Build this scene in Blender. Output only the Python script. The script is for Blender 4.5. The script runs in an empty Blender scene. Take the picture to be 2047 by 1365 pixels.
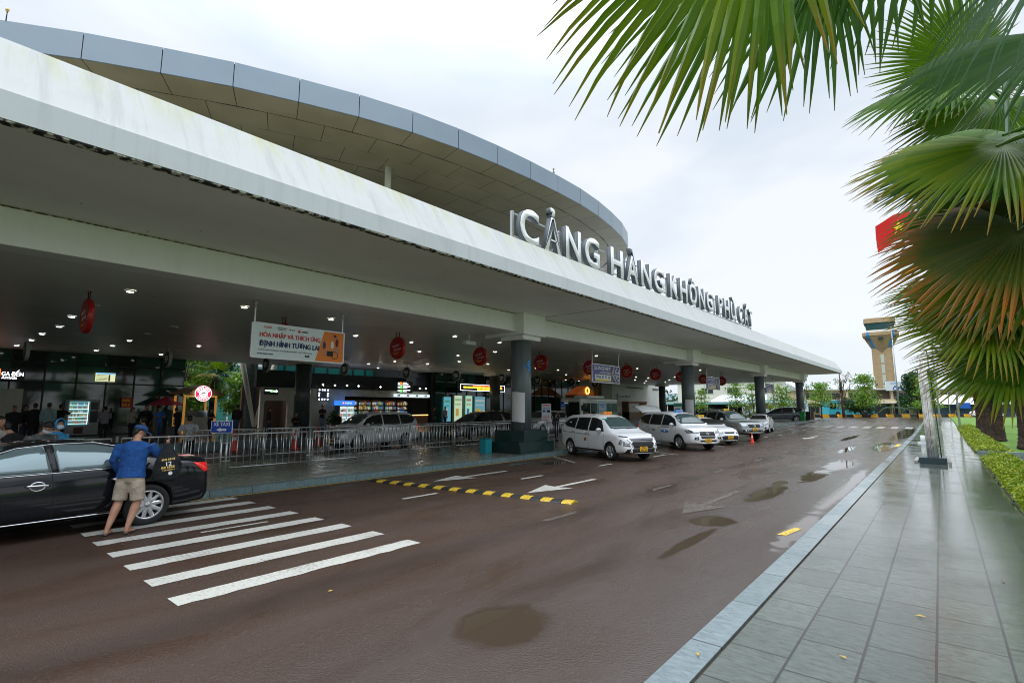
import bpy, bmesh, math, random
from mathutils import Vector, Matrix
from mathutils.bvhtree import BVHTree
R = math.radians
PI = math.pi
S = bpy.context.scene
COL = S.collection
random.seed(7)

# ---------------------------------------------------------------- camera, sky, sun, exposure
cam_d = bpy.data.cameras.new('camera')
cam_d.sensor_width = 36.0
cam_d.lens = 36.0 * 1020 / 2047
cam_d.clip_start = 0.05
cam_d.clip_end = 3000
cam = bpy.data.objects.new('camera', cam_d)
COL.objects.link(cam)
cam.location = (0, 0, 1.95)
cam.rotation_euler = (R(90 + 7.4566), 0, R(39.8138))
S.camera = cam

S.view_settings.view_transform = 'Standard'
S.view_settings.look = 'None'
S.view_settings.exposure = 0.78
S.view_settings.gamma = 1
S.cycles.use_denoising = True
S.cycles.use_adaptive_sampling = True
S.cycles.adaptive_threshold = 0.01
S.cycles.pixel_filter_type = 'BLACKMAN_HARRIS'
S.cycles.filter_width = 1.0
S.cycles.time_limit = 1000
S.cycles.max_bounces = 8
S.cycles.diffuse_bounces = 4
S.cycles.glossy_bounces = 4
S.cycles.transmission_bounces = 4
S.cycles.transparent_max_bounces = 12
S.cycles.sample_clamp_indirect = 6
S.cycles.caustics_refractive = False

W = bpy.data.worlds.new('World')
S.world = W
W.use_nodes = True
nt = W.node_tree
nt.nodes.clear()
def wn(t, **k):
    n = nt.nodes.new(t)
    for a, b in k.items(): setattr(n, a, b)
    return n
SUN_EL, SUN_ROT = R(58), R(200)
sky = wn('ShaderNodeTexSky', sky_type='NISHITA', sun_disc=False, sun_elevation=SUN_EL, sun_rotation=SUN_ROT)
tc = wn('ShaderNodeTexCoord')
mp = wn('ShaderNodeMapping'); mp.inputs['Scale'].default_value = (1.0, 1.0, 2.6)
nz = wn('ShaderNodeTexNoise'); nz.inputs['Scale'].default_value = 1.7; nz.inputs['Detail'].default_value = 5; nz.inputs['Roughness'].default_value = 0.5
nz.inputs['Distortion'].default_value = 0.3
cr = wn('ShaderNodeValToRGB')
cr.color_ramp.elements[0].position = 0.33; cr.color_ramp.elements[0].color = (4.0, 4.6, 5.25, 1)
cr.color_ramp.elements[1].position = 0.60; cr.color_ramp.elements[1].color = (5.6, 5.85, 6.2, 1)
mx = wn('ShaderNodeMix', data_type='RGBA'); mx.inputs['Factor'].default_value = 0.93
bg = wn('ShaderNodeBackground'); bg.inputs['Strength'].default_value = 0.1
wo = wn('ShaderNodeOutputWorld')
L = nt.links.new
L(tc.outputs['Generated'], mp.inputs['Vector']); L(mp.outputs['Vector'], nz.inputs['Vector'])
L(nz.outputs['Fac'], cr.inputs['Fac'])
L(sky.outputs['Color'], mx.inputs[6]); L(cr.outputs['Color'], mx.inputs[7])
# overcast skies are brightest overhead
sxyz = wn('ShaderNodeSeparateXYZ'); L(tc.outputs['Generated'], sxyz.inputs[0])
mr = wn('ShaderNodeMapRange', interpolation_type='SMOOTHSTEP')
for k_, v_ in (('From Min', .5), ('From Max', 1.0), ('To Min', 1.0), ('To Max', 3.8)): mr.inputs[k_].default_value = v_
L(sxyz.outputs['Z'], mr.inputs['Value'])
zm = wn('ShaderNodeVectorMath', operation='SCALE'); L(mx.outputs[2], zm.inputs[0]); L(mr.outputs['Result'], zm.inputs['Scale'])
L(zm.outputs['Vector'], bg.inputs['Color']); L(bg.outputs['Background'], wo.inputs['Surface'])

sd = bpy.data.lights.new('sun', 'SUN')
sd.energy = 0.9; sd.angle = R(25); sd.color = (1.0, 0.97, 0.93)
sun = bpy.data.objects.new('sun', sd); COL.objects.link(sun)
sdir = Vector((math.sin(SUN_ROT) * math.cos(SUN_EL), math.cos(SUN_ROT) * math.cos(SUN_EL), math.sin(SUN_EL)))
sun.rotation_euler = sdir.to_track_quat('Z', 'Y').to_euler()
sun.location = (0, 0, 30)

# ---------------------------------------------------------------- materials
MATS = {}
def mat(name, col, rough=0.5, metal=0.0, spec=0.5, coat=0.0, emit=None, es=1.0, var=None, bump=None, alpha=None, trans=0.0, ior=1.45, rvar=None):
    """var=(scale, second colour, detail, lo, hi); bump=(scale, strength, distance)"""
    if name in MATS: return MATS[name]
    m = bpy.data.materials.new(name); MATS[name] = m
    m.use_nodes = True
    t = m.node_tree; b = t.nodes['Principled BSDF']
    b.inputs['Base Color'].default_value = (*col, 1)
    b.inputs['Roughness'].default_value = rough
    b.inputs['Metallic'].default_value = metal
    b.inputs['Specular IOR Level'].default_value = spec
    b.inputs['Coat Weight'].default_value = coat
    b.inputs['Coat Roughness'].default_value = 0.03
    b.inputs['IOR'].default_value = ior
    b.inputs['Transmission Weight'].default_value = trans
    if emit:
        b.inputs['Emission Color'].default_value = (*emit, 1); b.inputs['Emission Strength'].default_value = es
    if var or bump or rvar:
        c = t.nodes.new('ShaderNodeTexCoord')
    if var:
        n = t.nodes.new('ShaderNodeTexNoise'); n.inputs['Scale'].default_value = var[0]; n.inputs['Detail'].default_value = var[2] if len(var) > 2 else 4
        r = t.nodes.new('ShaderNodeValToRGB')
        lo, hi = (var[3], var[4]) if len(var) > 4 else (0.4, 0.65)
        r.color_ramp.elements[0].position = lo; r.color_ramp.elements[1].position = hi
        r.color_ramp.elements[0].color = (*col, 1); r.color_ramp.elements[1].color = (*var[1], 1)
        t.links.new(c.outputs['Object'], n.inputs['Vector']); t.links.new(n.outputs['Fac'], r.inputs['Fac']); t.links.new(r.outputs['Color'], b.inputs['Base Color'])
    if rvar:
        n = t.nodes.new('ShaderNodeTexNoise'); n.inputs['Scale'].default_value = rvar[0]; n.inputs['Detail'].default_value = 5
        r = t.nodes.new('ShaderNodeMapRange'); r.inputs['From Min'].default_value = .35; r.inputs['From Max'].default_value = .65
        r.inputs['To Min'].default_value = rvar[1]; r.inputs['To Max'].default_value = rvar[2]
        t.links.new(c.outputs['Object'], n.inputs['Vector']); t.links.new(n.outputs['Fac'], r.inputs['Value']); t.links.new(r.outputs['Result'], b.inputs['Roughness'])
    if bump:
        n = t.nodes.new('ShaderNodeTexNoise'); n.inputs['Scale'].default_value = bump[0]; n.inputs['Detail'].default_value = 3
        u = t.nodes.new('ShaderNodeBump'); u.inputs['Strength'].default_value = bump[1]; u.inputs['Distance'].default_value = bump[2]
        t.links.new(c.outputs['Object'], n.inputs['Vector']); t.links.new(n.outputs['Fac'], u.inputs['Height']); t.links.new(u.outputs['Normal'], b.inputs['Normal'])
    return m

def nodes_of(m):
    return m.node_tree, m.node_tree.nodes['Principled BSDF']

class NB:   # tiny node builder
    def __init__(s, m): s.t = m.node_tree; s.b = s.t.nodes['Principled BSDF']
    def n(s, typ, ins=None, **k):
        q = s.t.nodes.new(typ)
        for a, b in k.items(): setattr(q, a, b)
        for a, b in (ins or {}).items():
            if isinstance(b, (int, float, tuple)): q.inputs[a].default_value = b
            else: s.t.links.new(b, q.inputs[a])
        return q
    def ramp(s, fac, stops):
        q = s.t.nodes.new('ShaderNodeValToRGB'); e = q.color_ramp.elements
        while len(e) < len(stops): e.new(0.5)
        for i, (p, c) in enumerate(stops):
            e[i].position = p; e[i].color = (*c, 1) if isinstance(c, tuple) else (c, c, c, 1)
        s.t.links.new(fac, q.inputs['Fac']); return q.outputs['Color']
    def mix(s, fac, a, b, bt='MIX'):
        q = s.t.nodes.new('ShaderNodeMix'); q.data_type = 'RGBA'; q.blend_type = bt
        for i, v in ((0, fac), (6, a), (7, b)):
            if isinstance(v, tuple): q.inputs[i].default_value = (*v, 1)
            elif isinstance(v, (int, float)): q.inputs[i].default_value = v
            else: s.t.links.new(v, q.inputs[i])
        return q.outputs[2]
    def link(s, a, b): s.t.links.new(a, s.b.inputs[b])

# ---------------------------------------------------------------- mesh helpers
class MB:
    """collects geometry; build() links it as ONE mesh object"""
    def __init__(s): s.v = []; s.f = []; s.m = []; s.mats = []; s.uv = {}; s.smooth = []
    def mi(s, m):
        if m is None: return 0
        if m not in s.mats: s.mats.append(m)
        return s.mats.index(m)
    def add(s, vs, fs, m=None, smooth=False):
        o = len(s.v); s.v += [tuple(v) for v in vs]; k = s.mi(m)
        for f in fs: s.f.append(tuple(o + i for i in f)); s.m.append(k); s.smooth.append(smooth)
        return s
    def box(s, x0, x1, y0, y1, z0, z1, m=None):
        v = [(x, y, z) for x in (x0, x1) for y in (y0, y1) for z in (z0, z1)]
        return s.add(v, [(0, 1, 3, 2), (4, 6, 7, 5), (0, 4, 5, 1), (2, 3, 7, 6), (0, 2, 6, 4), (1, 5, 7, 3)], m)
    def obox(s, M, sx, sy, sz, m=None):
        v = [M @ Vector((x, y, z)) for x in (-sx / 2, sx / 2) for y in (-sy / 2, sy / 2) for z in (-sz / 2, sz / 2)]
        return s.add(v, [(0, 1, 3, 2), (4, 6, 7, 5), (0, 4, 5, 1), (2, 3, 7, 6), (0, 2, 6, 4), (1, 5, 7, 3)], m)
    def tube(s, pts, r, m=None, n=8, caps=True, smooth=True):
        pts = [Vector(p) for p in pts]; rs = r if isinstance(r, (list, tuple)) else [r] * len(pts)
        vs = []; fs = []; prev = None
        for i, p in enumerate(pts):
            d = (pts[min(i + 1, len(pts) - 1)] - pts[max(i - 1, 0)])
            d = d.normalized() if d.length > 1e-9 else Vector((0, 0, 1))
            if prev is None:
                a = d.orthogonal().normalized()
                if abs(d.z) > .99: a = Vector((1, 0, 0))
            else:
                a = (prev - d * prev.dot(d)); a = a.normalized() if a.length > 1e-6 else d.orthogonal().normalized()
            prev = a; b = d.cross(a)
            for k in range(n):
                t = 2 * PI * k / n; vs.append(p + (a * math.cos(t) + b * math.sin(t)) * rs[i])
        for i in range(len(pts) - 1):
            for k in range(n):
                fs.append((i * n + k, i * n + (k + 1) % n, (i + 1) * n + (k + 1) % n, (i + 1) * n + k))
        s.add(vs, fs, m, smooth)
        if caps:
            o = len(s.v) - len(vs); k = s.mi(m)
            s.f.append(tuple(o + i for i in reversed(range(n)))); s.m.append(k); s.smooth.append(False)
            s.f.append(tuple(o + (len(pts) - 1) * n + i for i in range(n))); s.m.append(k); s.smooth.append(False)
        return s
    def cyl(s, x, y, z0, z1, r, m=None, n=24, r2=None):
        return s.tube([(x, y, z0), (x, y, z1)], [r, r if r2 is None else r2], m, n)
    def prism(s, poly, f, h, m=None):
        """poly: list of 2-tuples; f(u,v,w)->point ; extruded w 0..h"""
        n = len(poly); vs = [f(u, v, 0) for u, v in poly] + [f(u, v, h) for u, v in poly]
        fs = [tuple(reversed(range(n))), tuple(range(n, 2 * n))] + [(i, (i + 1) % n, n + (i + 1) % n, n + i) for i in range(n)]
        return s.add(vs, fs, m)
    def lathe(s, prof, c=(0, 0, 0), m=None, n=24, smooth=True):
        vs = []; fs = []
        for (r, z) in prof:
            for k in range(n):
                t = 2 * PI * k / n; vs.append((c[0] + r * math.cos(t), c[1] + r * math.sin(t), c[2] + z))
        for i in range(len(prof) - 1):
            for k in range(n): fs.append((i * n + k, i * n + (k + 1) % n, (i + 1) * n + (k + 1) % n, (i + 1) * n + k))
        return s.add(vs, fs, m, smooth)
    def build(s, name, m=None, parent=None, **tags):
        me = bpy.data.meshes.new(name); me.from_pydata(s.v, [], s.f)
        ms = s.mats or ([m] if m else [])
        for q in ms: me.materials.append(q)
        if s.mats: me.polygons.foreach_set('material_index', s.m)
        me.polygons.foreach_set('use_smooth', s.smooth)
        me.update()
        o = bpy.data.objects.new(name, me); COL.objects.link(o)
        if parent: o.parent = parent
        if tags: tag(o, **tags)
        return o

def tag(o, label=None, cat=None, group=None, kind=None):
    if label: o['label'] = label
    if cat: o['category'] = cat
    if group: o['group'] = group
    if kind: o['kind'] = kind
    return o
def empty(name, loc=(0, 0, 0), rz=0, label=None, cat=None, group=None):
    o = bpy.data.objects.new(name, None); COL.objects.link(o); o.location = loc; o.rotation_euler = (0, 0, rz)
    o.empty_display_size = .2
    return tag(o, label, cat, group)
def kids(o): return [c for c in bpy.data.objects if c.parent == o]
def copy_tree(o, parent=None, loc=None, rz=None, label=None):
    c = o.copy(); COL.objects.link(c); c.parent = parent
    if loc is not None: c.location = loc
    if rz is not None: c.rotation_euler = (0, 0, rz)
    if label: c['label'] = label
    for ch in kids(o): copy_tree(ch, c)
    return c
def bevel(o, w=.01, seg=2, ang=30):
    bm = bmesh.new(); bm.from_mesh(o.data)
    es = [e for e in bm.edges if len(e.link_faces) == 2 and e.calc_face_angle(0) > R(ang)]
    bmesh.ops.bevel(bm, geom=es, offset=w, segments=seg, profile=.6, affect='EDGES', clamp_overlap=True)
    bm.to_mesh(o.data); bm.free(); return o
def ev_mesh(o):
    """apply modifiers into plain mesh data"""
    dg = bpy.context.evaluated_depsgraph_get(); e = o.evaluated_get(dg)
    me = bpy.data.meshes.new_from_object(e); o.modifiers.clear(); o.data = me; return o

def text_mesh(txt, size=1.0, bold=0.0, extrude=0.0, shear=0.0, spacing=1.0, lines=1.0, align='LEFT'):
    c = bpy.data.curves.new('txt', 'FONT'); c.body = txt; c.size = size; c.offset = bold; c.extrude = extrude; c.shear = shear
    c.space_character = spacing; c.space_line = lines; c.align_x = align; c.resolution_u = 4
    o = bpy.data.objects.new('txt', c); COL.objects.link(o)
    dg = bpy.context.evaluated_depsgraph_get(); me = bpy.data.meshes.new_from_object(o.evaluated_get(dg))
    bpy.data.objects.remove(o); bpy.data.curves.remove(c)
    return me
def put_text(name, txt, M, w=None, h=None, m=None, parent=None, bold=0.0, extrude=0.002, center=True, shear=0.0, anchor=None, **tags):
    """text in the XY plane of matrix M, scaled to width w and/or height h, centred on M's origin"""
    me = text_mesh(txt, 1.0, 0.0, 0.0, shear)
    if not me.vertices: return None
    xs = [v.co.x for v in me.vertices]; ys = [v.co.y for v in me.vertices]
    x0, x1, y0, y1 = min(xs), max(xs), min(ys), max(ys)
    sx = w / (x1 - x0) if w else None; sy = h / (y1 - y0) if h else None
    sx = sx or sy; sy = sy or sx
    bm = bmesh.new(); bm.from_mesh(me)
    if extrude > 0:
        r = bmesh.ops.extrude_face_region(bm, geom=bm.faces[:])
        for v in [g for g in r['geom'] if isinstance(g, bmesh.types.BMVert)]: v.co.z += extrude
    cx, cy = ((x0 + x1) / 2, (y0 + y1) / 2) if center else (x0, y0)
    for v in bm.verts: v.co.x = (v.co.x - cx) * sx; v.co.y = (v.co.y - cy) * sy
    if bold > 0:      # heavier strokes: shifted copies, each a hair above the last
        src = [f for f in bm.faces]
        for i_, (dx_, dy_) in enumerate(((-bold, 0), (bold, 0), (-bold * .5, -bold * .35), (bold * .5, bold * .35))):
            r = bmesh.ops.duplicate(bm, geom=src)
            for v in [g for g in r['geom'] if isinstance(g, bmesh.types.BMVert)]: v.co += Vector((dx_ * sx, dy_ * sy, (i_ + 1) * .0006))
    bmesh.ops.recalc_face_normals(bm, faces=bm.faces)
    bm.to_mesh(me); bm.free()
    me.materials.clear()
    if m: me.materials.append(m)
    me.transform(M)
    me.name = name
    o = bpy.data.objects.new(name, me); COL.objects.link(o)
    if parent: o.parent = parent
    if tags: tag(o, **tags)
    return o
def MX(o, xa, ya):
    """matrix with origin o and local x,y axes"""
    x = Vector(xa).normalized(); y = Vector(ya); y = (y - x * y.dot(x)).normalized(); z = x.cross(y)
    m = Matrix((x, y, z)).transposed().to_4x4(); m.translation = Vector(o); return m

def gz(y):
    """the ground rises slightly at the far end of the forecourt"""
    t = min(1, max(0, (y - 42) / 36)); return .36 * t * t * (3 - 2 * t)
YS = [-30, -20, -12, -6, 0, 6, 12, 18, 24, 30, 36, 42, 45, 48, 51, 54, 57, 60, 63, 66, 69, 72, 75, 78, 84, 92, 100, 112]
def strip(name, x0, x1, z, y0, y1, m, kind='structure', dx=None, **tg):
    """a sheet along the road following gz()"""
    ys = sorted(set([y0, y1] + [y for y in YS if y0 < y < y1]))
    b = MB(); vs = []
    for y in ys: vs += [(x0, y, z + gz(y)), (x1, y, z + gz(y))]
    b.add(vs, [(2 * i, 2 * i + 1, 2 * i + 3, 2 * i + 2) for i in range(len(ys) - 1)])
    return tag(b.build(name, m), kind=kind, **tg)
def slab(name, x0, x1, z0, z1, y0, y1, m, kind='structure', b=None):
    ys = sorted(set([y0, y1] + [y for y in YS if y0 < y < y1])); b = b or MB(); vs = []
    for y in ys: g = gz(y); vs += [(x0, y, z0 + g), (x1, y, z0 + g), (x1, y, z1 + g), (x0, y, z1 + g)]
    fs = []
    for i in range(len(ys) - 1):
        for k in range(4): fs.append((4 * i + k, 4 * i + (k + 1) % 4, 4 * i + 4 + (k + 1) % 4, 4 * i + 4 + k))
    n = len(ys) - 1; fs += [(0, 3, 2, 1), (4 * n, 4 * n + 1, 4 * n + 2, 4 * n + 3)]
    b.add(vs, fs)
    return tag(b.build(name, m), kind=kind)
# ================================================================ ground surfaces
def m_asphalt(name, c1, c2, r_lo, r_hi, pud=None):
    m = mat(name, c1, .3); n = NB(m)
    geo = n.n('ShaderNodeNewGeometry'); P = geo.outputs['Position']
    big = n.n('ShaderNodeTexNoise', {'Vector': n.n('ShaderNodeMapping', {'Vector': P, 'Scale': (.55, .16, 1.)}).outputs[0], 'Scale': 1.0, 'Detail': 5., 'Roughness': .6})
    mid = n.n('ShaderNodeTexNoise', {'Vector': P, 'Scale': 34., 'Detail': 4., 'Roughness': .75})
    st0 = n.n('ShaderNodeTexNoise', {'Vector': n.n('ShaderNodeMapping', {'Vector': P, 'Scale': (.2, .12, 1.)}).outputs[0], 'Scale': 1.2, 'Detail': 2.})
    fine = n.n('ShaderNodeTexNoise', {'Vector': P, 'Scale': 210., 'Detail': 2.})
    vor = n.n('ShaderNodeTexVoronoi', {'Vector': P, 'Scale': 62.})
    base = n.mix(n.ramp(big.outputs['Fac'], [(.38, 0.), (.62, 1.)]), c1, c2)
    base = n.mix(n.ramp(mid.outputs['Fac'], [(.44, 0.), (.60, .9)]), base, tuple(c * .35 for c in c2))
    chips = n.ramp(vor.outputs['Color'], [(.58, 0.), (.85, 1.)])
    spots = n.n('ShaderNodeMath', {0: n.ramp(vor.outputs['Distance'], [(.12, 1.), (.34, 0.)]), 1: chips}, operation='MULTIPLY').outputs[0]
    base = n.mix(n.n('ShaderNodeMath', {0: spots, 1: .8}, operation='MULTIPLY').outputs[0], base, (.34, .29, .25))
    base = n.mix(n.ramp(fine.outputs['Fac'], [(.40, 0.), (.68, .8)]), base, tuple(c * 1.8 for c in c1))
    sx0 = n.n('ShaderNodeSeparateXYZ', {0: P}).outputs['X']
    wob = n.n('ShaderNodeMath', {0: st0.outputs['Fac'], 1: .9, 2: sx0}, operation='MULTIPLY_ADD').outputs[0]
    for bx, bw, bs_ in ((-4.95, .28, .45), (-8.1, .5, .22), (-6.4, .35, .15), (-2.9, .3, .18)):     # darker bands worn along the lanes
        dd = n.n('ShaderNodeMath', {0: n.n('ShaderNodeMath', {0: wob, 1: bx}, operation='SUBTRACT').outputs[0]}, operation='ABSOLUTE').outputs[0]
        mk = n.n('ShaderNodeMapRange', {'Value': dd, 'From Min': bw * .2, 'From Max': bw * 1.6, 'To Min': bs_, 'To Max': 0.}).outputs['Result']
        base = n.mix(mk, base, tuple(c * .35 for c in c1))
    lt = n.n('ShaderNodeMapRange', {'Value': sx0, 'From Min': -5.5, 'From Max': -2., 'To Min': 0., 'To Max': .55}).outputs['Result']
    base = n.mix(n.n('ShaderNodeMath', {0: lt, 1: n.ramp(big.outputs['Fac'], [(.36, .2), (.6, 1.)])}, operation='MULTIPLY').outputs[0], base, (.085, .075, .072))
    col_out = base
    # wetter towards the right-hand gutter, with long streaks and tyre-dried bands
    sep = n.n('ShaderNodeSeparateXYZ', {0: P})
    wet = n.n('ShaderNodeMapRange', {'Value': sep.outputs['X'], 'From Min': -6.5, 'From Max': -2.0, 'To Min': 0., 'To Max': .8}).outputs['Result']
    far = n.n('ShaderNodeMapRange', {'Value': sep.outputs['Y'], 'From Min': 6., 'From Max': 40., 'To Min': 0., 'To Max': .45}).outputs['Result']
    st = n.n('ShaderNodeTexNoise', {'Vector': n.n('ShaderNodeMapping', {'Vector': P, 'Scale': (.9, .28, 1.)}).outputs[0], 'Scale': 1.3, 'Detail': 6., 'Roughness': .55, 'Distortion': .6})
    sm = n.n('ShaderNodeMath', {0: n.n('ShaderNodeMath', {0: wet, 1: far}, operation='ADD').outputs[0], 1: n.ramp(st.outputs['Fac'], [(.36, 0.), (.66, .75)])}, operation='ADD').outputs[0]
    rr = n.n('ShaderNodeMapRange', {'Value': sm, 'From Min': 0., 'From Max': 1.2, 'To Min': r_hi, 'To Max': r_lo}).outputs['Result']
    if pud:      # shallow muddy puddles with ragged shores
        pn = n.n('ShaderNodeTexNoise', {'Vector': P, 'Scale': 2.6, 'Detail': 7., 'Roughness': .62})
        nn = n.n('ShaderNodeMath', {0: pn.outputs['Fac'], 1: .5}, operation='SUBTRACT').outputs[0]
        best = None
        for (px, py, pa, pc, pr) in pud:
            mpn = n.n('ShaderNodeMapping', {'Vector': n.n('ShaderNodeVectorMath', {0: P, 1: (px, py, 0.)}, operation='SUBTRACT').outputs[0], 'Rotation': (0., 0., pr), 'Scale': (1 / pa, 1 / pc, 0.)})
            ln = n.n('ShaderNodeVectorMath', {0: mpn.outputs[0]}, operation='LENGTH').outputs['Value']
            k = .9 if pc < 1 else 1.9
            d = n.n('ShaderNodeMath', {0: nn, 1: k, 2: ln}, operation='MULTIPLY_ADD').outputs[0]
            best = d if best is None else n.n('ShaderNodeMath', {0: best, 1: d}, operation='MINIMUM').outputs[0]
        pm = n.n('ShaderNodeMapRange', {'Value': best, 'From Min': .90, 'From Max': 1.06, 'To Min': 1., 'To Max': 0.}).outputs['Result']
        rim = n.n('ShaderNodeMapRange', {'Value': best, 'From Min': 1.0, 'From Max': 1.25, 'To Min': .55, 'To Max': 0.}).outputs['Result']
        col_out = n.mix(rim, col_out, (.045, .032, .026)); col_out = n.mix(pm, col_out, (.050, .034, .023))
        dr = n.n('ShaderNodeMapRange', {'Value': best, 'From Min': .92, 'From Max': 1.35, 'To Min': 0., 'To Max': 1.}).outputs['Result']
        rr = n.n('ShaderNodeMath', {0: n.n('ShaderNodeMath', {0: rr, 1: dr}, operation='MULTIPLY').outputs[0], 1: .03}, operation='ADD').outputs[0]
    n.link(col_out, 'Base Color')
    n.link(rr, 'Roughness')
    bs = n.n('ShaderNodeMapRange', {'Value': sm, 'From Min': 0., 'From Max': 1.2, 'To Min': .95, 'To Max': .30}).outputs['Result']
    if pud: bs = n.n('ShaderNodeMath', {0: bs, 1: dr}, operation='MULTIPLY').outputs[0]
    hgt = n.n('ShaderNodeMath', {0: fine.outputs['Fac'], 1: vor.outputs['Distance']}, operation='ADD').outputs[0]
    bp = n.n('ShaderNodeBump', {'Height': hgt, 'Strength': bs, 'Distance': .007})
    n.link(bp.outputs['Normal'], 'Normal')
    m.node_tree.nodes['Principled BSDF'].inputs['Specular IOR Level'].default_value = .5
    return m
PUD = [(-3.22, 3.75, .36, .42, 0), (-3.22, 9.35, .32, .44, 0), (-3.0, 7.75, .10, .95, .12), (-3.25, 13.3, .26, 1.35, .08), (-3.0, 17.5, .28, 1.8, -.05), (-3.42, 15.1, .14, .55, .2), (-2.85, 21.4, .42, 2.0, 0),
       (-2.0, 15.5, .17, 4.2, .02), (-1.95, 9.6, .16, 1.5, .03), (-2.4, 33, .42, 3.6, 0), (-3.6, 29.5, .2, 2.6, .05), (-2.3, 50, .5, 10, 0), (-4.8, 41, .25, 4, .05), (-10.9, 15.4, .42, .7, 0), (-11.6, 14.3, .2, .5, .3)]
M_ASPH = m_asphalt('wet_asphalt', (.040, .0205, .0125), (.058, .034, .022), .10, .56, PUD)
M_LANE = m_asphalt('lane_asphalt', (.035, .033, .031), (.05, .046, .042), .2, .45)

def m_tiles(name, c1, c2, bw, rh, r_lo, r_hi, rot=True, joint=.0088, off=.31, green=True):
    m = mat(name, c1, .2); n = NB(m)
    P = n.n('ShaderNodeNewGeometry').outputs['Position']
    sp = n.n('ShaderNodeSeparateXYZ', {0: P})
    xx = n.n('ShaderNodeMath', {0: sp.outputs['X'], 1: 20 * rh + 1.0 - 2 * rh}, operation='ADD').outputs[0]
    cv = n.n('ShaderNodeCombineXYZ', {0: sp.outputs['Y'], 1: xx, 2: 0.})
    br = n.n('ShaderNodeTexBrick', {'Vector': cv.outputs[0], 'Color1': (.15, .15, .15, 1), 'Color2': (.9, .9, .9, 1), 'Mortar': (0., 0., 0., 1), 'Scale': 1., 'Mortar Size': joint, 'Mortar Smooth': .15, 'Brick Width': bw, 'Row Height': rh})
    br.offset = off; br.offset_frequency = 2
    tone = n.mix(br.outputs['Color'], c1, c2)
    cloud = n.n('ShaderNodeTexNoise', {'Vector': n.n('ShaderNodeMapping', {'Vector': P, 'Scale': (1.2, 3.2, 1.)}).outputs[0], 'Scale': 7., 'Detail': 7., 'Roughness': .7})
    tone = n.mix(n.ramp(cloud.outputs['Fac'], [(.38, .75), (.62, 0.)]), tone, tuple(c * .45 for c in c1))
    gr = n.n('ShaderNodeTexNoise', {'Vector': P, 'Scale': 180., 'Detail': 2.})
    tone = n.mix(n.ramp(gr.outputs['Fac'], [(.5, 0.), (.72, .7)]), tone, tuple(min(1, c * 1.7) for c in c2))
    if green:  # green reflection of the palms painted into the right-hand slabs
        moss_palm_reflect = n.n('ShaderNodeTexNoise', {'Vector': P, 'Scale': .8, 'Detail': 4.})
        mg = n.n('ShaderNodeMapRange', {'Value': sp.outputs['X'], 'From Min': -.3, 'From Max': .9, 'To Min': 0., 'To Max': .95}).outputs['Result']
        mm = n.n('ShaderNodeMath', {0: mg, 1: moss_palm_reflect.outputs['Fac']}, operation='MULTIPLY').outputs[0]
        tone = n.mix(mm, tone, (.06, .085, .03))
    tone = n.mix(n.n('ShaderNodeMath', {0: br.outputs['Fac'], 1: .92}, operation='MULTIPLY').outputs[0], tone, (.02, .019, .016))
    n.link(tone, 'Base Color')
    rn = n.n('ShaderNodeTexNoise', {'Vector': n.n('ShaderNodeMapping', {'Vector': P, 'Scale': (1., .9, 1.)}).outputs[0], 'Scale': 1.1, 'Detail': 6., 'Roughness': .62})
    far = n.n('ShaderNodeMapRange', {'Value': sp.outputs['Y'], 'From Min': 5., 'From Max': 12., 'To Min': 0., 'To Max': .30}).outputs['Result']
    sm = n.n('ShaderNodeMath', {0: far, 1: n.ramp(rn.outputs['Fac'], [(.36, 0.), (.62, .8)])}, operation='ADD').outputs[0]
    n.link(n.n('ShaderNodeMapRange', {'Value': sm, 'From Min': 0., 'From Max': 1., 'To Min': r_hi, 'To Max': r_lo}).outputs['Result'], 'Roughness')
    inv = n.n('ShaderNodeMath', {0: 1., 1: br.outputs['Fac']}, operation='SUBTRACT').outputs[0]
    tilt = n.n('ShaderNodeMath', {0: br.outputs['Color'], 1: .25}, operation='MULTIPLY').outputs[0]
    hh = n.n('ShaderNodeMath', {0: inv, 1: n.n('ShaderNodeMath', {0: cloud.outputs['Fac'], 1: .5}, operation='MULTIPLY').outputs[0]}, operation='ADD').outputs[0]
    n.link(n.n('ShaderNodeBump', {'Height': hh, 'Strength': .35, 'Distance': .006}).outputs['Normal'], 'Normal')
    return m
M_TILE = m_tiles('wet_slate_tiles', (.060, .076, .064), (.112, .134, .116), .62, .413, .05, .26)
M_WALK = m_tiles('walkway_tiles', (.21, .215, .175), (.27, .275, .225), .4, .4, .16, .40, green=False)
M_KERB = m_tiles('kerb_stone', (.15, .195, .205), (.20, .25, .265), 1.05, 40., .12, .34, joint=.008, off=0, green=False)
M_KERB2 = m_tiles('blue_kerb_stone', (.11, .17, .18), (.16, .24, .25), .92, 40., .25, .4, joint=.008, off=0, green=False)
M_PLAT = m_tiles('platform_tiles', (.10, .10, .095), (.14, .14, .13), .6, .6, .15, .3, green=False)
M_SOIL = mat('dark_soil', (.035, .026, .018), .9, var=(6, (.06, .045, .03)))
M_FIELD = mat('field_green', (.05, .075, .025), .9, var=(.4, (.08, .09, .04)))
M_WHITE_PAINT = mat('road_paint', (.62, .62, .56), .42); n = NB(M_WHITE_PAINT)
P = n.n('ShaderNodeNewGeometry').outputs['Position']
w1 = n.n('ShaderNodeTexNoise', {'Vector': P, 'Scale': 26., 'Detail': 8., 'Roughness': .75})
w2 = n.n('ShaderNodeTexNoise', {'Vector': P, 'Scale': 1.3, 'Detail': 3.})
wsum = n.n('ShaderNodeMath', {0: w1.outputs['Fac'], 1: n.n('ShaderNodeMath', {0: w2.outputs['Fac'], 1: .35}, operation='MULTIPLY').outputs[0]}, operation='ADD').outputs[0]
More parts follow.
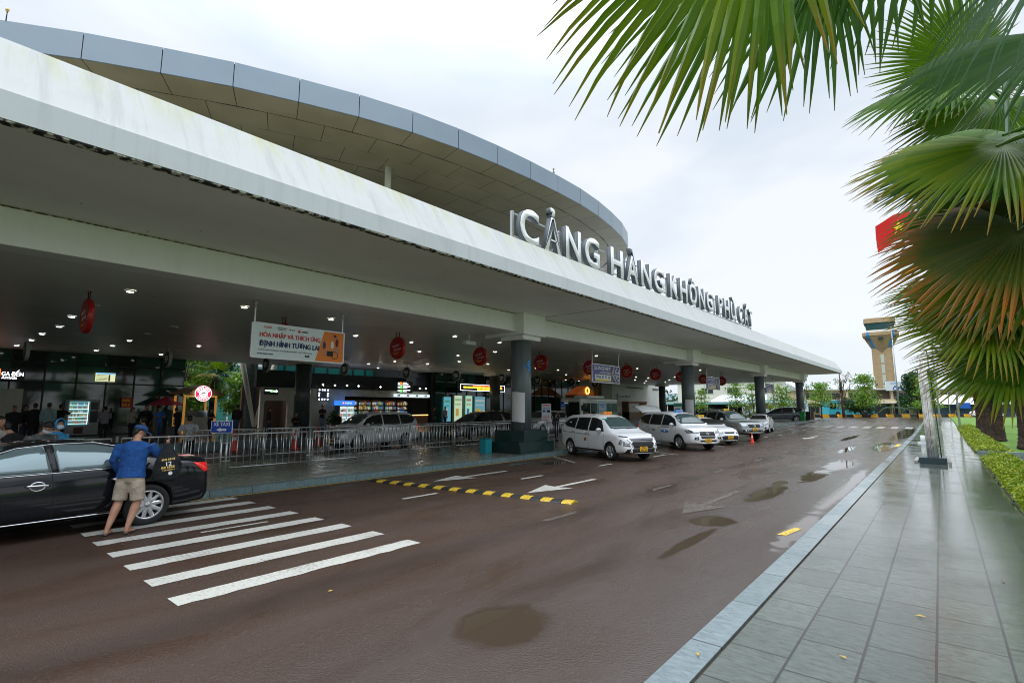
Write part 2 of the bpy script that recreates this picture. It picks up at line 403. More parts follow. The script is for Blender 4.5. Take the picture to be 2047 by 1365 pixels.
n.link(n.mix(n.ramp(wsum, [(.69, 0.), (.83, .8)]), (.47, .47, .425), (.13, .11, .095)), 'Base Color')
M_WORN = mat('worn_road_paint', (.3, .3, .3), .4); n = NB(M_WORN)
P = n.n('ShaderNodeNewGeometry').outputs['Position']
w1 = n.n('ShaderNodeTexNoise', {'Vector': P, 'Scale': 14., 'Detail': 9., 'Roughness': .8})
n.link(n.mix(n.ramp(w1.outputs['Fac'], [(.38, 0.), (.52, 1.)]), (.20, .19, .17), (.050, .033, .024)), 'Base Color')
M_YPAINT = mat('yellow_paint', (.60, .42, .05), .5, var=(18, (.25, .18, .05), 6, .52, .62))

# far ground reaching the horizon
b = MB(); b.add([(-900, -300, -.35), (900, -300, -.35), (900, 70, -.35), (-900, 70, -.35), (-900, 130, .27), (900, 130, .27), (-900, 1600, .27), (900, 1600, .27)], [(0, 1, 2, 3), (3, 2, 5, 4), (4, 5, 7, 6)])
tag(b.build('ground', M_FIELD), kind='structure')
strip('road', -60, -1.6, 0, -30, 112, M_ASPH)
strip('service_lane', -26.0, -18.5, .004, -30, 112, M_LANE)
# central walkway with its blue stone kerb
slab('walkway', -18.5, -12.72, -.2, .15, -30, 79.5, M_WALK)
slab('kerb', -12.72, -12.46, -.2, .155, -30, 79.5, M_KERB2)
slab('walkway_back_kerb', -18.62, -18.5, -.2, .153, -30, 79.5, M_KERB2)
slab('arrivals_platform', -70, -26.2, -.2, .42, -30, 100, M_PLAT)
slab('platform_kerb', -26.2, -26.0, -.2, .425, -30, 100, M_KERB2)
# right pavement
slab('sidewalk', -1.405, .92, -.2, .15, -30, 104, M_TILE)
slab('sidewalk_kerb', -1.66, -1.43, -.2, .155, -30, 104, M_KERB)
slab('kerb_gutter_soil', -1.43, -1.405, -.2, .135, -30, 104, M_SOIL)
# yellow edge line, zebra crossing, arrows, dashes
Zm = .004
def marks(name, quads, m=M_WHITE_PAINT, z=Zm):
    b = MB()
    for q in quads: b.add([(x, y, z + gz(y)) for x, y in q], [tuple(range(len(q)))])
    return tag(b.build(name, m), kind='structure')
def rect(x0, x1, y0, y1): return [(x0, y0), (x1, y0), (x1, y1), (x0, y1)]
def rough_rect(x0, x1, y0, y1, jag=.012, soft=0):
    n = 22; a = [(x0 + random.uniform(-jag, jag) * .5, y0 + (y1 - y0) * i / n) for i in range(n + 1)]
    c = [(x1 + random.uniform(-jag, jag) * (1 + soft), y1 - (y1 - y0) * i / n) for i in range(n + 1)]
    return c[::-1] + a[::-1]
zs = []
for i, x in enumerate((-6.15, -7.0, -7.86, -8.7, -9.57, -10.4, -11.25, -12.05)):
    w = .155 if i < 5 else .165
    zs.append(rough_rect(x - w, x + w, 2.0 + .012 * i, 5.12 - .02 * i, .014, .8 if i == 0 else 0))
zb = MB()
for q in zs:
    q = [p for p in q]; zb.add([(x, y, Zm) for x, y in q], [tuple(range(len(q)))])
zb.add([(-9.20, 3.3, Zm), (-9.13, 3.3, Zm), (-9.11, 4.35, Zm), (-9.18, 4.35, Zm)], [(0, 1, 2, 3)])
tag(zb.build('zebra_crossing', M_WHITE_PAINT), kind='structure')
marks('yellow_edge_line', [rect(-12.38, -12.30, y, y + 4.95) for y in range(-5, 20, 5)], M_YPAINT)
def arrow(x, yt, head=1.3, hw=.42, tail=3.05, tw=.075):
    return [(x, yt), (x + hw, yt + head), (x + tw, yt + head * .93), (x + tw, yt + tail), (x - tw, yt + tail), (x - tw, yt + head * .93), (x - hw, yt + head)]
marks('lane_arrow_markings', [arrow(-10.66, 9.45), arrow(-7.55, 9.6), arrow(-6.9, 37.5, 1.5, .4, 4.5)])
marks('worn_lane_arrow', [arrow(-3.87, 9.6, 1.25, .42, 3.5), arrow(-3.8, 39.0, 1.5, .35, 4.5)], M_WORN)
marks('lane_dashes', [rect(-9.2, -9.08, y, y + l) for y, l in ((7.25, 1.0), (11.36, 1.0), (15.6, .9), (19.9, 1.2), (24.3, 1.), (28.7, 1.))] + [rect(-9.4, -9.2, 33.1 + k * 4.3, 34.1 + k * 4.3) for k in range(5)]
      + [rect(-13 + .45 * k, -12.9 + .45 * k, 15.0, 15.1) for k in range(0)])
marks('worn_lane_dashes', [rect(-5.55, -5.42, 7.45 + 4.4 * k, 8.5 + 4.4 * k) for k in range(11)], M_WORN)
marks('parking_bay_lines', [[(-12.3, 17.3), (-10.3, 15.9), (-10.25, 15.96), (-12.25, 17.38)], [(-12.3, 23.4), (-8.7, 21.3), (-8.66, 21.38), (-12.25, 23.5)], [(-12.3, 29.6), (-8.7, 27.4), (-8.66, 27.5), (-12.25, 29.7)]], M_WHITE_PAINT)
marks('far_zebra_crossing', [rect(-14.2 + k * 1.05, -13.65 + k * 1.05, 56.5 + .1 * k, 60.0 + .1 * k) for k in range(12)], mat('faded_paint', (.26, .25, .23), .4))
marks('yellow_kerb_marks', [[(-2.13, 9.0), (-2.0, 9.02), (-1.9, 9.68), (-2.02, 9.7)], [(-2.05, 33), (-1.85, 33), (-1.8, 35.5), (-2.0, 35.5)]], M_YPAINT)

# rubber speed hump: alternating yellow and black blocks
M_BYEL = mat('hump_yellow', (.62, .42, .03), .4, var=(30, (.35, .24, .03)), bump=(90, .4, .003))
M_BBLK = mat('hump_black', (.02, .02, .022), .45, bump=(90, .5, .003))
hump = empty('speed_hump', (-9.0, 8.88, 0), 0, 'yellow and black striped rubber speed hump across the two lanes', 'speed bump')
ax, ay, bx, by = -12.02, 8.55, -5.98, 9.22
N = 24
ux, uy = (bx - ax) / N, (by - ay) / N
ul = math.hypot(ux, uy); nx, ny = -uy / ul, ux / ul
for i in range(N):
    b = MB(); prof = [(-.17, 0), (-.155, .018), (-.10, .038), (-.03, .05), (.03, .05), (.10, .038), (.155, .018), (.17, 0)]
    e0 = .012 if 0 < i else .05; pts0 = []; pts1 = []
    x0, y0 = ax + ux * (i + .03), ay + uy * (i + .03); x1, y1 = ax + ux * (i + .97), ay + uy * (i + .97)
    for (w, z) in prof:
        pts0.append((x0 + nx * w + 9.0, y0 + ny * w - 8.88, z + .004)); pts1.append((x1 + nx * w + 9.0, y1 + ny * w - 8.88, z + .004))
    n8 = len(prof)
    b.add(pts0 + pts1, [(k, k + 1, n8 + k + 1, n8 + k) for k in range(n8 - 1)] + [tuple(reversed(range(n8))), tuple(range(n8, 2 * n8))])
    # round studs
    for (sx_, w) in ((.3, -.085), (.7, -.085), (.5, 0), (.3, .085), (.7, .085)):
        cx, cy = ax + ux * (i + sx_) + nx * w + 9.0, ay + uy * (i + sx_) + ny * w - 8.88
        b.cyl(cx, cy, .03, .048 if w else .058, .018, n=8)
    b.build('yellow_block' if i % 2 else 'black_block', M_BYEL if i % 2 else M_BBLK, hump)
# ================================================================ canopy
def kz(y): return .0072 * max(0, y) + (-.0015 * min(0, y) * 0)
def m_concrete(name, c, streak=.55, moss_palm_reflect=0.0):
    m = mat(name, c, .6); n = NB(m)
    P = n.n('ShaderNodeNewGeometry').outputs['Position']
    s1 = n.n('ShaderNodeTexNoise', {'Vector': n.n('ShaderNodeMapping', {'Vector': P, 'Scale': (.35, 3.2, .28)}).outputs[0], 'Scale': 1.2, 'Detail': 7., 'Roughness': .68})
    s2 = n.n('ShaderNodeTexNoise', {'Vector': P, 'Scale': .9, 'Detail': 6., 'Roughness': .6, 'Distortion': .5})
    col = n.mix(n.ramp(s1.outputs['Fac'], [(.50, 0.), (.74, streak)]), c, tuple(x * .62 for x in c))
    col = n.mix(n.ramp(s2.outputs['Fac'], [(.52, 0.), (.75, .45)]), col, tuple(x * .78 for x in c))
    if moss_palm_reflect:  # on concrete: yellow-green mould towards the top edge
        sp = n.n('ShaderNodeSeparateXYZ', {0: P})
        top = n.n('ShaderNodeMapRange', {'Value': sp.outputs['Z'], 'From Min': 6.7, 'From Max': 7.4, 'To Min': 0., 'To Max': moss_palm_reflect}).outputs['Result']
        nr = n.n('ShaderNodeMapRange', {'Value': sp.outputs['Y'], 'From Min': 8., 'From Max': 26., 'To Min': 1., 'To Max': .15}).outputs['Result']
        s3 = n.n('ShaderNodeTexNoise', {'Vector': n.n('ShaderNodeMapping', {'Vector': P, 'Scale': (.6, 2.6, .5)}).outputs[0], 'Scale': 1.0, 'Detail': 6., 'Roughness': .7})
        f = n.n('ShaderNodeMath', {0: n.n('ShaderNodeMath', {0: top, 1: nr}, operation='MULTIPLY').outputs[0], 1: n.ramp(s3.outputs['Fac'], [(.44, 0.), (.66, 1.)])}, operation='MULTIPLY').outputs[0]
        col = n.mix(f, col, (.42, .43, .20))
        cr_ = n.n('ShaderNodeTexNoise', {'Vector': n.n('ShaderNodeMapping', {'Vector': P, 'Scale': (1., 6., .8)}).outputs[0], 'Scale': 2.2, 'Detail': 3., 'Roughness': .5, 'Distortion': 1.5})
        col = n.mix(n.ramp(cr_.outputs['Fac'], [(.735, 0.), (.75, .55), (.765, 0.)]), col, (.10, .09, .07))
    n.link(col, 'Base Color')
    n.link(n.n('ShaderNodeBump', {'Height': s2.outputs['Fac'], 'Strength': .12, 'Distance': .02}).outputs['Normal'], 'Normal')
    return m
M_FASC = m_concrete('stained_white_concrete', (.50, .51, .50), .6, .95)
M_BAND = m_concrete('grey_white_concrete', (.62, .65, .66), .45)
M_BEAM = m_concrete('white_beam', (.86, .86, .84), .12)
M_SOFF = mat('soffit_paint', (.66, .655, .62), .45, spec=.4); n = NB(M_SOFF)
P = n.n('ShaderNodeNewGeometry').outputs['Position']
a1 = n.n('ShaderNodeTexNoise', {'Vector': n.n('ShaderNodeMapping', {'Vector': P, 'Scale': (.5, .3, 1.)}).outputs[0], 'Scale': 1.1, 'Detail': 6., 'Roughness': .6})
a2 = n.n('ShaderNodeTexNoise', {'Vector': n.n('ShaderNodeMapping', {'Vector': P, 'Scale': (1., 4., 1.)}).outputs[0], 'Scale': 3.6, 'Detail': 5., 'Roughness': .8})
cc = n.mix(n.ramp(a1.outputs['Fac'], [(.38, 0.), (.68, .6)]), (.80, .785, .74), (.64, .635, .60))
cc = n.mix(n.ramp(a2.outputs['Fac'], [(.66, 0.), (.70, .8), (.72, 0.)]), cc, (.16, .15, .13))
n.link(cc, 'Base Color')
M_MOULD = mat('mouldy_drip_edge', (.03, .03, .028), .85, var=(9, (.62, .62, .52), 6, .47, .56))
M_RUST = mat('rusty_joint', (.10, .065, .035), .9, var=(14, (.5, .47, .38), 5, .45, .6))

Y0, Y1 = -32.0, 77.2
can = empty('canopy_roof', (-20, 20, 5), 0, 'long white concrete canopy with stained sloping fascia over the taxi pick-up', 'canopy')
def run(name, prof, m, y0=Y0, y1=Y1, parent=can, closed=True, smooth=False):
    """prof: closed (x,z) polygon, swept along the road with the canopy's slope"""
    b = MB(); vs = []; n = len(prof); ys = [y0, 0, y1] if y0 < 0 < y1 else [y0, y1]
    for y in ys: vs += [(x + 20, y - 20, z + kz(y) - 5) for x, z in prof]
    fs = []
    for i in range(len(ys) - 1):
        for k in range(n): fs.append((i * n + k, i * n + (k + 1) % n, (i + 1) * n + (k + 1) % n, (i + 1) * n + k))
    fs += [tuple(reversed(range(n))), tuple(range((len(ys) - 1) * n, len(ys) * n))]
    b.add(vs, fs); return b.build(name, m, parent)
# sloping fascia from the lower band up to the roof edge
run('fascia', [(-9.42, 6.22), (-10.12, 7.33), (-10.5, 7.33), (-10.5, 7.10), (-9.8, 6.22)], M_FASC)
run('fascia_band', [(-9.38, 5.82), (-9.38, 6.22), (-9.9, 6.22), (-9.9, 5.82)], M_BAND)
run('drip_edge', [(-9.40, 5.795), (-9.40, 5.82), (-9.56, 5.82), (-9.56, 5.795)], M_MOULD)
run('outer_soffit', [(-9.56, 5.79), (-9.56, 6.1), (-13.5, 6.1), (-13.5, 5.79)], M_SOFF)
run('roof_slab', [(-10.5, 6.95), (-10.5, 7.12), (-38.2, 7.12), (-38.2, 6.95)], M_BAND)
# the far end closes with a sloping gable
b = MB(); e = [(-9.38, 5.82), (-9.38, 6.22), (-10.12, 7.33), (-38.2, 7.2), (-38.2, 5.0), (-13.4, 5.0), (-13.4, 5.79)]
b.add([(x + 20, Y1 - 20 + .02, z - 5 + kz(Y1)) for x, z in e] + [(x + 20, Y1 - 20 + .22, z - 5 + kz(Y1)) for x, z in e],
      [tuple(range(7)), tuple(reversed(range(7, 14)))] + [(i, (i + 1) % 7, 7 + (i + 1) % 7, 7 + i) for i in range(7)])
b.build('end_fascia', M_BAND, can)
# longitudinal beam over the front columns, inner ceiling
run('front_beam', [(-13.41, 5.03), (-13.41, 5.787), (-14.0, 5.787), (-14.0, 5.03)], M_BEAM)
run('beam_joint', [(-13.405, 5.757), (-13.405, 5.785), (-13.41, 5.785), (-13.41, 5.757)], M_RUST)
run('inner_ceiling', [(-14.0, 5.03), (-14.0, 5.25), (-38.0, 5.25), (-38.0, 5.03)], M_SOFF)
# joints drawn across the soffits
b = MB()
for y in (-6.5, 17.9, 37, 56, 75):
    b.box(-13.4 + 20, -9.5 + 20, y - 20, y - 20 + .035, 5.782 + kz(y) - 5, 5.789 + kz(y) - 5)
b.build('soffit_joint', M_RUST, can)
b = MB()
for x in (-17.0, -20.1, -23.3, -26.5, -29.6, -33.0, -36.0):
    b.box(x + 20, x + 20.03, Y0 - 20, Y1 - 20, .022, .029)
    vs = b.v[-8:]
    b.v[-8:] = [(v[0], v[1], v[2] + kz(v[1] + 20)) for v in vs]
b.build('ceiling_seam', mat('pale_seam', (.78, .77, .72), .5), can)
b = MB()
rnd = random.Random(3)
for i in range(46):   # old drill holes and spalls, small dark flecks
    x, y = rnd.uniform(-13.2, -9.9), rnd.uniform(.5, 45); r = rnd.uniform(.006, .02)
    b.cyl(x + 20, y - 20, 5.784 + kz(y) - 5, 5.789 + kz(y) - 5, r, n=6)
for i in range(60):
    x, y = rnd.uniform(-30, -14.5), rnd.uniform(1, 40); r = rnd.uniform(.008, .025)
    b.cyl(x + 20, y - 20, 5.022 + kz(y) - 5, 5.029 + kz(y) - 5, r, n=6)
b.build('anchor_hole', mat('hole_dark', (.05, .05, .05), .9), can)

# front columns
def m_shaft():
    m = mat('grey_column_cladding', (.12, .15, .15), .28, metal=.0, spec=.6); n = NB(m)
    P = n.n('ShaderNodeNewGeometry').outputs['Position']
    g = n.n('ShaderNodeTexNoise', {'Vector': n.n('ShaderNodeMapping', {'Vector': P, 'Scale': (5., 5., .35)}).outputs[0], 'Scale': 2., 'Detail': 5.})
    n.link(n.mix(n.ramp(g.outputs['Fac'], [(.35, 0.), (.7, 1.)]), (.14, .17, .175), (.10, .12, .125)), 'Base Color')
    n.link(n.ramp(g.outputs['Fac'], [(.3, .25), (.7, .45)]), 'Roughness'); return m
M_SHAFT = m_shaft()
M_GRAN = mat('dark_green_granite', (.012, .034, .030), .12, spec=.55, var=(60, (.03, .06, .052), 3))
M_PAPER = mat('peeled_white_paint', (.66, .67, .66), .6, var=(22, (.09, .10, .10), 8, .70, .74))
M_BLUETAPE = mat('blue_tape', (.02, .25, .75), .5)
CX, HW = -13.75, .77
col_lab = {17.1: 'nearest round grey column on a dark green granite plinth beside the yellow bin-side kerb',
           36.1: 'second round grey column behind the silver taxi, pale sheet at its foot',
           55.1: 'third round grey column behind the white sedan taxi',
           74.1: 'farthest round grey column beside the green and black bins',
           -1.9: 'round grey column outside the left frame beside the black sedan'}
col_lab[17.1] = 'nearest round grey column on a stepped dark green granite plinth, blue 4 on it'
for ci, cy in enumerate((17.1, 36.1, 55.1, 74.1, -1.9)):
    g = gz(cy); k = kz(cy)
    c = empty('round_column', (CX, cy, g), 0, col_lab[cy], 'column', 'round grey columns carrying the front beam')
    b = MB(); b.cyl(0, 0, 1.05, 4.70 + k - g, .44, n=48); b.build('shaft', M_SHAFT, c)
    b = MB(); b.box(-HW, HW, -HW, HW, 4.89 + k - g, 5.786 + k - g); bevel(b.build('capital_block', M_BEAM, c), .012)
    b = MB(); b.box(-.61, .61, -.61, .61, 4.70 + k - g, 4.868 + k - g); bevel(b.build('capital_plate', M_BEAM, c), .012)
    b = MB(); b.box(-1.45, .60, -.70, .70, 4.872 + k - g, 5.02 + k - g); b.build('cross_beam_end', M_BEAM, c)
    b = MB(); b.box(-.80, .80, -.80, .80, .60, 1.05)
    bevel(b.build('plinth', M_GRAN, c), .008)
    b = MB(); zt = .60; zb_ = .15   # lower step leans inward at its foot
    t = [(-.9, -1.2), (.84, -1.2), (.84, 1.2), (-.9, 1.2)]; q = [(-.84, -1.1), (.90, -1.1), (.90, 1.1), (-.84, 1.1)]
    b.add([(x, y, zb_) for x, y in q] + [(x, y, zt) for x, y in t], [(3, 2, 1, 0), (4, 5, 6, 7)] + [(i, (i + 1) % 4, 4 + (i + 1) % 4, 4 + i) for i in range(4)])
    b.box(-.1, -.096, -1.203, -1.0, .2, .58); bevel(b.build('plinth_base', M_GRAN, c), .008)
    if ci in (0, 1):   # peeled rectangle of white paint wrapped on the shaft
        b = MB(); a0, a1 = (R(-113), R(-30)) if ci == 0 else (R(-100), R(-20)); N = 16; vs = []
        z0, z1 = (1.38, 2.62) if ci == 0 else (1.2, 2.55)
        for i in range(N + 1):
            a = a0 + (a1 - a0) * i / N
            for z in (z0, z1): vs.append((.444 * math.cos(a), .444 * math.sin(a), z + .02 * math.sin(a * 3)))
        b.add(vs, [(2 * i, 2 * i + 2, 2 * i + 3, 2 * i + 1) for i in range(N)], None, True); b.build('painted_patch', M_PAPER, c)
    if ci == 0:
        me = put_text('column_number', '4', Matrix.Identity(4), None, .52, M_BLUETAPE, None, bold=.03, extrude=0)
        for v in me.data.vertices:
            a = R(-14) + v.co.x / .445; v.co = Vector((.446 * math.cos(a), .446 * math.sin(a), 3.72 + v.co.y))
        me.parent = c
# inner columns, darker
for cx, cy, r, lab in ((-32.2, 17.1, .5, 'dark inner column in front of the white snack shop wall'), (-32.2, 36.1, .5, 'dark inner column in front of the yellow text display'),
                  (-40.7, 17.3, .52, 'dark inner column with pale slanted struts beside the courtyard palms'), (-32.2, 55.1, .5, 'dark inner column behind the white bus'), (-32.2, 74.1, .5, 'dark inner column at the far end of the white shop wall'),
                  (-32.2, -1.9, .5, 'dark inner column beyond the left edge near the arrivals sign')):
    top = 5.03 + kz(cy) if cx > -38 else 11.6
    c = empty('inner_column', (cx, cy, 0), 0, lab, 'column', 'dark inner columns under the canopy')
    b = MB(); b.cyl(0, 0, .42, top, r, n=36); b.build('shaft', mat('dark_column', (.05, .065, .065), .3, var=(4, (.08, .09, .09))), c)
    if cx > -38:
        b = MB(); b.box(-.75, .75, -.75, .75, top - .32, top - .005); b.build('capital_plate', M_SOFF, c)
    if cx < -38:
        for sgn in (-1, 1):
            b = MB(); b.tube([(1.2, .0, .6), (1.2 + .3, sgn * 1.9, 8.0)], [.14, .24], n=10); b.build('strut', mat('pale_strut', (.55, .52, .45), .5), c)

# lights in the canopy ceilings
M_LED = mat('downlight_glow', (1, 1, 1), .4, emit=(1, .93, .80), es=8)
M_LEDC = mat('downlight_cool', (1, 1, 1), .4, emit=(.86, .92, 1), es=8)
M_RING = mat('light_ring', (.7, .7, .66), .4)
M_OFF = mat('unlit_diffuser', (.45, .45, .42), .5)
def make_light(m, nm='downlight'):
    r = empty(nm, (0, 0, 0))
    b = MB(); b.lathe([(.08, 0), (.115, 0), (.125, .02), (.125, .04)], n=18); b.build('ring', M_RING, r)
    b = MB(); b.cyl(0, 0, -.004, .02, .08, n=18); b.build('lens', m, r); return r
pro = {'w': make_light(M_LED), 'c': make_light(M_LEDC), 'o': make_light(M_OFF)}
used = set()
LG = 'round downlights in the canopy ceiling'
def place_light(kind, x, y):
    z = 5.0 + kz(y); o = pro[kind]
    lab = {'w': 'round warm white downlight glowing in the grey canopy ceiling', 'c': 'round cool white downlight glowing in the grey canopy ceiling', 'o': 'round unlit downlight in the grey canopy ceiling'}[kind]
    if kind in used: o = copy_tree(o, None, (x, y, z - .012))
    else: used.add(kind); o.location = (x, y, z - .012)
    tag(o, lab, 'ceiling light', LG)
rnd = random.Random(11)
xs = [-16.3, -19.4, -22.4, -25.5, -28.6, -31.6, -34.8]
for i, x in enumerate(xs):
    for j in range(-1, 22):
        y = 3.6 + 3.02 * j + rnd.uniform(-.12, .12)
        k = 'w' if y > 8.5 or x > -18 else 'c'
        if i in (1, 3) and y < 9: k = 'o' if (j + i) % 3 else k
        elif rnd.random() < .30: k = 'o'
        if (i == 0 and y > 24 and j % 2) or (y > 12 and (i + j) % 3 == 0): continue
        place_light(k, x, y)

# ================================================================ curved metal roof above
ARC = [(-31, -9.6), (-28.6, -8.4), (-26.1, -6.6), (-23.9, -4.6), (-22.1, -2.9), (-20.35, -1.0), (-19.0, .75), (-17.81, 2.38), (-16.79, 4.02), (-15.84, 5.65), (-15.05, 7.34), (-14.30, 9.07), (-13.68, 10.86), (-13.24, 12.71), (-12.93, 14.61), (-12.72, 16.52), (-12.60, 18.40), (-12.55, 20.25), (-12.65, 22.1), (-12.88, 23.95), (-13.2, 25.7), (-13.72, 27.4), (-14.6, 29.2), (-15.9, 30.9), (-17.6, 32.4), (-19.7, 33.6), (-22, 34.5), (-25, 35.3), (-30, 36.2), (-37.9, 36.8)]
arc_roof = empty('curved_roof', (-20, 12, 11.7), 0, 'sweeping curved roof edged in blue-grey metal panels above the canopy', 'roof')
def m_panel():
    m = mat('blue_grey_metal_panel', (.16, .23, .30), .34, metal=.75); n = NB(m)
    P = n.n('ShaderNodeNewGeometry').outputs['Position']
    g = n.n('ShaderNodeTexNoise', {'Vector': P, 'Scale': .7, 'Detail': 3.})
    n.link(n.mix(g.outputs['Fac'], (.24, .30, .35), (.31, .37, .42)), 'Base Color'); return m
M_PANEL = m_panel()
M_ROOFSOF = mat('bronze_soffit_panel', (.175, .145, .075), .42, var=(.5, (.215, .18, .10), 2))
M_JOINT = mat('dark_joint', (.015, .015, .018), .7)
ctr = Vector((-34, 12))
def inward(i, d):
    p = Vector(ARC[i]); a = Vector(ARC[max(i - 1, 0)]); c = Vector(ARC[min(i + 1, len(ARC) - 1)])
    t = (c - a).normalized(); nrm = Vector((-t.y, t.x))
    if nrm.dot(ctr - p) < 0: nrm = -nrm
    return p + nrm * d
OX, OY, OZ = 20, -12, -11.7
def add3(p, z): return (p[0] + OX, p[1] + OY, z + OZ)
b = MB(); jb = MB(); gap = .012
for i in range(len(ARC) - 1):
    p, q = Vector(ARC[i]), Vector(ARC[i + 1]); t = (q - p).normalized()
    p2, q2 = p + t * gap, q - t * gap
    o_p, o_q = p2 - (inward(i, 1) - p) * 0, q2
    i_p, i_q = p2 + (inward(i, .05) - p), q2 + (inward(i + 1, .05) - q)
    b.add([add3(o_p, 11.72), add3(o_q, 11.72), add3(o_q, 12.52), add3(o_p, 12.52), add3(i_p, 11.72), add3(i_q, 11.72), add3(i_q, 12.52), add3(i_p, 12.52)],
          [(0, 1, 2, 3), (5, 4, 7, 6), (3, 2, 6, 7), (1, 0, 4, 5), (0, 3, 7, 4), (1, 5, 6, 2)])
b.build('edge_panel', M_PANEL, arc_roof)
b = MB(); vs = []
for i in range(len(ARC)): vs += [add3(inward(i, .05), 11.72), add3(inward(i, .05), 12.46)]
b.add(vs, [(2 * i, 2 * i + 2, 2 * i + 3, 2 * i + 1) for i in range(len(ARC) - 1)]); b.build('edge_backing', M_JOINT, arc_roof)
# soffit: rows of staggered panels following the edge, as separate plates with dark gaps
b = MB(); rows = [0.04, 1.12, 2.3, 3.6, 4.9, 6.2, 7.6]
def at_par(u, d):
    i = int(min(max(u, 0), len(ARC) - 1.001)); f = u - i
    return inward(i, d).lerp(inward(i + 1, d), f)
for r in range(len(rows) - 1):
    d0, d1 = rows[r], rows[r + 1]; off = .5 * (r % 2)
    u = off
    while u < len(ARC) - 1.0:
        u1 = min(u + 1, len(ARC) - 1.001); g = .006
        A, B_, C_, D_ = at_par(u + g, d0 + .012), at_par(u1 - g, d0 + .012), at_par(u1 - g, d1 - .012), at_par(u + g, d1 - .012)
        z = 11.72 + .0
        b.add([add3(A, z), add3(B_, z), add3(C_, z), add3(D_, z)], [(0, 1, 2, 3)]); u += 1
b.build('soffit_panel', M_ROOFSOF, arc_roof)
b = MB(); n_ = len(ARC)
b.add([add3(inward(i, .03), 11.735) for i in range(n_)] + [add3((-38, -9.6), 11.735)], [tuple(range(n_ + 1))]); b.build('soffit_backing', M_JOINT, arc_roof)
b = MB(); b.box(-38 + OX, -20.2 + OX, -3.8 + OY, 33.0 + OY, 11.70 + OZ, 11.712 + OZ)
b.build('inner_soffit', M_ROOFSOF, arc_roof)
b = MB(); b.add([add3(inward(i, .04), 12.48) for i in range(n_)] + [add3((-38, -9.6), 12.48)], [tuple(reversed(range(n_ + 1)))]); b.build('roof_top', M_BAND, arc_roof)
o = empty('round_post', (-16.55, 11.95, 7.1), 0, 'short white round post between the canopy and the curved roof', 'post')
b = MB(); b.cyl(0, 0, 0, 4.62, .13, n=20); b.build('shaft', mat('cream_post', (.68, .68, .58), .5), o)
b = MB(); b.cyl(0, 0, 0, .04, .2, n=16); b.build('foot_plate', M_BAND, o)
for (x, y), lab in (((-18.75, .9), 'thin lightning rod on the near left of the curved roof'), ((-12.62, 18.3), 'thin lightning rod on the far right bend of the curved roof')):
    o = empty('lightning_rod', (x - .15, y, 12.5), 0, lab, 'lightning rod', 'lightning rods on the curved roof')
    b = MB(); b.cyl(0, 0, 0, .32, .014, n=8).cyl(.05, 0, .12, .2, .012, n=6).tube([(0, 0, .12), (-.05, 0, .17), (-.03, 0, .23), (0, 0, .25)], .008, n=5); b.build('rod', mat('dark_metal', (.05, .05, .05), .4, metal=.8), o)
    b = MB(); b.lathe([(.0, .3), (.04, .31), (.045, .36), (.03, .4), (.0, .41)], n=10); b.build('cap', mat('brass', (.45, .3, .12), .4, metal=.8), o)

# ================================================================ name sign on the canopy edge
sign = empty('airport_name_sign', (-10.35, 26, 7.6), 0, 'big white raised Vietnamese name letters on the canopy edge', 'sign')
M_LETTER = mat('white_letter_face', (.86, .87, .88), .6)
M_LSIDE = mat('letter_side_metal', (.10, .12, .14), .6)
M_FRAME = mat('sign_frame', (.45, .47, .48), .45, metal=.5)
FX = 0.0
def zbase(y): return 7.52 + .0175 * (y - 13)
words = [('CẢNG', 12.85, 18.1), ('HÀNG', 19.05, 24.6), ('KHÔNG', 25.35, 32.0), ('PHÙ', 33.0, 36.6), ('CÁT', 37.4, 40.75)]
for wd, ya, yb in words:
    adv = []; tot = 0
    base = {'Ả': 'A', 'À': 'A', 'Ô': 'O', 'Ù': 'U', 'Á': 'A'}
    wid = {'C': .70, 'A': .72, 'N': .70, 'G': .75, 'H': .70, 'K': .70, 'O': .76, 'P': .62, 'U': .68, 'T': .64}
    ws = [wid[base.get(ch, ch)] for ch in wd]; gap_ = .20; tot = sum(ws) + gap_ * (len(ws) - 1); sc = (yb - ya) / tot
    y = ya
    for ch, w in zip(wd, ws):
        wy = w * sc; bc = base.get(ch, ch); H = 1.24
        # real cap height scaling: letter without accent first, accent above
        me = text_mesh(ch, 1.0, .024); me0 = text_mesh(bc, 1.0, .024)
        x0 = min(v.co.x for v in me0.vertices); x1 = max(v.co.x for v in me0.vertices)
        yy0 = min(v.co.y for v in me0.vertices); yy1 = max(v.co.y for v in me0.vertices)
        bm = bmesh.new(); bm.from_mesh(me)
        bmesh.ops.remove_doubles(bm, verts=bm.verts, dist=1e-5)
        r = bmesh.ops.extrude_face_region(bm, geom=bm.faces[:]); new = [q for q in r['geom'] if isinstance(q, bmesh.types.BMVert)]
        for v in new: v.co.z += .20
        zb0 = zbase(y + wy / 2)
        for v in bm.verts:
            u = (v.co.x - x0) / (x1 - x0) * wy; h = (v.co.y - yy0) / (yy1 - yy0) * H
            v.co = Vector((v.co.z - .20, y + u - 26, zb0 + h - 7.6))
        bmesh.ops.recalc_face_normals(bm, faces=bm.faces)
        me.materials.clear(); me.materials.append(M_LETTER); me.materials.append(M_LSIDE)
        for f in bm.faces: f.material_index = 0 if f.normal.x > .5 else 1
        bm.to_mesh(me); bm.free(); me.name = 'letter'
        o = bpy.data.objects.new('letter', me); COL.objects.link(o); o.parent = sign
        y += wy + gap_ * sc
b = MB()
for dz in (.22, 1.02): b.tube([(-.30, 12.75 - 26, zbase(12.75) - 7.6 + dz), (-.30, 40.8 - 26, zbase(40.8) - 7.6 + dz)], .025, n=6)
b.tube([(-.18, 12.75 - 26, zbase(12.75) - 7.6 - .07), (-.18, 40.8 - 26, zbase(40.8) - 7.6 - .07)], .045, n=6)
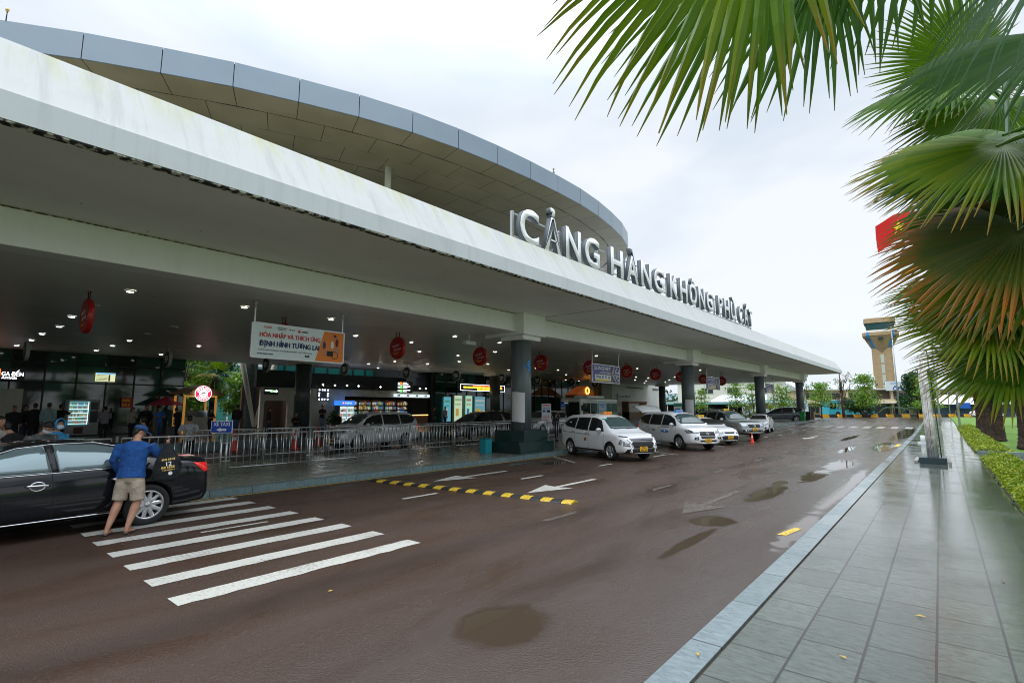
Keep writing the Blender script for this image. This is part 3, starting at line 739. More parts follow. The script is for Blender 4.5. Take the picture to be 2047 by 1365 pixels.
b.build('frame_rail', M_FRAME, sign)
for i, y in enumerate([12.8, 15.6, 18.4, 20.8, 23.2, 25.6, 28.2, 30.6, 33.0, 35.3, 37.4, 40.6]):
    b = MB(); z = zbase(y) - 7.6; b.box(-.36, -.27, y - 26.05, y - 25.95, -.5 + kz(y), z + 1.1)
    if i: b.tube([(-.30, y - 26, z + .9), (-1.1, y - 26, -.3)], .025, n=5)
    b.box(-.2, -.1, y - 26.06, y - 25.94, -.35 + kz(y), z - .05); b.build('frame_post', M_FRAME, sign)
# ================================================================ vehicles
M_TYRE = mat('tyre_rubber', (.018, .018, .018), .75)
M_RIM = mat('alloy_rim', (.62, .63, .64), .28, metal=.9)
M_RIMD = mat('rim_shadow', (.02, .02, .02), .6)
M_CHROME = mat('chrome', (.75, .76, .78), .12, metal=1)
M_TRIM = mat('black_trim', (.015, .015, .016), .45)
M_SEAM = mat('panel_gap', (.012, .012, .012), .8)
M_HEAD = mat('headlight_glass', (.42, .45, .48), .06, metal=.45, spec=.8)
M_LAMPW = mat('lamp_white', (.75, .76, .74), .15)
M_RED = mat('tail_light_red', (.45, .01, .01), .12, coat=.6, emit=(.8, .02, .01), es=.25)
M_PLATE = mat('yellow_plate', (.75, .42, .02), .4)
M_PLTXT = mat('plate_text', (.05, .03, .02), .5)
M_ARCH = mat('wheel_well', (.01, .01, .01), .9)
def glassm(nm, c, rough=.03, metal=0.0, spec=.75): return mat(nm, c, rough, metal=metal, spec=spec, coat=.3)
M_GL = glassm('tinted_window', (.012, .016, .017))
M_GLG = glassm('windscreen_glass', (.05, .085, .085))
M_GLC = glassm('pale_reflect_window', (.16, .22, .23), .06, .35)  # sky reflection put into a paler base colour
def paint(nm, c, metal=0.0, rough=.28, coat=.8, fl=None): return mat(nm, c, rough, metal=metal, coat=coat)

def lerp_tab(tab, x):
    if x <= tab[0][0]: return tab[0][1]
    for (a, u), (c, v) in zip(tab, tab[1:]):
        if x <= c:
            t = (x - a) / (c - a) if c > a else 0; return u + (v - u) * t
    return tab[-1][1]

class Car:
    def __init__(s, root, sp):
        s.r, s.p = root, sp
        s.body()
    def body(s):
        p = s.p; xs = sorted(set([round(a, 3) for t in ('top', 'belt', 'wid', 'bot') for a, _ in p[t]] + [round(p['x0'] + (p['x1'] - p['x0']) * i / 22, 3) for i in range(23)]))
        xs = [x for x in xs if p['x0'] <= x <= p['x1']]
        out = [xs[0]]
        for x in xs[1:]:
            if x - out[-1] > .035: out.append(x)
        if out[-1] != xs[-1]: out[-1] = xs[-1]
        xs = out; wr = p['wr']; rings = []
        for x in xs:
            T, B, w, bo = (lerp_tab(p[k], x) for k in ('top', 'belt', 'wid', 'bot'))
            B = min(B, T - .03); h = T - B; g = min(1, max(0, (h - .05) / .42)); drop = .02 + .055 * g
            wt = w * (.86 - .0 * g) * (1 - g) + wr * g; wt = min(wt, w * .93); ze = T - drop; ze = max(ze, B + .012)
            mid = bo + (B - bo) * .48
            pr = [(0, bo), (.72 * w, bo), (.93 * w, bo + .03), (.985 * w, bo + .13), (w, mid), (.995 * w, B - .10 - .03 * g), (.965 * w, B - .015),
                  ((.95 * w + wt) / 2 + .025 * g, (B + ze) / 2 + .01), (wt, ze), (wt * .84, T - .018 - .008 * g), (wt * .45, T - .004), (0, T)]
            rings.append([(x, y, z) for y, z in pr])
        n = 12; vs = []; fs = []
        for r in rings:
            vs += r + [(x, -y, z) for x, y, z in r[-2:0:-1]]
        m = 2 * n - 2
        for i in range(len(rings) - 1):
            for k in range(m): fs.append((i * m + k, i * m + (k + 1) % m, (i + 1) * m + (k + 1) % m, (i + 1) * m + k))
        # end caps as quads across
        for base, rev in ((0, True), ((len(rings) - 1) * m, False)):
            for k in range(n - 1):
                a, c = base + k, base + k + 1; d, e = base + (m - k) % m, base + (m - k - 1) % m
                f = [a, c, e, d]
                f = [q for i, q in enumerate(f) if q not in f[:i]]
                if len(f) > 2: fs.append(tuple(reversed(f)) if not rev else tuple(f))
        b = MB(); b.add(vs, fs, None, True); o = b.build('body', s.p['paint'])
        md = o.modifiers.new('s', 'SUBSURF'); md.levels = 2; md.render_levels = 2; ev_mesh(o)
        bm = bmesh.new(); bm.from_mesh(o.data); bmesh.ops.recalc_face_normals(bm, faces=bm.faces); bm.to_mesh(o.data)
        s.bvh = BVHTree.FromBMesh(bm); bm.free()
        # wheel wells
        cut = MB(); wr_ = p['wheel_r'] + .045
        for x in (p['ra'], p['fa']):
            for sg in (-1, 1): cut.tube([(x, sg * (p['w'] / 2 - .34), p['wheel_r'] + .01), (x, sg * (p['w'] / 2 + .3), p['wheel_r'] + .01)], wr_, None, 32)
        c = cut.build('cut', M_ARCH)
        bm = bmesh.new(); bm.from_mesh(c.data); bmesh.ops.recalc_face_normals(bm, faces=bm.faces); bm.to_mesh(c.data); bm.free()
        md = o.modifiers.new('b', 'BOOLEAN'); md.object = c; md.operation = 'DIFFERENCE'; md.solver = 'EXACT'; md.material_mode = 'TRANSFER'
        ev_mesh(o); bpy.data.objects.remove(c)
        s.o = o; o.parent = s.r
    def hit(s, kind, u, v, sg=1):
        if kind == 'side': o, d = Vector((u, sg * 3, v)), Vector((0, -sg, 0))
        elif kind == 'front': o, d = Vector((5, u, v)), Vector((-1, 0, 0))
        elif kind == 'rear': o, d = Vector((-5, u, v)), Vector((1, 0, 0))
        else: o, d = Vector((u, v, 5)), Vector((0, 0, -1))
        loc, nrm, _, _ = s.bvh.ray_cast(o, d)
        if loc is None: return None, None
        if nrm.dot(d) > 0: nrm = -nrm
        return loc, nrm
    def patch(s, name, poly, m, kind='side', sg=1, off=.005, grid=.07, parent=None, thick=.012):
        bm = bmesh.new(); vs = [bm.verts.new((u, v, 0)) for u, v in poly]; bm.faces.new(vs)
        for ax in (0, 1):
            lo, hi = min(q[ax] for q in poly), max(q[ax] for q in poly); k = int((hi - lo) / grid)
            for i in range(1, k + 1):
                co = [0, 0, 0]; no = [0, 0, 0]; co[ax] = lo + (hi - lo) * i / (k + 1); no[ax] = 1
                bmesh.ops.bisect_plane(bm, geom=bm.verts[:] + bm.edges[:] + bm.faces[:], plane_co=co, plane_no=no)
        bmesh.ops.triangulate(bm, faces=bm.faces)
        bad = []
        for v in bm.verts:
            loc, nr = s.hit(kind, v.co.x, v.co.y, sg)
            if loc is None: bad.append(v); continue
            v.co = loc + nr * off
        if bad: bmesh.ops.delete(bm, geom=bad, context='VERTS')
        if not bm.faces: bm.free(); return None
        bmesh.ops.recalc_face_normals(bm, faces=bm.faces)
        # outward orientation
        f = bm.faces[0]; c = f.calc_center_median()
        ref = {'side': Vector((0, sg, 0)), 'front': Vector((1, 0, 0)), 'rear': Vector((-1, 0, 0)), 'top': Vector((0, 0, 1))}[kind]
        if f.normal.dot(ref) < 0: bmesh.ops.reverse_faces(bm, faces=bm.faces)
        # rim going back into the body
        be = [e for e in bm.edges if e.is_boundary]; r = bmesh.ops.extrude_edge_only(bm, edges=be)
        for v in [q for q in r['geom'] if isinstance(q, bmesh.types.BMVert)]: v.co -= ref * thick
        for f in bm.faces: f.smooth = True
        me = bpy.data.meshes.new(name); bm.to_mesh(me); bm.free(); me.materials.append(m)
        o = bpy.data.objects.new(name, me); COL.objects.link(o); o.parent = parent or s.r; return o
    def line(s, name, pts, m, kind='side', sg=1, r=.005, off=.002, step=.05, parent=None):
        P = []
        for (a, c), (e, f) in zip(pts, pts[1:]):
            k = max(1, int(math.hypot(e - a, f - c) / step))
            for i in range(k): P.append((a + (e - a) * i / k, c + (f - c) * i / k))
        P.append(pts[-1]); Q = []
        for u, v in P:
            loc, nr = s.hit(kind, u, v, sg)
            if loc is not None: Q.append(loc + nr * off)
        if len(Q) < 2: return None
        b = MB(); b.tube(Q, r, None, 5); return b.build(name, m, parent or s.r)
    def both(s, fn):
        for sg in (1, -1): fn(sg)
    def wheels(s, spokes=5, rimr=.215, split=False, m=M_RIM):
        p = s.p; Rw = p['wheel_r']; tw = .21
        w0 = bpy.data.objects.new('wheel', None); COL.objects.link(w0); w0.parent = s.r
        b = MB(); b.lathe([(rimr, -tw / 2 + .02), (Rw * .93, -tw / 2), (Rw * .985, -tw / 2 + .025), (Rw, -tw / 4), (Rw, tw / 4), (Rw * .985, tw / 2 - .025), (Rw * .93, tw / 2), (rimr + .015, tw / 2 - .005), (rimr, tw / 2 - .02)], m=None, n=40)
        tyre = b.build('tyre', M_TYRE, w0)
        b = MB(); b.lathe([(rimr, -.06), (rimr, tw / 2 - .012), (rimr + .012, tw / 2 - .004), (rimr - .012, tw / 2 - .006), (rimr - .022, .03), (rimr - .022, -.05)], m=m, n=40)
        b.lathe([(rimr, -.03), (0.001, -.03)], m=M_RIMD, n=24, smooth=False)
        b.lathe([(.055, .02), (.055, .075), (.04, .088), (0.001, .09)], m=m, n=20)
        for k in range(spokes):
            a0 = 2 * PI * k / spokes
            for da in ((-.11, .11) if split else (0,)):
                a = a0 + da; ca, sa = math.cos(a), math.sin(a); hw = .017 if split else .034; tx = math.cos(a0 + da * 1.6), math.sin(a0 + da * 1.6)
                w1 = hw * .9
                p0 = Vector((ca * .035, sa * .035, 0)); p1 = Vector((tx[0] * (rimr - .008), tx[1] * (rimr - .008), 0)); t = (p1 - p0).normalized(); nn = Vector((-t.y, t.x, 0))
                vs = []
                for q, ww, zt in ((p0, hw * 1.15, .085), (p1, w1, .085)):
                    vs += [q + nn * ww + Vector((0, 0, zt - .014)), q + nn * ww * .5 + Vector((0, 0, zt)), q - nn * ww * .5 + Vector((0, 0, zt)), q - nn * ww + Vector((0, 0, zt - .014)), q - nn * ww + Vector((0, 0, .03)), q + nn * ww + Vector((0, 0, .03))]
                b.add(vs, [(i, (i + 1) % 6, 6 + (i + 1) % 6, 6 + i) for i in range(6)], m)
            b.cyl(math.cos(a0 + PI / spokes) * .055, math.sin(a0 + PI / spokes) * .055, .03, .07, .011, M_RIMD, 8)
        rim = b.build('rim', None, w0)
        pos = [(p['fa'], 1), (p['fa'], -1), (p['ra'], 1), (p['ra'], -1)]
        for i, (x, sg) in enumerate(pos):
            q = w0 if i == 0 else copy_tree(w0, s.r)
            q.location = (x, sg * (p['w'] / 2 - tw / 2 - .012), Rw); q.rotation_mode = 'ZYX'; q.rotation_euler = (-sg * PI / 2, 0, .37 * i)
    def plate(s, kind, z, txt, u=0.0, parent=None, m=M_PLATE, w=.36, h=.18):
        loc, nr = s.hit(kind, u, z)
        d = 1 if kind == 'front' else -1
        x = max(abs(s.hit(kind, u + dy, z + dz)[0].x) if s.hit(kind, u + dy, z + dz)[0] else 0 for dy in (-.1, 0, .1) for dz in (-.06, 0, .06))
        b = MB(); b.box(-.008, .008, -w / 2, w / 2, -h / 2, h / 2); o = b.build('number_plate', m, s.r); o.location = (d * (x + .012), u, z)
        bevel(o, .004, 1)
        T = MX((d * .0085, 0, 0), (0, d, 0), (0, 0, 1))
        for i, ln in enumerate(txt): 
            T2 = T.copy(); T2.translation = Vector((d * .0085, 0, (h * .24 if i == 0 else -h * .23) if len(txt) > 1 else 0))
            put_text('plate_text', ln, T2, w * (.5 if i == 0 and len(txt) > 1 else .82), h * .33, M_PLTXT, o, bold=.02, extrude=.001)
        return o
    def mirrors(s, x, z, m, y=None):
        w = s.p['w'] / 2
        def f(sg):
            b = MB(); c = Vector((x, sg * (w + .07), z)); rings = 6; vs = []; n = 12
            prof = [(0, .02), (.02, .6), (.06, .95), (.12, 1), (.17, .85), (.2, .3)]
            for (dx, k) in prof:
                for j in range(n):
                    t = 2 * PI * j / n; vs.append((c.x - .08 + dx, c.y + math.cos(t) * .105 * k, c.z + math.sin(t) * .075 * k))
            b.add(vs, [(i * n + j, i * n + (j + 1) % n, (i + 1) * n + (j + 1) % n, (i + 1) * n + j) for i in range(5) for j in range(n)], m, True)
            b.cyl(0, 0, 0, .001, .001, m, 3)
            b.tube([(c.x + .01, sg * (w - .12), z - .07), (c.x + .01, c.y - sg * .04, z - .05)], .022, M_TRIM, 6)
            b.build('mirror', None, s.r)
        s.both(f)
    def handle(s, x, z, m=M_CHROME, L=.17):
        def f(sg):
            loc, nr = s.hit('side', x, z, sg)
            b = MB(); b.tube([(x - L / 2, loc.y - sg * .01, z), (x - L / 2 + .02, loc.y + sg * .03, z), (x + L / 2 - .02, loc.y + sg * .03, z + .006), (x + L / 2, loc.y - sg * .01, z + .006)], .014, None, 6); b.build('door_handle', m, s.r)
        s.both(f)
    def roof_lamp(s, x, txt='TAXI', m=None, w=.42):
        z = s.hit('top', x, 0)[0].z
        b = MB(); b.box(-.08, .08, -w / 2, w / 2, 0, .11); o = b.build('taxi_roof_sign', m or M_PLATE, s.r); o.location = (x, 0, z - .005); bevel(o, .035, 3)
        for d in (1, -1):
            put_text('sign_text', txt, MX((d * .081, 0, .055), (0, d, 0), (0, 0, 1)), w * .55, .05, M_RED, o, bold=.03, extrude=.001)

def q(*a): return list(a)
WHITE = paint('white_car_paint', (.87, .88, .89))
def bars(b, x, y0, y1, z0, z1, n, m, t=.012): 
    for i in range(n):
        z = z0 + (z1 - z0) * (i + .5) / n; b.box(x - .01, x + .012, y0, y1, z - t / 2, z + t / 2, m)

def mpv_xpander(root):
    sp = dict(x0=-2.29, x1=2.31, fa=1.3875, ra=-1.3875, wheel_r=.325, w=1.75, wr=.62, paint=WHITE,
      top=[(-2.29, .80), (-2.26, 1.10), (-2.20, 1.38), (-2.06, 1.60), (-1.7, 1.69), (-.8, 1.735), (.0, 1.72), (.45, 1.65), (.75, 1.52), (1.30, 1.16), (1.55, 1.07), (1.9, 1.0), (2.15, .90), (2.26, .78), (2.31, .60)],
      belt=[(-2.29, .72), (-2.2, 1.06), (-1.6, 1.10), (-.6, 1.04), (.8, 1.0), (1.4, 1.0), (1.9, .93), (2.31, .55)],
      wid=[(-2.29, .70), (-2.2, .80), (-1.9, .86), (-1.0, .875), (1.3, .875), (1.8, .865), (2.1, .80), (2.24, .70), (2.31, .56)],
      bot=[(-2.29, .40), (-2.0, .28), (-1.0, .23), (1.0, .23), (1.9, .26), (2.31, .30)])
    c = Car(root, sp)
    def side(g):
        c.patch('side_window', q((.98, 1.06), (.62, 1.47), (.30, 1.56), (-.02, 1.58), (-.02, 1.06)), M_GL, 'side', g)
        c.patch('side_window', q((-.09, 1.06), (-.09, 1.585), (-.95, 1.575), (-.98, 1.10)), M_GL, 'side', g)
        c.patch('side_window', q((-1.04, 1.12), (-1.02, 1.57), (-1.62, 1.52), (-1.98, 1.32), (-1.72, 1.19)), M_GL, 'side', g)
        for pts in (q((.0, 1.05), (-.02, .75), (-.02, .30)), q((-1.0, 1.06), (-1.02, .8), (-.98, .55)), q((1.02, 1.02), (1.02, .5), (.95, .3))): c.line('door_gap', pts, M_SEAM, 'side', g, .004)
        c.line('side_crease', q((-2.0, .97), (-1.0, .94), (.15, .90)), M_TRIM, 'side', g, .010)
        c.patch('sill_trim', q((-1.0, .24), (-1.0, .36), (1.0, .36), (1.0, .24)), M_TRIM, 'side', g)
        c.patch('headlight', q((2.03, .60), (2.10, .78), (1.98, .80), (1.90, .64)), M_HEAD, 'side', g)
        c.patch('side_sticker', q((-.30, .66), (-.30, .78), (-.14, .78), (-.14, .66)), mat('orange_sticker', (.6, .14, .05), .5), 'side', g, off=.004)
    c.both(side)
    c.patch('windscreen', q((-.66, 1.17), (.66, 1.17), (.55, 1.50), (.30, 1.60), (-.30, 1.60), (-.55, 1.50)), M_GLG, 'front', off=.006)
    c.line('wiper', q((-.55, 1.16), (.05, 1.18)), M_TRIM, 'front', r=.01); c.line('wiper', q((.0, 1.16), (.5, 1.18)), M_TRIM, 'front', r=.01)
    c.patch('windscreen_sticker', q((-.58, 1.50), (-.58, 1.54), (-.44, 1.545), (-.44, 1.50)), mat('green_sticker', (.05, .4, .3), .5), 'front', off=.011)
    c.patch('rear_window', q((-.6, 1.15), (.6, 1.15), (.5, 1.52), (-.5, 1.52)), M_GL, 'rear')
    # front: upper grey grille band, dark hexagonal grille, chrome shield arms
    c.patch('grille', q((-.42, .50), (.42, .50), (.52, .66), (.44, .74), (-.44, .74), (-.52, .66)), M_TRIM, 'front', off=.008)
    c.patch('upper_grille', q((-.50, .755), (.50, .755), (.56, .85), (-.56, .85)), mat('grey_grille', (.13, .15, .18), .3, metal=.6), 'front', off=.010)
    for z in (.785, .82): c.line('grille_bar', q((-.5, z), (.5, z)), M_CHROME, 'front', r=.004, off=.014)
    for z in (.55, .60, .65, .70): c.line('grille_bar', q((-.42, z), (.42, z)), mat('dark_grille_bar', (.04, .045, .05), .3), 'front', r=.006, off=.012)
    for g in (1, -1):
        c.line('chrome_arm', q((g * .64, .80), (g * .55, .70), (g * .47, .50), (g * .60, .40)), M_CHROME, 'front', r=.016, off=.008)
        c.patch('running_light', q((g * .56, .865), (g * .80, .90), (g * .80, .94), (g * .58, .90)), M_TRIM, 'front', off=.008)
        c.patch('headlight', q((g * .58, .55), (g * .78, .58), (g * .76, .74), (g * .60, .75)), M_HEAD, 'front', off=.008)
        c.patch('lamp_lens', q((g * .60, .64), (g * .72, .65), (g * .72, .73), (g * .61, .73)), M_LAMPW, 'front', off=.014)
        c.patch('fog_lamp', [(g * .56 + .045 * math.cos(t * PI / 5), .385 + .045 * math.sin(t * PI / 5)) for t in range(10)], M_LAMPW, 'front', off=.016)
    c.patch('bumper_skirt', q((-.76, .27), (.76, .27), (.68, .46), (.44, .49), (-.44, .49), (-.68, .46)), M_TRIM, 'front', off=.008)
    # three-diamond emblem
    b = MB(); x = c.hit('front', 0, .80)[0].x + .02
    for k in range(3):
        a = PI / 2 + k * 2 * PI / 3; t = Vector((0, math.cos(a), math.sin(a))); n_ = Vector((0, -math.sin(a), math.cos(a)))
        b.add([Vector((x, 0, .80)), Vector((x, 0, .80)) + t * .032 + n_ * .018, Vector((x, 0, .80)) + t * .062, Vector((x, 0, .80)) + t * .032 - n_ * .018], [(0, 1, 2, 3)])
    b.build('emblem', M_CHROME, root)
    c.plate('front', .46, ['77H', '006.64'], u=0.0)
    c.wheels(5, .215, True); c.mirrors(.78, 1.12, WHITE); c.handle(-.02 - .12, .98); c.handle(-1.12, 1.0)
    c.roof_lamp(.10, 'TAXI', mat('orange_roof_sign', (.80, .30, .02), .4))
    c.line('roof_groove', q((-1.9, .50), (.3, .54)), M_SEAM, 'top', r=.006); c.line('roof_groove', q((-1.9, -.50), (.3, -.54)), M_SEAM, 'top', r=.006)
    for x, y in ((-1.75, 0),):
        b = MB(); b.add([(x - .1, 0, 1.70), (x + .07, 0, 1.70), (x - .08, 0, 1.78), (x - .02, .02, 1.70), (x - .02, -.02, 1.70)], [(0, 3, 2), (3, 1, 2), (1, 4, 2), (4, 0, 2)]); b.build('antenna_fin', WHITE, root)
    return c

def mpv_innova(root, pt=WHITE, dark=False, tailgate=True, glass=M_GL):
    sp = dict(x0=-2.36, x1=2.375, fa=1.375, ra=-1.375, wheel_r=.345, w=1.83, wr=.64, paint=pt,
      top=[(-2.36, .85), (-2.33, 1.15), (-2.24, 1.45), (-2.08, 1.66), (-1.7, 1.755), (-.6, 1.80), (.2, 1.78), (.6, 1.70), (.95, 1.55), (1.45, 1.20), (1.62, 1.12), (2.0, 1.06), (2.2, .98), (2.32, .82), (2.375, .62)],
      belt=[(-2.36, .78), (-2.2, 1.08), (-1.6, 1.12), (-.6, 1.09), (1.0, 1.06), (1.5, 1.05), (2.0, 1.0), (2.375, .56)],
      wid=[(-2.36, .74), (-2.25, .84), (-1.9, .895), (-1.0, .915), (1.3, .915), (1.9, .90), (2.15, .84), (2.3, .72), (2.375, .58)],
      bot=[(-2.36, .44), (-2.1, .32), (-1.0, .26), (1.0, .26), (2.0, .28), (2.375, .34)])
    c = Car(root, sp)
    def side(g):
        c.patch('side_window', q((1.18, 1.13), (.86, 1.44), (.50, 1.60), (.02, 1.66), (.02, 1.13)), glass, 'side', g)
        c.patch('side_window', q((-.05, 1.13), (-.05, 1.665), (-1.02, 1.66), (-1.04, 1.15)), glass, 'side', g)
        c.patch('side_window', q((-1.10, 1.15), (-1.08, 1.655), (-1.75, 1.61), (-2.12, 1.47), (-1.85, 1.22)), glass, 'side', g)
        for pts in (q((.0, 1.12), (0, .7), (.0, .30)), q((-1.05, 1.12), (-1.06, .85), (-.98, .6)), q((1.20, 1.1), (1.12, .6), (1.0, .3))): c.line('door_gap', pts, M_SEAM, 'side', g, .004)
        c.line('window_trim', q((1.18, 1.115), (.0, 1.115), (-1.1, 1.135), (-1.85, 1.205), (-2.13, 1.46)), M_CHROME, 'side', g, .008)
        c.patch('sill_trim', q((-1.0, .27), (-1.0, .33), (1.0, .33), (1.0, .27)), M_TRIM if not dark else M_CHROME, 'side', g)
        c.patch('headlight', q((1.98, .80), (2.2, .80), (2.12, .92), (1.82, .98)), M_HEAD, 'side', g)
        c.patch('tail_light', q((-2.30, .95), (-2.10, .98), (-2.08, 1.10), (-2.26, 1.16)), M_RED, 'side', g)
    c.both(side)
    c.patch('windscreen', q((-.72, 1.22), (.72, 1.22), (.60, 1.58), (.32, 1.68), (-.32, 1.68), (-.60, 1.58)), M_GLG, 'front', off=.006)
    c.patch('rear_window', q((-.6, 1.18), (.6, 1.18), (.5, 1.58), (-.5, 1.58)), M_GL, 'rear')
    c.patch('grille', q((-.36, .58), (.36, .58), (.42, .72), (.40, .88), (-.40, .88), (-.42, .72)), M_TRIM, 'front', off=.008)
    for z in (.62, .67, .83, .87): c.line('grille_bar', q((-.40, z), (.40, z)), M_CHROME if z in (.83, .67) else mat('grey_grille', (.13, .15, .18), .3, metal=.6), 'front', r=.009, off=.014)
    b = MB(); x = c.hit('front', 0, .80)[0].x + .03
    for a_, c_ in ((.085, .055), (.035, .05), (.075, .018)):
        pts = [(x + .004, a_ * math.cos(t * PI / 10), .79 + c_ * math.sin(t * PI / 10)) for t in range(21)]; b.tube(pts, .007, None, 5)
    b.build('emblem', M_CHROME, root)
    for g in (1, -1):
        c.patch('headlight', q((g * .45, .80), (g * .74, .82), (g * .82, .95), (g * .47, .90)), M_HEAD, 'front', off=.008)
        c.patch('headlight_housing', q((g * .68, .83), (g * .80, .86), (g * .84, .97), (g * .74, .93)), M_TRIM, 'front', off=.012)
        c.patch('fog_recess', q((g * .52, .50), (g * .72, .52), (g * .68, .62), (g * .52, .66)), M_TRIM, 'front', off=.008)
        c.line('fog_trim', q((g * .52, .52), (g * .66, .56), (g * .56, .60), (g * .66, .64)), M_CHROME, 'front', r=.009, off=.014)
    c.patch('lower_intake', q((-.42, .42), (.42, .42), (.48, .50), (-.48, .50)), M_TRIM, 'front', off=.008)
    c.plate('front', .47, ['77A', '128.77'])
    c.wheels(5, .22, False); c.mirrors(.95, 1.18, pt); c.handle(-.15, 1.01, M_CHROME if not dark else M_CHROME); c.handle(-1.2, 1.03)
    return c

def suv_fortuner(root, pt):
    sp = dict(x0=-2.43, x1=2.36, fa=1.37, ra=-1.375, wheel_r=.385, w=1.855, wr=.62, paint=pt,
      top=[(-2.43, .95), (-2.38, 1.3), (-2.28, 1.6), (-2.1, 1.76), (-1.4, 1.83), (-.4, 1.84), (.1, 1.80), (.4, 1.70), (.95, 1.30), (1.12, 1.20), (1.6, 1.17), (2.05, 1.11), (2.25, 1.0), (2.33, .85), (2.36, .7)],
      belt=[(-2.43, .9), (-2.2, 1.2), (-1.2, 1.2), (.8, 1.16), (1.3, 1.12), (2.0, 1.06), (2.36, .66)],
      wid=[(-2.43, .76), (-2.3, .86), (-1.9, .91), (-1.37, .9275), (0, .90), (1.3, .9275), (1.9, .91), (2.15, .84), (2.3, .74), (2.36, .62)],
      bot=[(-2.43, .55), (-2.1, .42), (-1.0, .38), (1.0, .38), (2.0, .42), (2.36, .46)])
    c = Car(root, sp)
    def side(g):
        c.patch('side_window', q((.82, 1.22), (.50, 1.58), (.25, 1.68), (-.10, 1.70), (-.10, 1.22)), M_GL, 'side', g)
        c.patch('side_window', q((-.18, 1.22), (-.18, 1.705), (-1.05, 1.70), (-1.15, 1.24)), M_GL, 'side', g)
        c.patch('side_window', q((-1.22, 1.25), (-1.12, 1.70), (-1.95, 1.66), (-2.15, 1.34)), M_GL, 'side', g)
        for pts in (q((-.14, 1.2), (-.12, .5)), q((-1.16, 1.2), (-1.05, .8)), q((.95, 1.15), (.92, .5))): c.line('door_gap', pts, M_SEAM, 'side', g, .004)
        c.line('fender_flare', [(1.37 + .50 * math.cos(t * PI / 12), .40 + .50 * math.sin(t * PI / 12)) for t in range(0, 13)], pt, 'side', g, .035, 0)
        c.line('fender_flare', [(-1.375 + .50 * math.cos(t * PI / 12), .40 + .50 * math.sin(t * PI / 12)) for t in range(0, 13)], pt, 'side', g, .035, 0)
        b = MB(); b.tube([(-.9, g * .82, .34), (.9, g * .82, .34)], .05, None, 8); b.build('side_step', M_TRIM, root)
        b = MB(); b.tube([(-1.9, g * .56, 1.80), (-1.7, g * .57, 1.88), (-.2, g * .57, 1.90), (.0, g * .56, 1.80)], .02, None, 6); b.build('roof_rail', M_CHROME, root)
    c.both(side)
    c.patch('windscreen', q((-.70, 1.27), (.70, 1.27), (.58, 1.62), (.30, 1.73), (-.30, 1.73), (-.58, 1.62)), M_GLG, 'front', off=.006)
    c.patch('rear_window', q((-.6, 1.25), (.6, 1.25), (.5, 1.6), (-.5, 1.6)), M_GL, 'rear')
    c.patch('grille', q((-.36, .80), (.36, .80), (.42, .90), (.44, 1.0), (-.44, 1.0), (-.42, .90)), M_TRIM, 'front', off=.008)
    for z in (.86, .92, .97): c.line('grille_bar', q((-.40, z), (.40, z)), mat('grey_grille', (.13, .15, .18), .3, metal=.6), 'front', r=.008, off=.014)
    c.line('grille_trim', q((-.38, .79), (.38, .79)), M_CHROME, 'front', r=.012, off=.012)
    b = MB(); x = c.hit('front', 0, .90)[0].x + .03
    for a_, c_ in ((.085, .055), (.035, .05), (.075, .018)): b.tube([(x + .004, a_ * math.cos(t * PI / 10), .90 + c_ * math.sin(t * PI / 10)) for t in range(21)], .007, None, 5)
    b.build('emblem', M_CHROME, root)
    c.patch('bonnet_scoop', q((1.35, -.26), (1.35, .26), (1.62, .22), (1.62, -.22)), M_TRIM, 'top', off=.012)
    for g in (1, -1):
        c.patch('headlight', q((g * .46, .84), (g * .80, .86), (g * .84, 1.02), (g * .48, 1.0)), M_HEAD, 'front', off=.008)
        c.patch('fog_recess', q((g * .52, .56), (g * .78, .58), (g * .76, .70), (g * .54, .68)), M_TRIM, 'front', off=.008)
        c.patch('fog_lamp', [(g * .64 + .05 * math.cos(t * PI / 5), .63 + .045 * math.sin(t * PI / 5)) for t in range(10)], M_LAMPW, 'front', off=.014)
    c.patch('lower_intake', q((-.44, .56), (.44, .56), (.46, .66), (-.46, .66)), M_TRIM, 'front', off=.008)
    c.plate('front', .70, ['77A', '141.25'])
    c.wheels(6, .235, False); c.mirrors(.62, 1.27, WHITE); c.handle(-.28, 1.08); c.handle(-1.28, 1.1)
    c.roof_lamp(-.15, 'TAXI', mat('yellow_roof_sign', (.85, .65, .02), .4)); return c

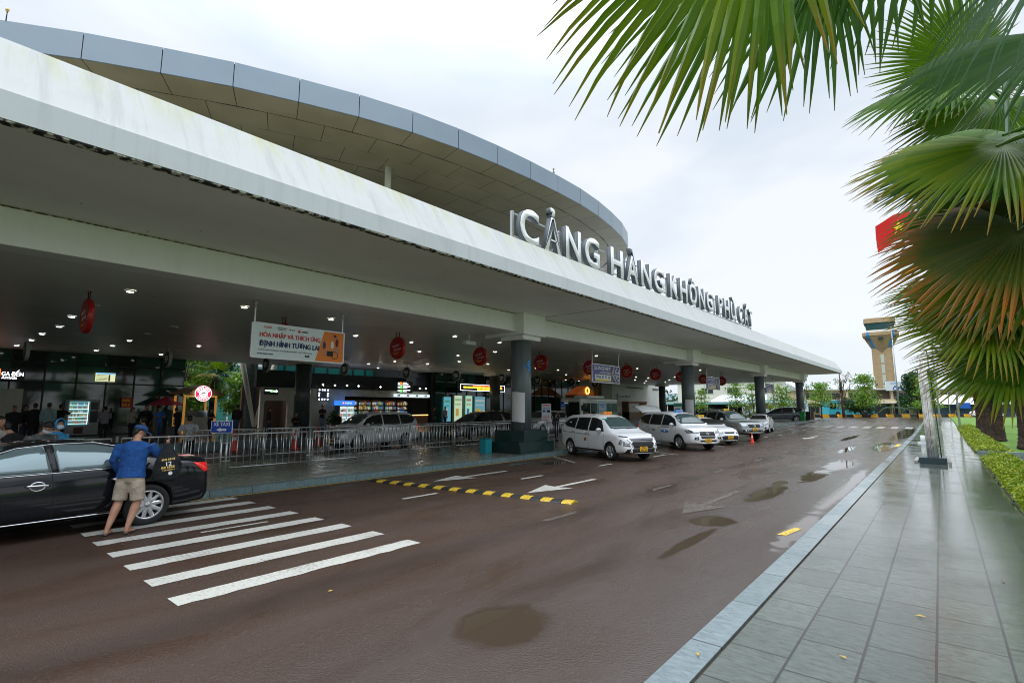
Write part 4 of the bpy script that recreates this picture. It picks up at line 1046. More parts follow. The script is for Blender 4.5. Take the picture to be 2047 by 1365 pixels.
def sedan_vios(root, pt=WHITE, lamp=True):
    sp = dict(x0=-2.2, x1=2.2, fa=1.27, ra=-1.28, wheel_r=.305, w=1.70, wr=.56, paint=pt,
      top=[(-2.2, .70), (-2.17, .95), (-2.08, 1.05), (-1.75, 1.10), (-1.1, 1.36), (-.6, 1.45), (-.1, 1.47), (.3, 1.42), (.6, 1.30), (1.15, 1.02), (1.3, .97), (1.7, .92), (2.0, .82), (2.14, .68), (2.2, .5)],
      belt=[(-2.2, .66), (-2.0, .95), (-1.4, .96), (0, .93), (1.0, .90), (1.6, .86), (2.2, .46)],
      wid=[(-2.2, .62), (-2.1, .76), (-1.8, .83), (-1.0, .85), (1.2, .85), (1.7, .83), (2.0, .76), (2.13, .66), (2.2, .54)],
      bot=[(-2.2, .36), (-1.9, .24), (-1.0, .2), (1.0, .2), (1.8, .2), (2.2, .24)])
    c = Car(root, sp)
    def side(g):
        c.patch('side_window', q((.82, .97), (.48, 1.24), (.15, 1.34), (-.18, 1.37), (-.18, .97)), M_GL, 'side', g)
        c.patch('side_window', q((-.25, .97), (-.25, 1.37), (-.8, 1.32), (-1.25, 1.12), (-1.05, 1.0)), M_GL, 'side', g)
        for pts in (q((-.2, .95), (-.18, .3)), q((-1.08, .97), (-1.1, .8), (-.95, .6)), q((.85, .93), (.82, .3))): c.line('door_gap', pts, M_SEAM, 'side', g, .004)
        c.patch('headlight', q((1.75, .62), (2.02, .62), (1.95, .74), (1.6, .80)), M_HEAD, 'side', g)
        c.patch('tail_light', q((-2.12, .75), (-1.9, .78), (-1.9, .90), (-2.08, .92)), M_RED, 'side', g)
    c.both(side)
    c.patch('windscreen', q((-.62, 1.05), (.62, 1.05), (.50, 1.32), (.28, 1.38), (-.28, 1.38), (-.50, 1.32)), M_GL, 'front', off=.006)
    c.patch('rear_window', q((-.55, 1.12), (.55, 1.12), (.42, 1.34), (-.42, 1.34)), M_GL, 'rear')
    c.patch('grille', q((-.30, .62), (.30, .62), (.34, .68), (-.34, .68)), M_TRIM, 'front', off=.008)
    c.patch('lower_intake', q((-.50, .28), (.50, .28), (.56, .46), (.46, .50), (-.46, .50), (-.56, .46)), M_TRIM, 'front', off=.008)
    for g in (1, -1):
        c.patch('headlight', q((g * .42, .60), (g * .72, .62), (g * .76, .76), (g * .44, .70)), M_HEAD, 'front', off=.008)
        c.patch('fog_recess', q((g * .58, .34), (g * .72, .36), (g * .70, .50), (g * .60, .44)), M_TRIM, 'front', off=.008)
    c.line('grille_trim', q((-.42, .70), (.42, .70)), M_CHROME, 'front', r=.01, off=.01)
    c.plate('front', .42, ['77A', '212.09'])
    c.wheels(5, .20, False); c.mirrors(.68, 1.0, pt); c.handle(-.32, .86); c.handle(-1.15, .88)
    if lamp: c.roof_lamp(-.05, 'TAXI', mat('yellow_roof_sign', (.85, .65, .02), .4))
    return c

def sedan_camry(root, pt):
    sp = dict(x0=-2.41, x1=2.36, fa=1.3875, ra=-1.3875, wheel_r=.335, w=1.83, wr=.60, paint=pt,
      top=[(-2.41, .66), (-2.40, .88), (-2.37, 1.03), (-2.30, 1.075), (-2.0, 1.10), (-1.82, 1.13), (-1.2, 1.33), (-.75, 1.42), (-.2, 1.45), (.15, 1.435), (.45, 1.38), (.75, 1.28), (1.35, 1.02), (1.5, .97), (1.9, .91), (2.15, .82), (2.3, .68), (2.36, .5)],
      belt=[(-2.41, .62), (-2.33, .93), (-2.0, 1.01), (-1.4, 1.0), (-.4, .955), (.8, .92), (1.5, .90), (1.9, .84), (2.36, .46)],
      wid=[(-2.41, .66), (-2.36, .76), (-2.26, .83), (-2.0, .885), (-1.4, .912), (0, .91), (1.3, .912), (1.8, .885), (2.1, .80), (2.28, .68), (2.36, .55)],
      bot=[(-2.41, .34), (-2.35, .26), (-2.0, .24), (-1.0, .22), (1.0, .22), (2.0, .2), (2.36, .26)])
    c = Car(root, sp); g0 = (1, -1)
    def side(g):
        # front and rear door windows with chrome surround
        c.patch('side_window', q((.95, .985), (.60, 1.22), (.28, 1.335), (-.02, 1.375), (-.10, .985)), M_GLC, 'side', g)
        c.patch('side_window', q((-.20, .99), (-.13, 1.38), (-.65, 1.365), (-1.0, 1.28), (-1.22, 1.16), (-1.28, 1.06), (-1.02, 1.005)), M_GLC, 'side', g)
        c.patch('door_pillar', q((-.11, .985), (-.03, 1.375), (-.12, 1.38), (-.19, .985)), M_TRIM, 'side', g, off=.004)
        c.line('window_chrome', q((1.05, .955), (.4, .965), (-.4, .975), (-1.0, .99), (-1.28, 1.035), (-1.36, 1.09), (-1.24, 1.19), (-1.0, 1.31), (-.66, 1.392), (-.10, 1.39), (.28, 1.35), (.62, 1.24), (.95, 1.01)), M_CHROME, 'side', g, .009, .003)
        for pts in (q((-.11, .96), (-.14, .6), (-.14, .27)), q((-1.18, .98), (-1.10, .82), (-.93, .62), (-.88, .45)), q((1.02, .93), (1.02, .5), (.96, .27))): c.line('door_gap', pts, M_SEAM, 'side', g, .004)
        c.line('sill_chrome', q((-.92, .285), (.92, .285)), M_CHROME, 'side', g, .012, .004)
        c.line('boot_gap', q((-2.40, .99), (-2.1, 1.045), (-1.85, 1.06)), M_SEAM, 'side', g, .004)
        c.patch('tail_light', q((-2.375, .80), (-2.34, .955), (-2.06, .975), (-2.16, .89), (-2.26, .80)), M_RED, 'side', g, off=.008)
        # recessed cup handles
        for x in (.05, -.98):
            loc, nr = c.hit('side', x, .80, g)
            b = MB(); b.tube([(x + .085 * math.cos(t * PI / 10), loc.y + g * .001, .80 + .062 * math.sin(t * PI / 10)) for t in range(21)], .011, None, 6)
            b.tube([(x - .13, loc.y + g * .005, .805), (x - .11, loc.y + g * .036, .81), (x + .11, loc.y + g * .036, .815), (x + .13, loc.y + g * .005, .815)], .017, None, 8); b.build('door_handle', M_CHROME, root)
        c.line('bumper_gap', q((-2.35, .79), (-2.1, .76), (-1.87, .72), (-1.82, .62)), M_SEAM, 'side', g, .004)
    c.both(side)
    c.patch('fuel_cap', q((-1.80, .76), (-1.80, .90), (-1.66, .92), (-1.66, .77)), WHITE, 'side', -1, off=.03) if False else None
    c.patch('windscreen', q((-.68, 1.04), (.68, 1.04), (.54, 1.34), (.30, 1.40), (-.30, 1.40), (-.54, 1.34)), M_GLG, 'front', off=.006)
    c.patch('rear_window', q((-.62, 1.155), (.62, 1.155), (.46, 1.37), (.25, 1.40), (-.25, 1.40), (-.46, 1.37)), M_GL, 'rear', off=.006)
    for g in g0:
        c.patch('tail_light', q((g * .50, .82), (g * .80, .80), (g * .83, .95), (g * .60, .95)), M_RED, 'rear', off=.008)
        c.patch('headlight', q((g * .45, .62), (g * .80, .66), (g * .82, .78), (g * .48, .74)), M_HEAD, 'front', off=.008)
    c.patch('grille', q((-.40, .52), (.40, .52), (.42, .70), (-.42, .70)), M_TRIM, 'front', off=.008)
    c.line('boot_chrome', q((-.4, .88), (.4, .88)), M_CHROME, 'rear', r=.012)
    c.plate('rear', .72, ['77A', '073.21'], m=mat('white_plate', (.7, .7, .68), .4))
    c.wheels(10, .225, False); c.mirrors(.82, 1.02, pt); return c

def van_carnival(root, pt):
    sp = dict(x0=-2.55, x1=2.60, fa=1.60, ra=-1.49, wheel_r=.35, w=1.98, wr=.68, paint=pt,
      top=[(-2.55, .85), (-2.52, 1.2), (-2.42, 1.52), (-2.2, 1.70), (-1.4, 1.77), (-.3, 1.77), (.3, 1.73), (.8, 1.58), (1.45, 1.20), (1.65, 1.12), (2.1, 1.06), (2.42, .92), (2.56, .74), (2.6, .55)],
      belt=[(-2.55, .8), (-2.4, 1.08), (-1.5, 1.10), (.8, 1.05), (1.5, 1.02), (2.2, .95), (2.6, .5)],
      wid=[(-2.55, .80), (-2.45, .9), (-2.1, .97), (-1.3, .99), (1.6, .99), (2.1, .95), (2.4, .84), (2.55, .7), (2.6, .58)],
      bot=[(-2.55, .4), (-2.2, .27), (-1.0, .22), (1.2, .22), (2.2, .24), (2.6, .3)])
    c = Car(root, sp)
    def side(g):
        c.patch('side_window', q((1.10, 1.10), (.75, 1.40), (.35, 1.58), (-.02, 1.62), (-.02, 1.10)), M_GL, 'side', g)
        c.patch('side_window', q((-.09, 1.10), (-.09, 1.625), (-1.10, 1.62), (-1.16, 1.12)), M_GL, 'side', g)
        c.patch('side_window', q((-1.45, 1.13), (-1.30, 1.615), (-2.1, 1.57), (-2.32, 1.40), (-2.25, 1.15)), M_GL, 'side', g)
        c.patch('pillar_chrome', q((-1.20, 1.12), (-1.14, 1.62), (-1.27, 1.615), (-1.41, 1.13)), M_CHROME, 'side', g)
        for pts in (q((-.05, 1.08), (-.04, .3)), q((-1.3, 1.08), (-1.25, .75), (-1.1, .5)), q((1.15, 1.05), (1.1, .3))): c.line('door_gap', pts, M_SEAM, 'side', g, .004)
        c.line('sill_chrome', q((-1.0, .29), (1.1, .29)), M_CHROME, 'side', g, .012)
        c.patch('tail_light', q((-2.50, .98), (-2.3, 1.0), (-2.3, 1.10), (-2.46, 1.13)), M_RED, 'side', g)
        c.patch('headlight', q((2.2, .78), (2.45, .78), (2.38, .88), (2.1, .92)), M_HEAD, 'side', g)
    c.both(side)
    c.patch('windscreen', q((-.75, 1.2), (.75, 1.2), (.6, 1.58), (.3, 1.66), (-.3, 1.66), (-.6, 1.58)), M_GLG, 'front', off=.006)
    c.patch('rear_window', q((-.65, 1.2), (.65, 1.2), (.55, 1.55), (-.55, 1.55)), M_GL, 'rear')
    c.patch('grille', q((-.5, .60), (.5, .60), (.55, .85), (-.55, .85)), M_TRIM, 'front', off=.008)
    c.plate('front', .5, ['51H', '802.11'])
    c.wheels(5, .235, True); c.mirrors(1.0, 1.12, pt); c.handle(-.18, .97); c.handle(-.3, .97); return c
# ---------------------------------------------------------------- parked vehicles
def car_at(name, fn, fx, fy, rx, ry, label, cat='car', group=None, *a, **k):
    """front and rear axle centres on the ground"""
    cx, cy = (fx + rx) / 2, (fy + ry) / 2
    r = empty(name, (cx, cy, gz(cy)), 0, label, cat, group)
    r.rotation_euler = (0, 0, math.atan2(fy - ry, fx - rx))
    return fn(r, *a, **k), r
TG = 'taxis parked at an angle by the canopy'
M_BLACK = paint('black_car_paint', (.006, .0075, .010), rough=.1, coat=.25)
c1, taxi1 = car_at('parked_car', mpv_xpander, -9.42, 18.28, -11.95, 19.42, 'white taxi van with orange roof sign parked nearest to the granite plinth', 'car', TG)
c2, taxi2 = car_at('parked_car', mpv_innova, -9.22, 24.72, -11.55, 26.15, 'white taxi van numbered 777 with its tailgate raised and blue wing badge', 'car', TG)
# raised tailgate
b = MB(); vs = []; N_ = 8
for i in range(N_ + 1):
    t = i / N_; x = -2.05 - 1.02 * t; z = 1.74 + .42 * math.sin(t * 1.9) - .12 * t
    w = .60 + .12 * math.sin(t * PI)
    vs += [(x, -w, z), (x, -w * .6, z + .05), (x, 0, z + .07), (x, w * .6, z + .05), (x, w, z)]
b.add(vs, [(5 * i + k, 5 * i + k + 1, 5 * i + 6 + k, 5 * i + 5 + k) for i in range(N_) for k in range(4)], None, True)
o = b.build('raised_tailgate', WHITE, taxi2); md = o.modifiers.new('s', 'SOLIDIFY'); md.thickness = .07; md.offset = -1; ev_mesh(o); bevel(o, .02)
for g in (1, -1):
    M_BLU = mat('blue_badge', (.02, .22, .62), .4)
    yy = c2.hit('side', .35, .82, g)[0].y
    c2.patch('wing_badge', [(.62, .86), (.40, .90), (.30, .93), (.20, .90), (-.02, .86), (-.02, .80), (.20, .78), (.30, .75), (.40, .78), (.62, .80)], M_BLU, 'side', g)
    c2.patch('badge_disc', [(.30 + .07 * math.cos(t * PI / 8), .84 + .07 * math.sin(t * PI / 8)) for t in range(16)], WHITE, 'side', g, off=.012)
    Tm = MX((.30, yy + g * .02, .84), (-g, 0, 0), (0, 0, 1))
    put_text('badge_letter', 'b', Tm, None, .09, M_BLU, taxi2, bold=.03)
    put_text('door_number', '777', MX((-.62, c2.hit('side', -.62, .85, g)[0].y + g * .004, .86), (-g, 0, 0), (0, 0, 1)), .30, .10, mat('dark_text', (.03, .04, .06), .5), taxi2, bold=.02)
    c2.patch('door_banner', [(.0, 1.02), (.0, 1.07), (.62, 1.06), (.62, 1.01)], mat('banner_grey_blue', (.25, .3, .42), .5), 'side', g)
c2.roof_lamp(.25, 'TAXI', mat('blue_roof_sign', (.03, .35, .75), .4), .46)
c3, taxi3 = car_at('parked_car', sedan_vios, -9.55, 29.15, -11.75, 30.4, 'small white sedan taxi squeezed between the numbered taxi van and the silver taxi', 'car', TG)
M_SILV = paint('silver_green_paint', (.33, .36, .35), metal=.55, rough=.3)
c4, taxi4 = car_at('parked_car', suv_fortuner, -9.50, 33.75, -11.75, 35.25, 'silver off-road taxi with bonnet scoop and yellow roof sign', 'car', TG, M_SILV)
c5, taxi5 = car_at('parked_car', sedan_vios, -11.6, 45.3, -11.9, 47.85, 'white sedan with dark windscreen parked last in the taxi row', 'car', TG, WHITE, False)
# the black sedan on the zebra crossing, nearest to the camera
c6, sedan = car_at('parked_car', sedan_camry, -11.20, .09, -11.34, 2.86, 'glossy black sedan standing on the zebra crossing, nearest car on the left', 'car', None, M_BLACK)
# open white fuel flap
b = MB(); b.box(-.09, .09, -.006, .006, -.10, .10); o = b.build('fuel_flap', WHITE, sedan); bevel(o, .03, 3)
o.location = (-1.62, .93, .90); o.rotation_euler = (R(12), 0, R(18))
M_SILV2 = paint('silver_paint', (.66, .67, .68), metal=.25, rough=.28)
c7, innova2 = car_at('parked_car', mpv_innova, -22.0, 14.1, -22.0, 16.85, 'silver van waiting in the shaded inner lane behind the steel railings', 'car', None, M_SILV2)
c8, carn = car_at('parked_car', van_carnival, -22.6, 22.4, -22.6, 25.5, 'black van waiting in the inner lane behind the silver van', 'car', None, M_BLACK)
M_DGREY = paint('dark_grey_paint', (.045, .052, .065), metal=.5, rough=.25)
c9, van3 = car_at('parked_car', van_carnival, -16.9, 70.5, -13.9, 71.6, 'dark grey family van crossing at the far end of the forecourt', 'car', None, M_DGREY)
c10, inn3 = car_at('parked_car', mpv_innova, -24.5, 32.0, -24.5, 34.75, 'grey van half hidden behind the nearest column in the inner lane', 'car', None, M_SILV2)
# ================================================================ terminal front, shops
M_GLASSW = mat('green_facade_glass', (.010, .060, .045), .05, spec=.9, var=(.35, (.02, .11, .085), 2))
M_GLASSD = mat('dark_facade_glass', (.006, .02, .018), .05, spec=.8)
M_MULL = mat('dark_mullion', (.012, .016, .016), .45)
M_WALLW = mat('cream_wall', (.50, .49, .42), .6, var=(1.5, (.42, .41, .36), 3))
M_WALLB = mat('white_render_wall', (.66, .66, .60), .6, var=(.5, (.58, .58, .53), 3))
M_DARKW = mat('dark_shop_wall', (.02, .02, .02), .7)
M_DKBEAM = mat('black_beam', (.012, .013, .014), .5)
F0 = .42
def glass_front(name, X, y0, y1, top, lab, step=1.38, doors=None, trans=(3.38, 4.42), gm=None):
    r = empty(name, (X, y0, F0), 0, lab, 'glass wall')
    n = max(1, round((y1 - y0) / step)); w = (y1 - y0) / n
    zs = [0] + [t - F0 for t in trans] + [top - F0]
    for i in range(n):
        b = MB()
        for z0, z1 in zip(zs, zs[1:]): b.box(-.01, .01, i * w + .04, (i + 1) * w - .04, z0 + .04, z1 - .04)
        b.build('glass_panel', (gm or [M_GLASSW, M_GLASSD, M_GLASSW])[i % 3 if gm is None else 0], r)
        b = MB(); b.box(-.09, .07, i * w - .035, i * w + .035, 0, top - F0); b.build('mullion', M_MULL, r)
    for z in zs[1:-1] + [.04]:
        b = MB(); b.box(-.07, .05, .04, y1 - y0 - .04, z - .035, z + .035); b.build('transom', M_MULL, r)
    return r
glass_front('glass_facade', -37.6, -14.0, 11.9, 5.1, 'dark green glass arrivals wall behind the waiting people at left')
glass_front('glass_facade', -36.0, 32.0, 57.0, 5.45, 'dark green glass entrance wall right of the snack shop')
# side return and hall behind the left glass
t = empty('arrivals_hall', (-42, 0, F0), 0, 'dim arrivals hall interior behind the green glass at left', 'building')
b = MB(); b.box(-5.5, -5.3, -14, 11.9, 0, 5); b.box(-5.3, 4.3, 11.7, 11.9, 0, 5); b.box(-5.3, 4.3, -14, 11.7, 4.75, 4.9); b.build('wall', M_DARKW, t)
b = MB(); b.box(4.46, 4.6, -3.2, 4.3, .35, 3.0 - .45); b.build('white_board', M_WALLW, t)
# snack shop block
sh = empty('snack_shop', (-36, 19.9, F0), 0, 'white walled snack shop with a row of spotlights over its open counter', 'shop')
b = MB(); b.box(-.2, 0, 0, 2.72, 0, 3.02); b.box(-3.4, -.2, 0, .15, 0, 3.0); b.build('wall', M_WALLW, sh)
b = MB(); b.box(-.2, .0, 2.72, 11.3, 2.46, 3.02); b.build('white_band', M_WALLW, sh)
b = MB(); b.box(-.3, .05, -.1, 11.5, 3.024, 3.55); b.build('black_beam', M_DKBEAM, sh)
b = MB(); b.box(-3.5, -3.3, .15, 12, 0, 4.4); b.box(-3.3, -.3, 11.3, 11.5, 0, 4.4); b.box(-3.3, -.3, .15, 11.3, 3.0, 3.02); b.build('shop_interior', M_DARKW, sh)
M_SPOT = mat('spot_glow', (1, 1, 1), .3, emit=(1, .97, .9), es=60)
for y in (2.0, 3.05, 4.1, 6.2, 8.35, 9.35, 10.4, 11.1, 1.0):
    b = MB(); b.tube([(.06, y - .3, 3.34), (.20, y - .3, 3.30)], .06, None, 10); o = b.build('spotlight', M_DKBEAM, sh)
    b = MB(); b.tube([(.201, y - .3, 3.30), (.212, y - .3, 3.295)], .045, None, 10); b.build('bulb', M_SPOT, o)
M_WOOD = mat('shop_wood', (.22, .12, .05), .5); M_LEDO = mat('orange_led_strip', (1, .5, .1), .4, emit=(1, .42, .06), es=6)
rnd = random.Random(5)
def rcol(): return random.Random(rnd.random()).choice([(.5, .05, .04), (.06, .2, .45), (.6, .45, .08), (.6, .6, .55), (.08, .3, .12), (.35, .12, .05), (.1, .1, .12)])
prod_m = [mat('product_%s' % n_, c_, .4, emit=c_, es=.35) for n_, c_ in (('red', (.5, .05, .04)), ('blue', (.06, .2, .45)), ('amber', (.6, .4, .08)), ('cream', (.6, .58, .5)), ('green', (.08, .3, .12)), ('brown', (.30, .13, .05)), ('dark', (.08, .08, .1)))]  # faint glow built into the goods themselves, no lamp behind them
for k in range(6):
    o = empty('snack_shelf', (-38.9 + .02 * k, 23.0 + 1.35 * k, F0), 0, 'shelf bay packed with softly glowing snacks in the open white shop', 'shelf', 'shelf bays at the back of the snack shop')
    b = MB(); b.box(-.2, -.17, 0, 1.3, 0, 2.3); [b.box(-.17, .15, 0, 1.3, z, z + .03) for z in (.05, .55, 1.0, 1.4, 1.8, 2.25)]; b.box(-.17, .15, 0, .03, 0, 2.3); b.build('shelf_frame', M_WOOD, o)
    b = MB()
    for z in (.08, .58, 1.03, 1.43, 1.83):
        y = .06
        while y < 1.2:
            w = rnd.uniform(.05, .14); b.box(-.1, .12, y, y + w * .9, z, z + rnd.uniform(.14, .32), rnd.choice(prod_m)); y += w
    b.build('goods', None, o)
for lab, y0, y1, x in (('shop counter edged with a glowing orange light strip, left of the shelves', 23.0, 26.0, -35.2), ('longer raised shop counter with orange light strip and white till', 26.6, 30.6, -35.6)):
    o = empty('shop_counter', (x, y0, F0), 0, lab, 'counter', 'orange lit counters of the snack shop')
    zt = .75 if y0 < 24 else .98
    b = MB(); b.box(-.3, .3, 0, y1 - y0, 0, zt - .06); b.build('counter_body', M_WOOD, o)
    b = MB(); b.box(-.32, .32, -.02, y1 - y0 + .02, zt, zt + .04); b.build('counter_top', M_DKBEAM, o)
    b = MB(); b.box(.30, .325, 0, y1 - y0, zt - .055, zt - .005); b.build('light_strip', M_LEDO, o)
    if y0 > 24:
        b = MB(); b.box(-.15, .15, .0, .35, zt + .04, zt + .28); bevel(b.build('till', M_WALLB, o), .02)
# blue and white header strip
o = empty('shop_header_sign', (-35.7, 27.1, 2.92), 0, 'lit white header strip with four blue slanted emblems over the right shelves', 'sign')
M_HDR = mat('lit_white_panel', (.8, .85, .85), .4, emit=(.75, .88, .9), es=.6); M_BLUE = mat('sign_blue', (.01, .10, .45), .4)
for k in range(4):
    b = MB(); b.box(-.03, .03, k * 1.0 + .01, k * 1.0 + .98, 0, .25); p_ = b.build('header_panel', M_HDR, o)
    b = MB()
    for d_ in (0, .14): b.add([(.035, k * 1.0 + .35 + d_, .05), (.035, k * 1.0 + .45 + d_, .05), (.035, k * 1.0 + .53 + d_, .2), (.035, k * 1.0 + .40 + d_, .2)], [(0, 1, 2, 3)])
    b.build('blue_emblem', M_BLUE, p_)
# drinks cooler
o = empty('drinks_cooler', (-35.3, 21.75, F0), 0, 'two door drinks cooler with a lit blue soft drink header', 'cooler')
b = MB(); b.box(-.7, 0, 0, 1.3, 0, 1.75); b.build('cabinet', mat('cooler_body', (.05, .06, .08), .4), o)
b = MB(); b.box(-.7, .03, -.02, 1.32, 1.76, 2.12); hd = b.build('header', mat('cooler_header', (.02, .10, .40), .4, emit=(.02, .12, .5), es=1.2), o)
put_text('header_text', 'PEPSI', MX((.035, .75, 1.93), (0, 1, 0), (0, 0, 1)), .6, .13, M_HDR, hd, bold=.02)
b = MB(); b.tube([(.03, .3, 1.94), (.04, .3, 1.94)], .1, None, 18); b.build('round_logo', mat('logo_red', (.6, .03, .04), .4, emit=(.6, .03, .04), es=.6), hd)
b = MB(); b.tube([(.04, .3, 1.94), (.045, .3, 1.94)], .06, None, 18); b.build('logo_centre', M_HDR, hd)
M_COOL = mat('cooler_glow', (.5, .6, .6), .2, emit=(.55, .72, .75), es=.7)
for k in range(2):
    b = MB(); b.box(.0, .02, .06 + .62 * k, .62 + .62 * k, .12, 1.68); d_ = b.build('cooler_door', M_COOL, o)
    b = MB()
    for z in (.2, .55, .9, 1.25):
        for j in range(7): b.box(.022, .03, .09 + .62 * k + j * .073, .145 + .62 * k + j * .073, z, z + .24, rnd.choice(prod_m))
    b.build('bottles', None, d_)
# bulb framed board
o = empty('bulb_frame_board', (-35.9, 20.3, 2.56), 0, 'rounded black board ringed with white bulbs on the white shop wall', 'light board')
b = MB(); b.box(-.04, 0, 0, .86, 0, .84); bevel(b.build('board', mat('violet_board', (.05, .05, .10), .2), o), .08, 4)
b = MB()
for k in range(12):
    a = k * PI / 6 + .26; r_ = .36 / max(abs(math.cos(a)), abs(math.sin(a))) * .97
    b.cyl(0, 0, 0, .001, .001, None, 3); b.box(.002, .03, .43 + r_ * math.cos(a) - .035, .43 + r_ * math.cos(a) + .035, .42 + r_ * math.sin(a) - .045, .42 + r_ * math.sin(a) + .045)
b.build('bulbs', mat('bulb_white', (1, 1, 1), .3, emit=(.8, .9, 1), es=6), o)
# annex left of the shop
o = empty('side_annex', (-38.5, 17.1, F0), 0, 'annex with a white fascia over a brown opening left of the snack shop', 'building')
b = MB(); b.box(-.2, 0, .1, 2.7, 2.1, 3.1); b.box(-.2, 0, 2.2, 2.7, 0, 2.1); b.box(-.2, 0, .1, .4, 0, 2.1); b.build('wall', M_WALLW, o)
b = MB(); b.box(-2.2, -2, -.4, 2.7, 0, 3.2); b.box(-2, -.2, 2.6, 2.7, 0, 3.2); b.build('inner_wall', mat('brown_wall', (.10, .06, .035), .6), o)
b = MB(); b.box(-.3, .1, -.3, 2.8, 3.104, 4.4); b.build('upper_band', M_DKBEAM, o)
# white wall block at the far right of the shops
o = empty('white_wall_block', (-36, 57.1, F0), 0, 'long white rendered wall washed by small downlights behind the taxis', 'building')
b = MB(); b.box(-4, 0, 0, 8.5, 0, 5.3); b.build('grey_wall', mat('grey_render', (.30, .29, .27), .6), o)
b = MB(); b.box(-4, -.02, 8.52, 24.4, 0, 5.3); b.build('white_wall', M_WALLB, o)
b = MB(); b.box(-.02, .10, 13.0, 18.5, 4.55, 4.72); b.box(-.02, .1, 22, 24.2, 4.55, 4.72); b.build('dark_slot', M_DKBEAM, o)
o = empty('wall_name_board', (-35.8, 66.9, 3.3), 0, 'small grey board with dark lettering on the white wall behind the second taxi', 'sign')
b = MB(); b.box(-.03, .03, 0, 4.2, 0, .75); b.build('board', M_BAND, o)
b = MB(); [b.box(.032, .04, .4 + k * .42, .4 + k * .42 + rnd.uniform(.18, .34), .25, .25 + rnd.uniform(.2, .33)) for k in range(8)]; b.build('lettering', M_DKBEAM, o)
o = empty('brown_booth', (-33.5, 65.6, F0), 0, 'dark brown sales booth with a yellow poster under the small grey board', 'booth')
b = MB(); b.box(-1, 0, 0, 5.6, 0, 1.0); b.box(-1, 0, 0, .2, 0, 2.2); b.box(-1, 0, 5.4, 5.6, 0, 2.2); b.box(-1, .1, -.1, 5.7, 2.2, 2.5); b.build('frame', M_WOOD, o)
b = MB(); b.box(.12, .15, 3.6, 5.4, .9, 2.1); b.build('yellow_poster', mat('poster_yellow', (.75, .5, .03), .5), o)
b = MB(); b.box(.1, .12, -.1, 5.7, 2.42, 2.5); b.build('red_trim', mat('poster_red', (.5, .04, .03), .5), o)

def glyph_rows(b, P, rows, m, rnd_=random.Random(2), th=.003):
    """illegible small print: rows of little blocks; P(u,v,w)->point, rows=(u0,u1,v,height)"""
    for (u0, u1, v, h) in rows:
        u = u0
        while u < u1 - h * .3:
            w = h * rnd_.uniform(.35, .75); w = min(w, u1 - u)
            vs = [P(a, c, th) for a, c in ((u, v), (u + w, v), (u + w, v + h * rnd_.uniform(.8, 1.05)), (u, v + h))]
            b.add(vs, [(0, 1, 2, 3)], m); u += w + h * rnd_.choice([.14, .14, .16, .45])
M_TXW = mat('text_white', (.8, .82, .82), .5); M_TXD = mat('text_dark', (.04, .05, .07), .5); M_TXR = mat('text_red', (.6, .05, .06), .5)
M_GLOWW = mat('glow_white', (1, 1, 1), .5, emit=(.9, .93, 1), es=1.6); M_GLOWO = mat('glow_orange', (1, .3, .02), .5, emit=(1, .20, .02), es=1.1)
M_GLOWG = mat('glow_green', (.2, .9, .2), .5, emit=(.15, .85, .15), es=1.2); M_GLOWY = mat('glow_yellow', (1, .8, .1), .5, emit=(1, .75, .05), es=1.8)
M_GLOWR = mat('glow_red', (1, .1, .05), .5, emit=(1, .10, .03), es=1.8)
M_BOXD = mat('black_sign_box', (.008, .008, .012), .3)
def P_x(X, Y, Z):      # sign facing +x
    return lambda u, v, w=0: (X + w, Y + u, Z + v)
# arrivals light box
o = empty('arrivals_sign', (-37.2, 1.9, 3.42), 0, 'black light box reading GA ĐẾN Arrivals with an orange plane symbol, left edge', 'sign')
b = MB(); b.box(-.1, 0, 0, 2.35, 0, .62); b.build('box', M_BOXD, o)
b = MB(); b.box(0, .01, .75, 1.42, .06, .56); ic = b.build('orange_icon', M_GLOWO, o)
b = MB(); b.add([(.016, .85, .22), (.016, 1.05, .28), (.016, 1.15, .5), (.016, 1.2, .5), (.016, 1.17, .3), (.016, 1.34, .34), (.016, 1.34, .28), (.016, .9, .17)], [tuple(range(8))]); b.build('plane_symbol', M_GLOWW, ic)
put_text('sign_text', 'GA ĐẾN', MX((.012, 1.88, .37), (0, 1, 0), (0, 0, 1)), .82, .32, M_GLOWW, o, bold=.025)
put_text('sign_text', 'Arrivals', MX((.012, 1.76, .12), (0, 1, 0), (0, 0, 1)), .58, .14, M_GLOWW, o, bold=.02)
# flight panel
o = empty('flight_panel', (-37.35, 7.25, 3.5), 0, 'lit yellow timetable screen with a blue header over the glass wall', 'screen')
b = MB(); b.box(-.06, 0, 0, .92, 0, .50); b.build('screen', mat('screen_cream', (.6, .6, .4), .4, emit=(.62, .66, .38), es=.7), o)
b = MB(); b.box(0, .006, .01, .91, .42, .49); b.build('header', mat('screen_blue', (.1, .3, .6), .4, emit=(.1, .35, .75), es=.8), o)
b = MB(); b.box(0, .006, .60, .68, .03, .40); b.build('status_column', mat('screen_brown', (.3, .1, .05), .4), o)
b = MB(); glyph_rows(b, P_x(.002, 0, 0), [(.04, .56, z, .035) for z in (.06, .13, .20, .27, .34)], None); b.build('lines', mat('screen_line', (.5, .45, .2), .4), o)
o = empty('red_notice', (-37.45, 8.6, 1.98), 0, 'red notice with yellow lettering on the arrivals glass', 'sign')
b = MB(); b.box(-.02, 0, 0, .55, 0, .62); b.build('board', mat('poster_red', (.5, .04, .03), .5), o)
b = MB(); glyph_rows(b, P_x(.002, 0, 0), [(.05, .5, .36, .16), (.06, .48, .1, .15)], None); b.build('lettering', mat('poster_yellow', (.75, .5, .03), .5), o)
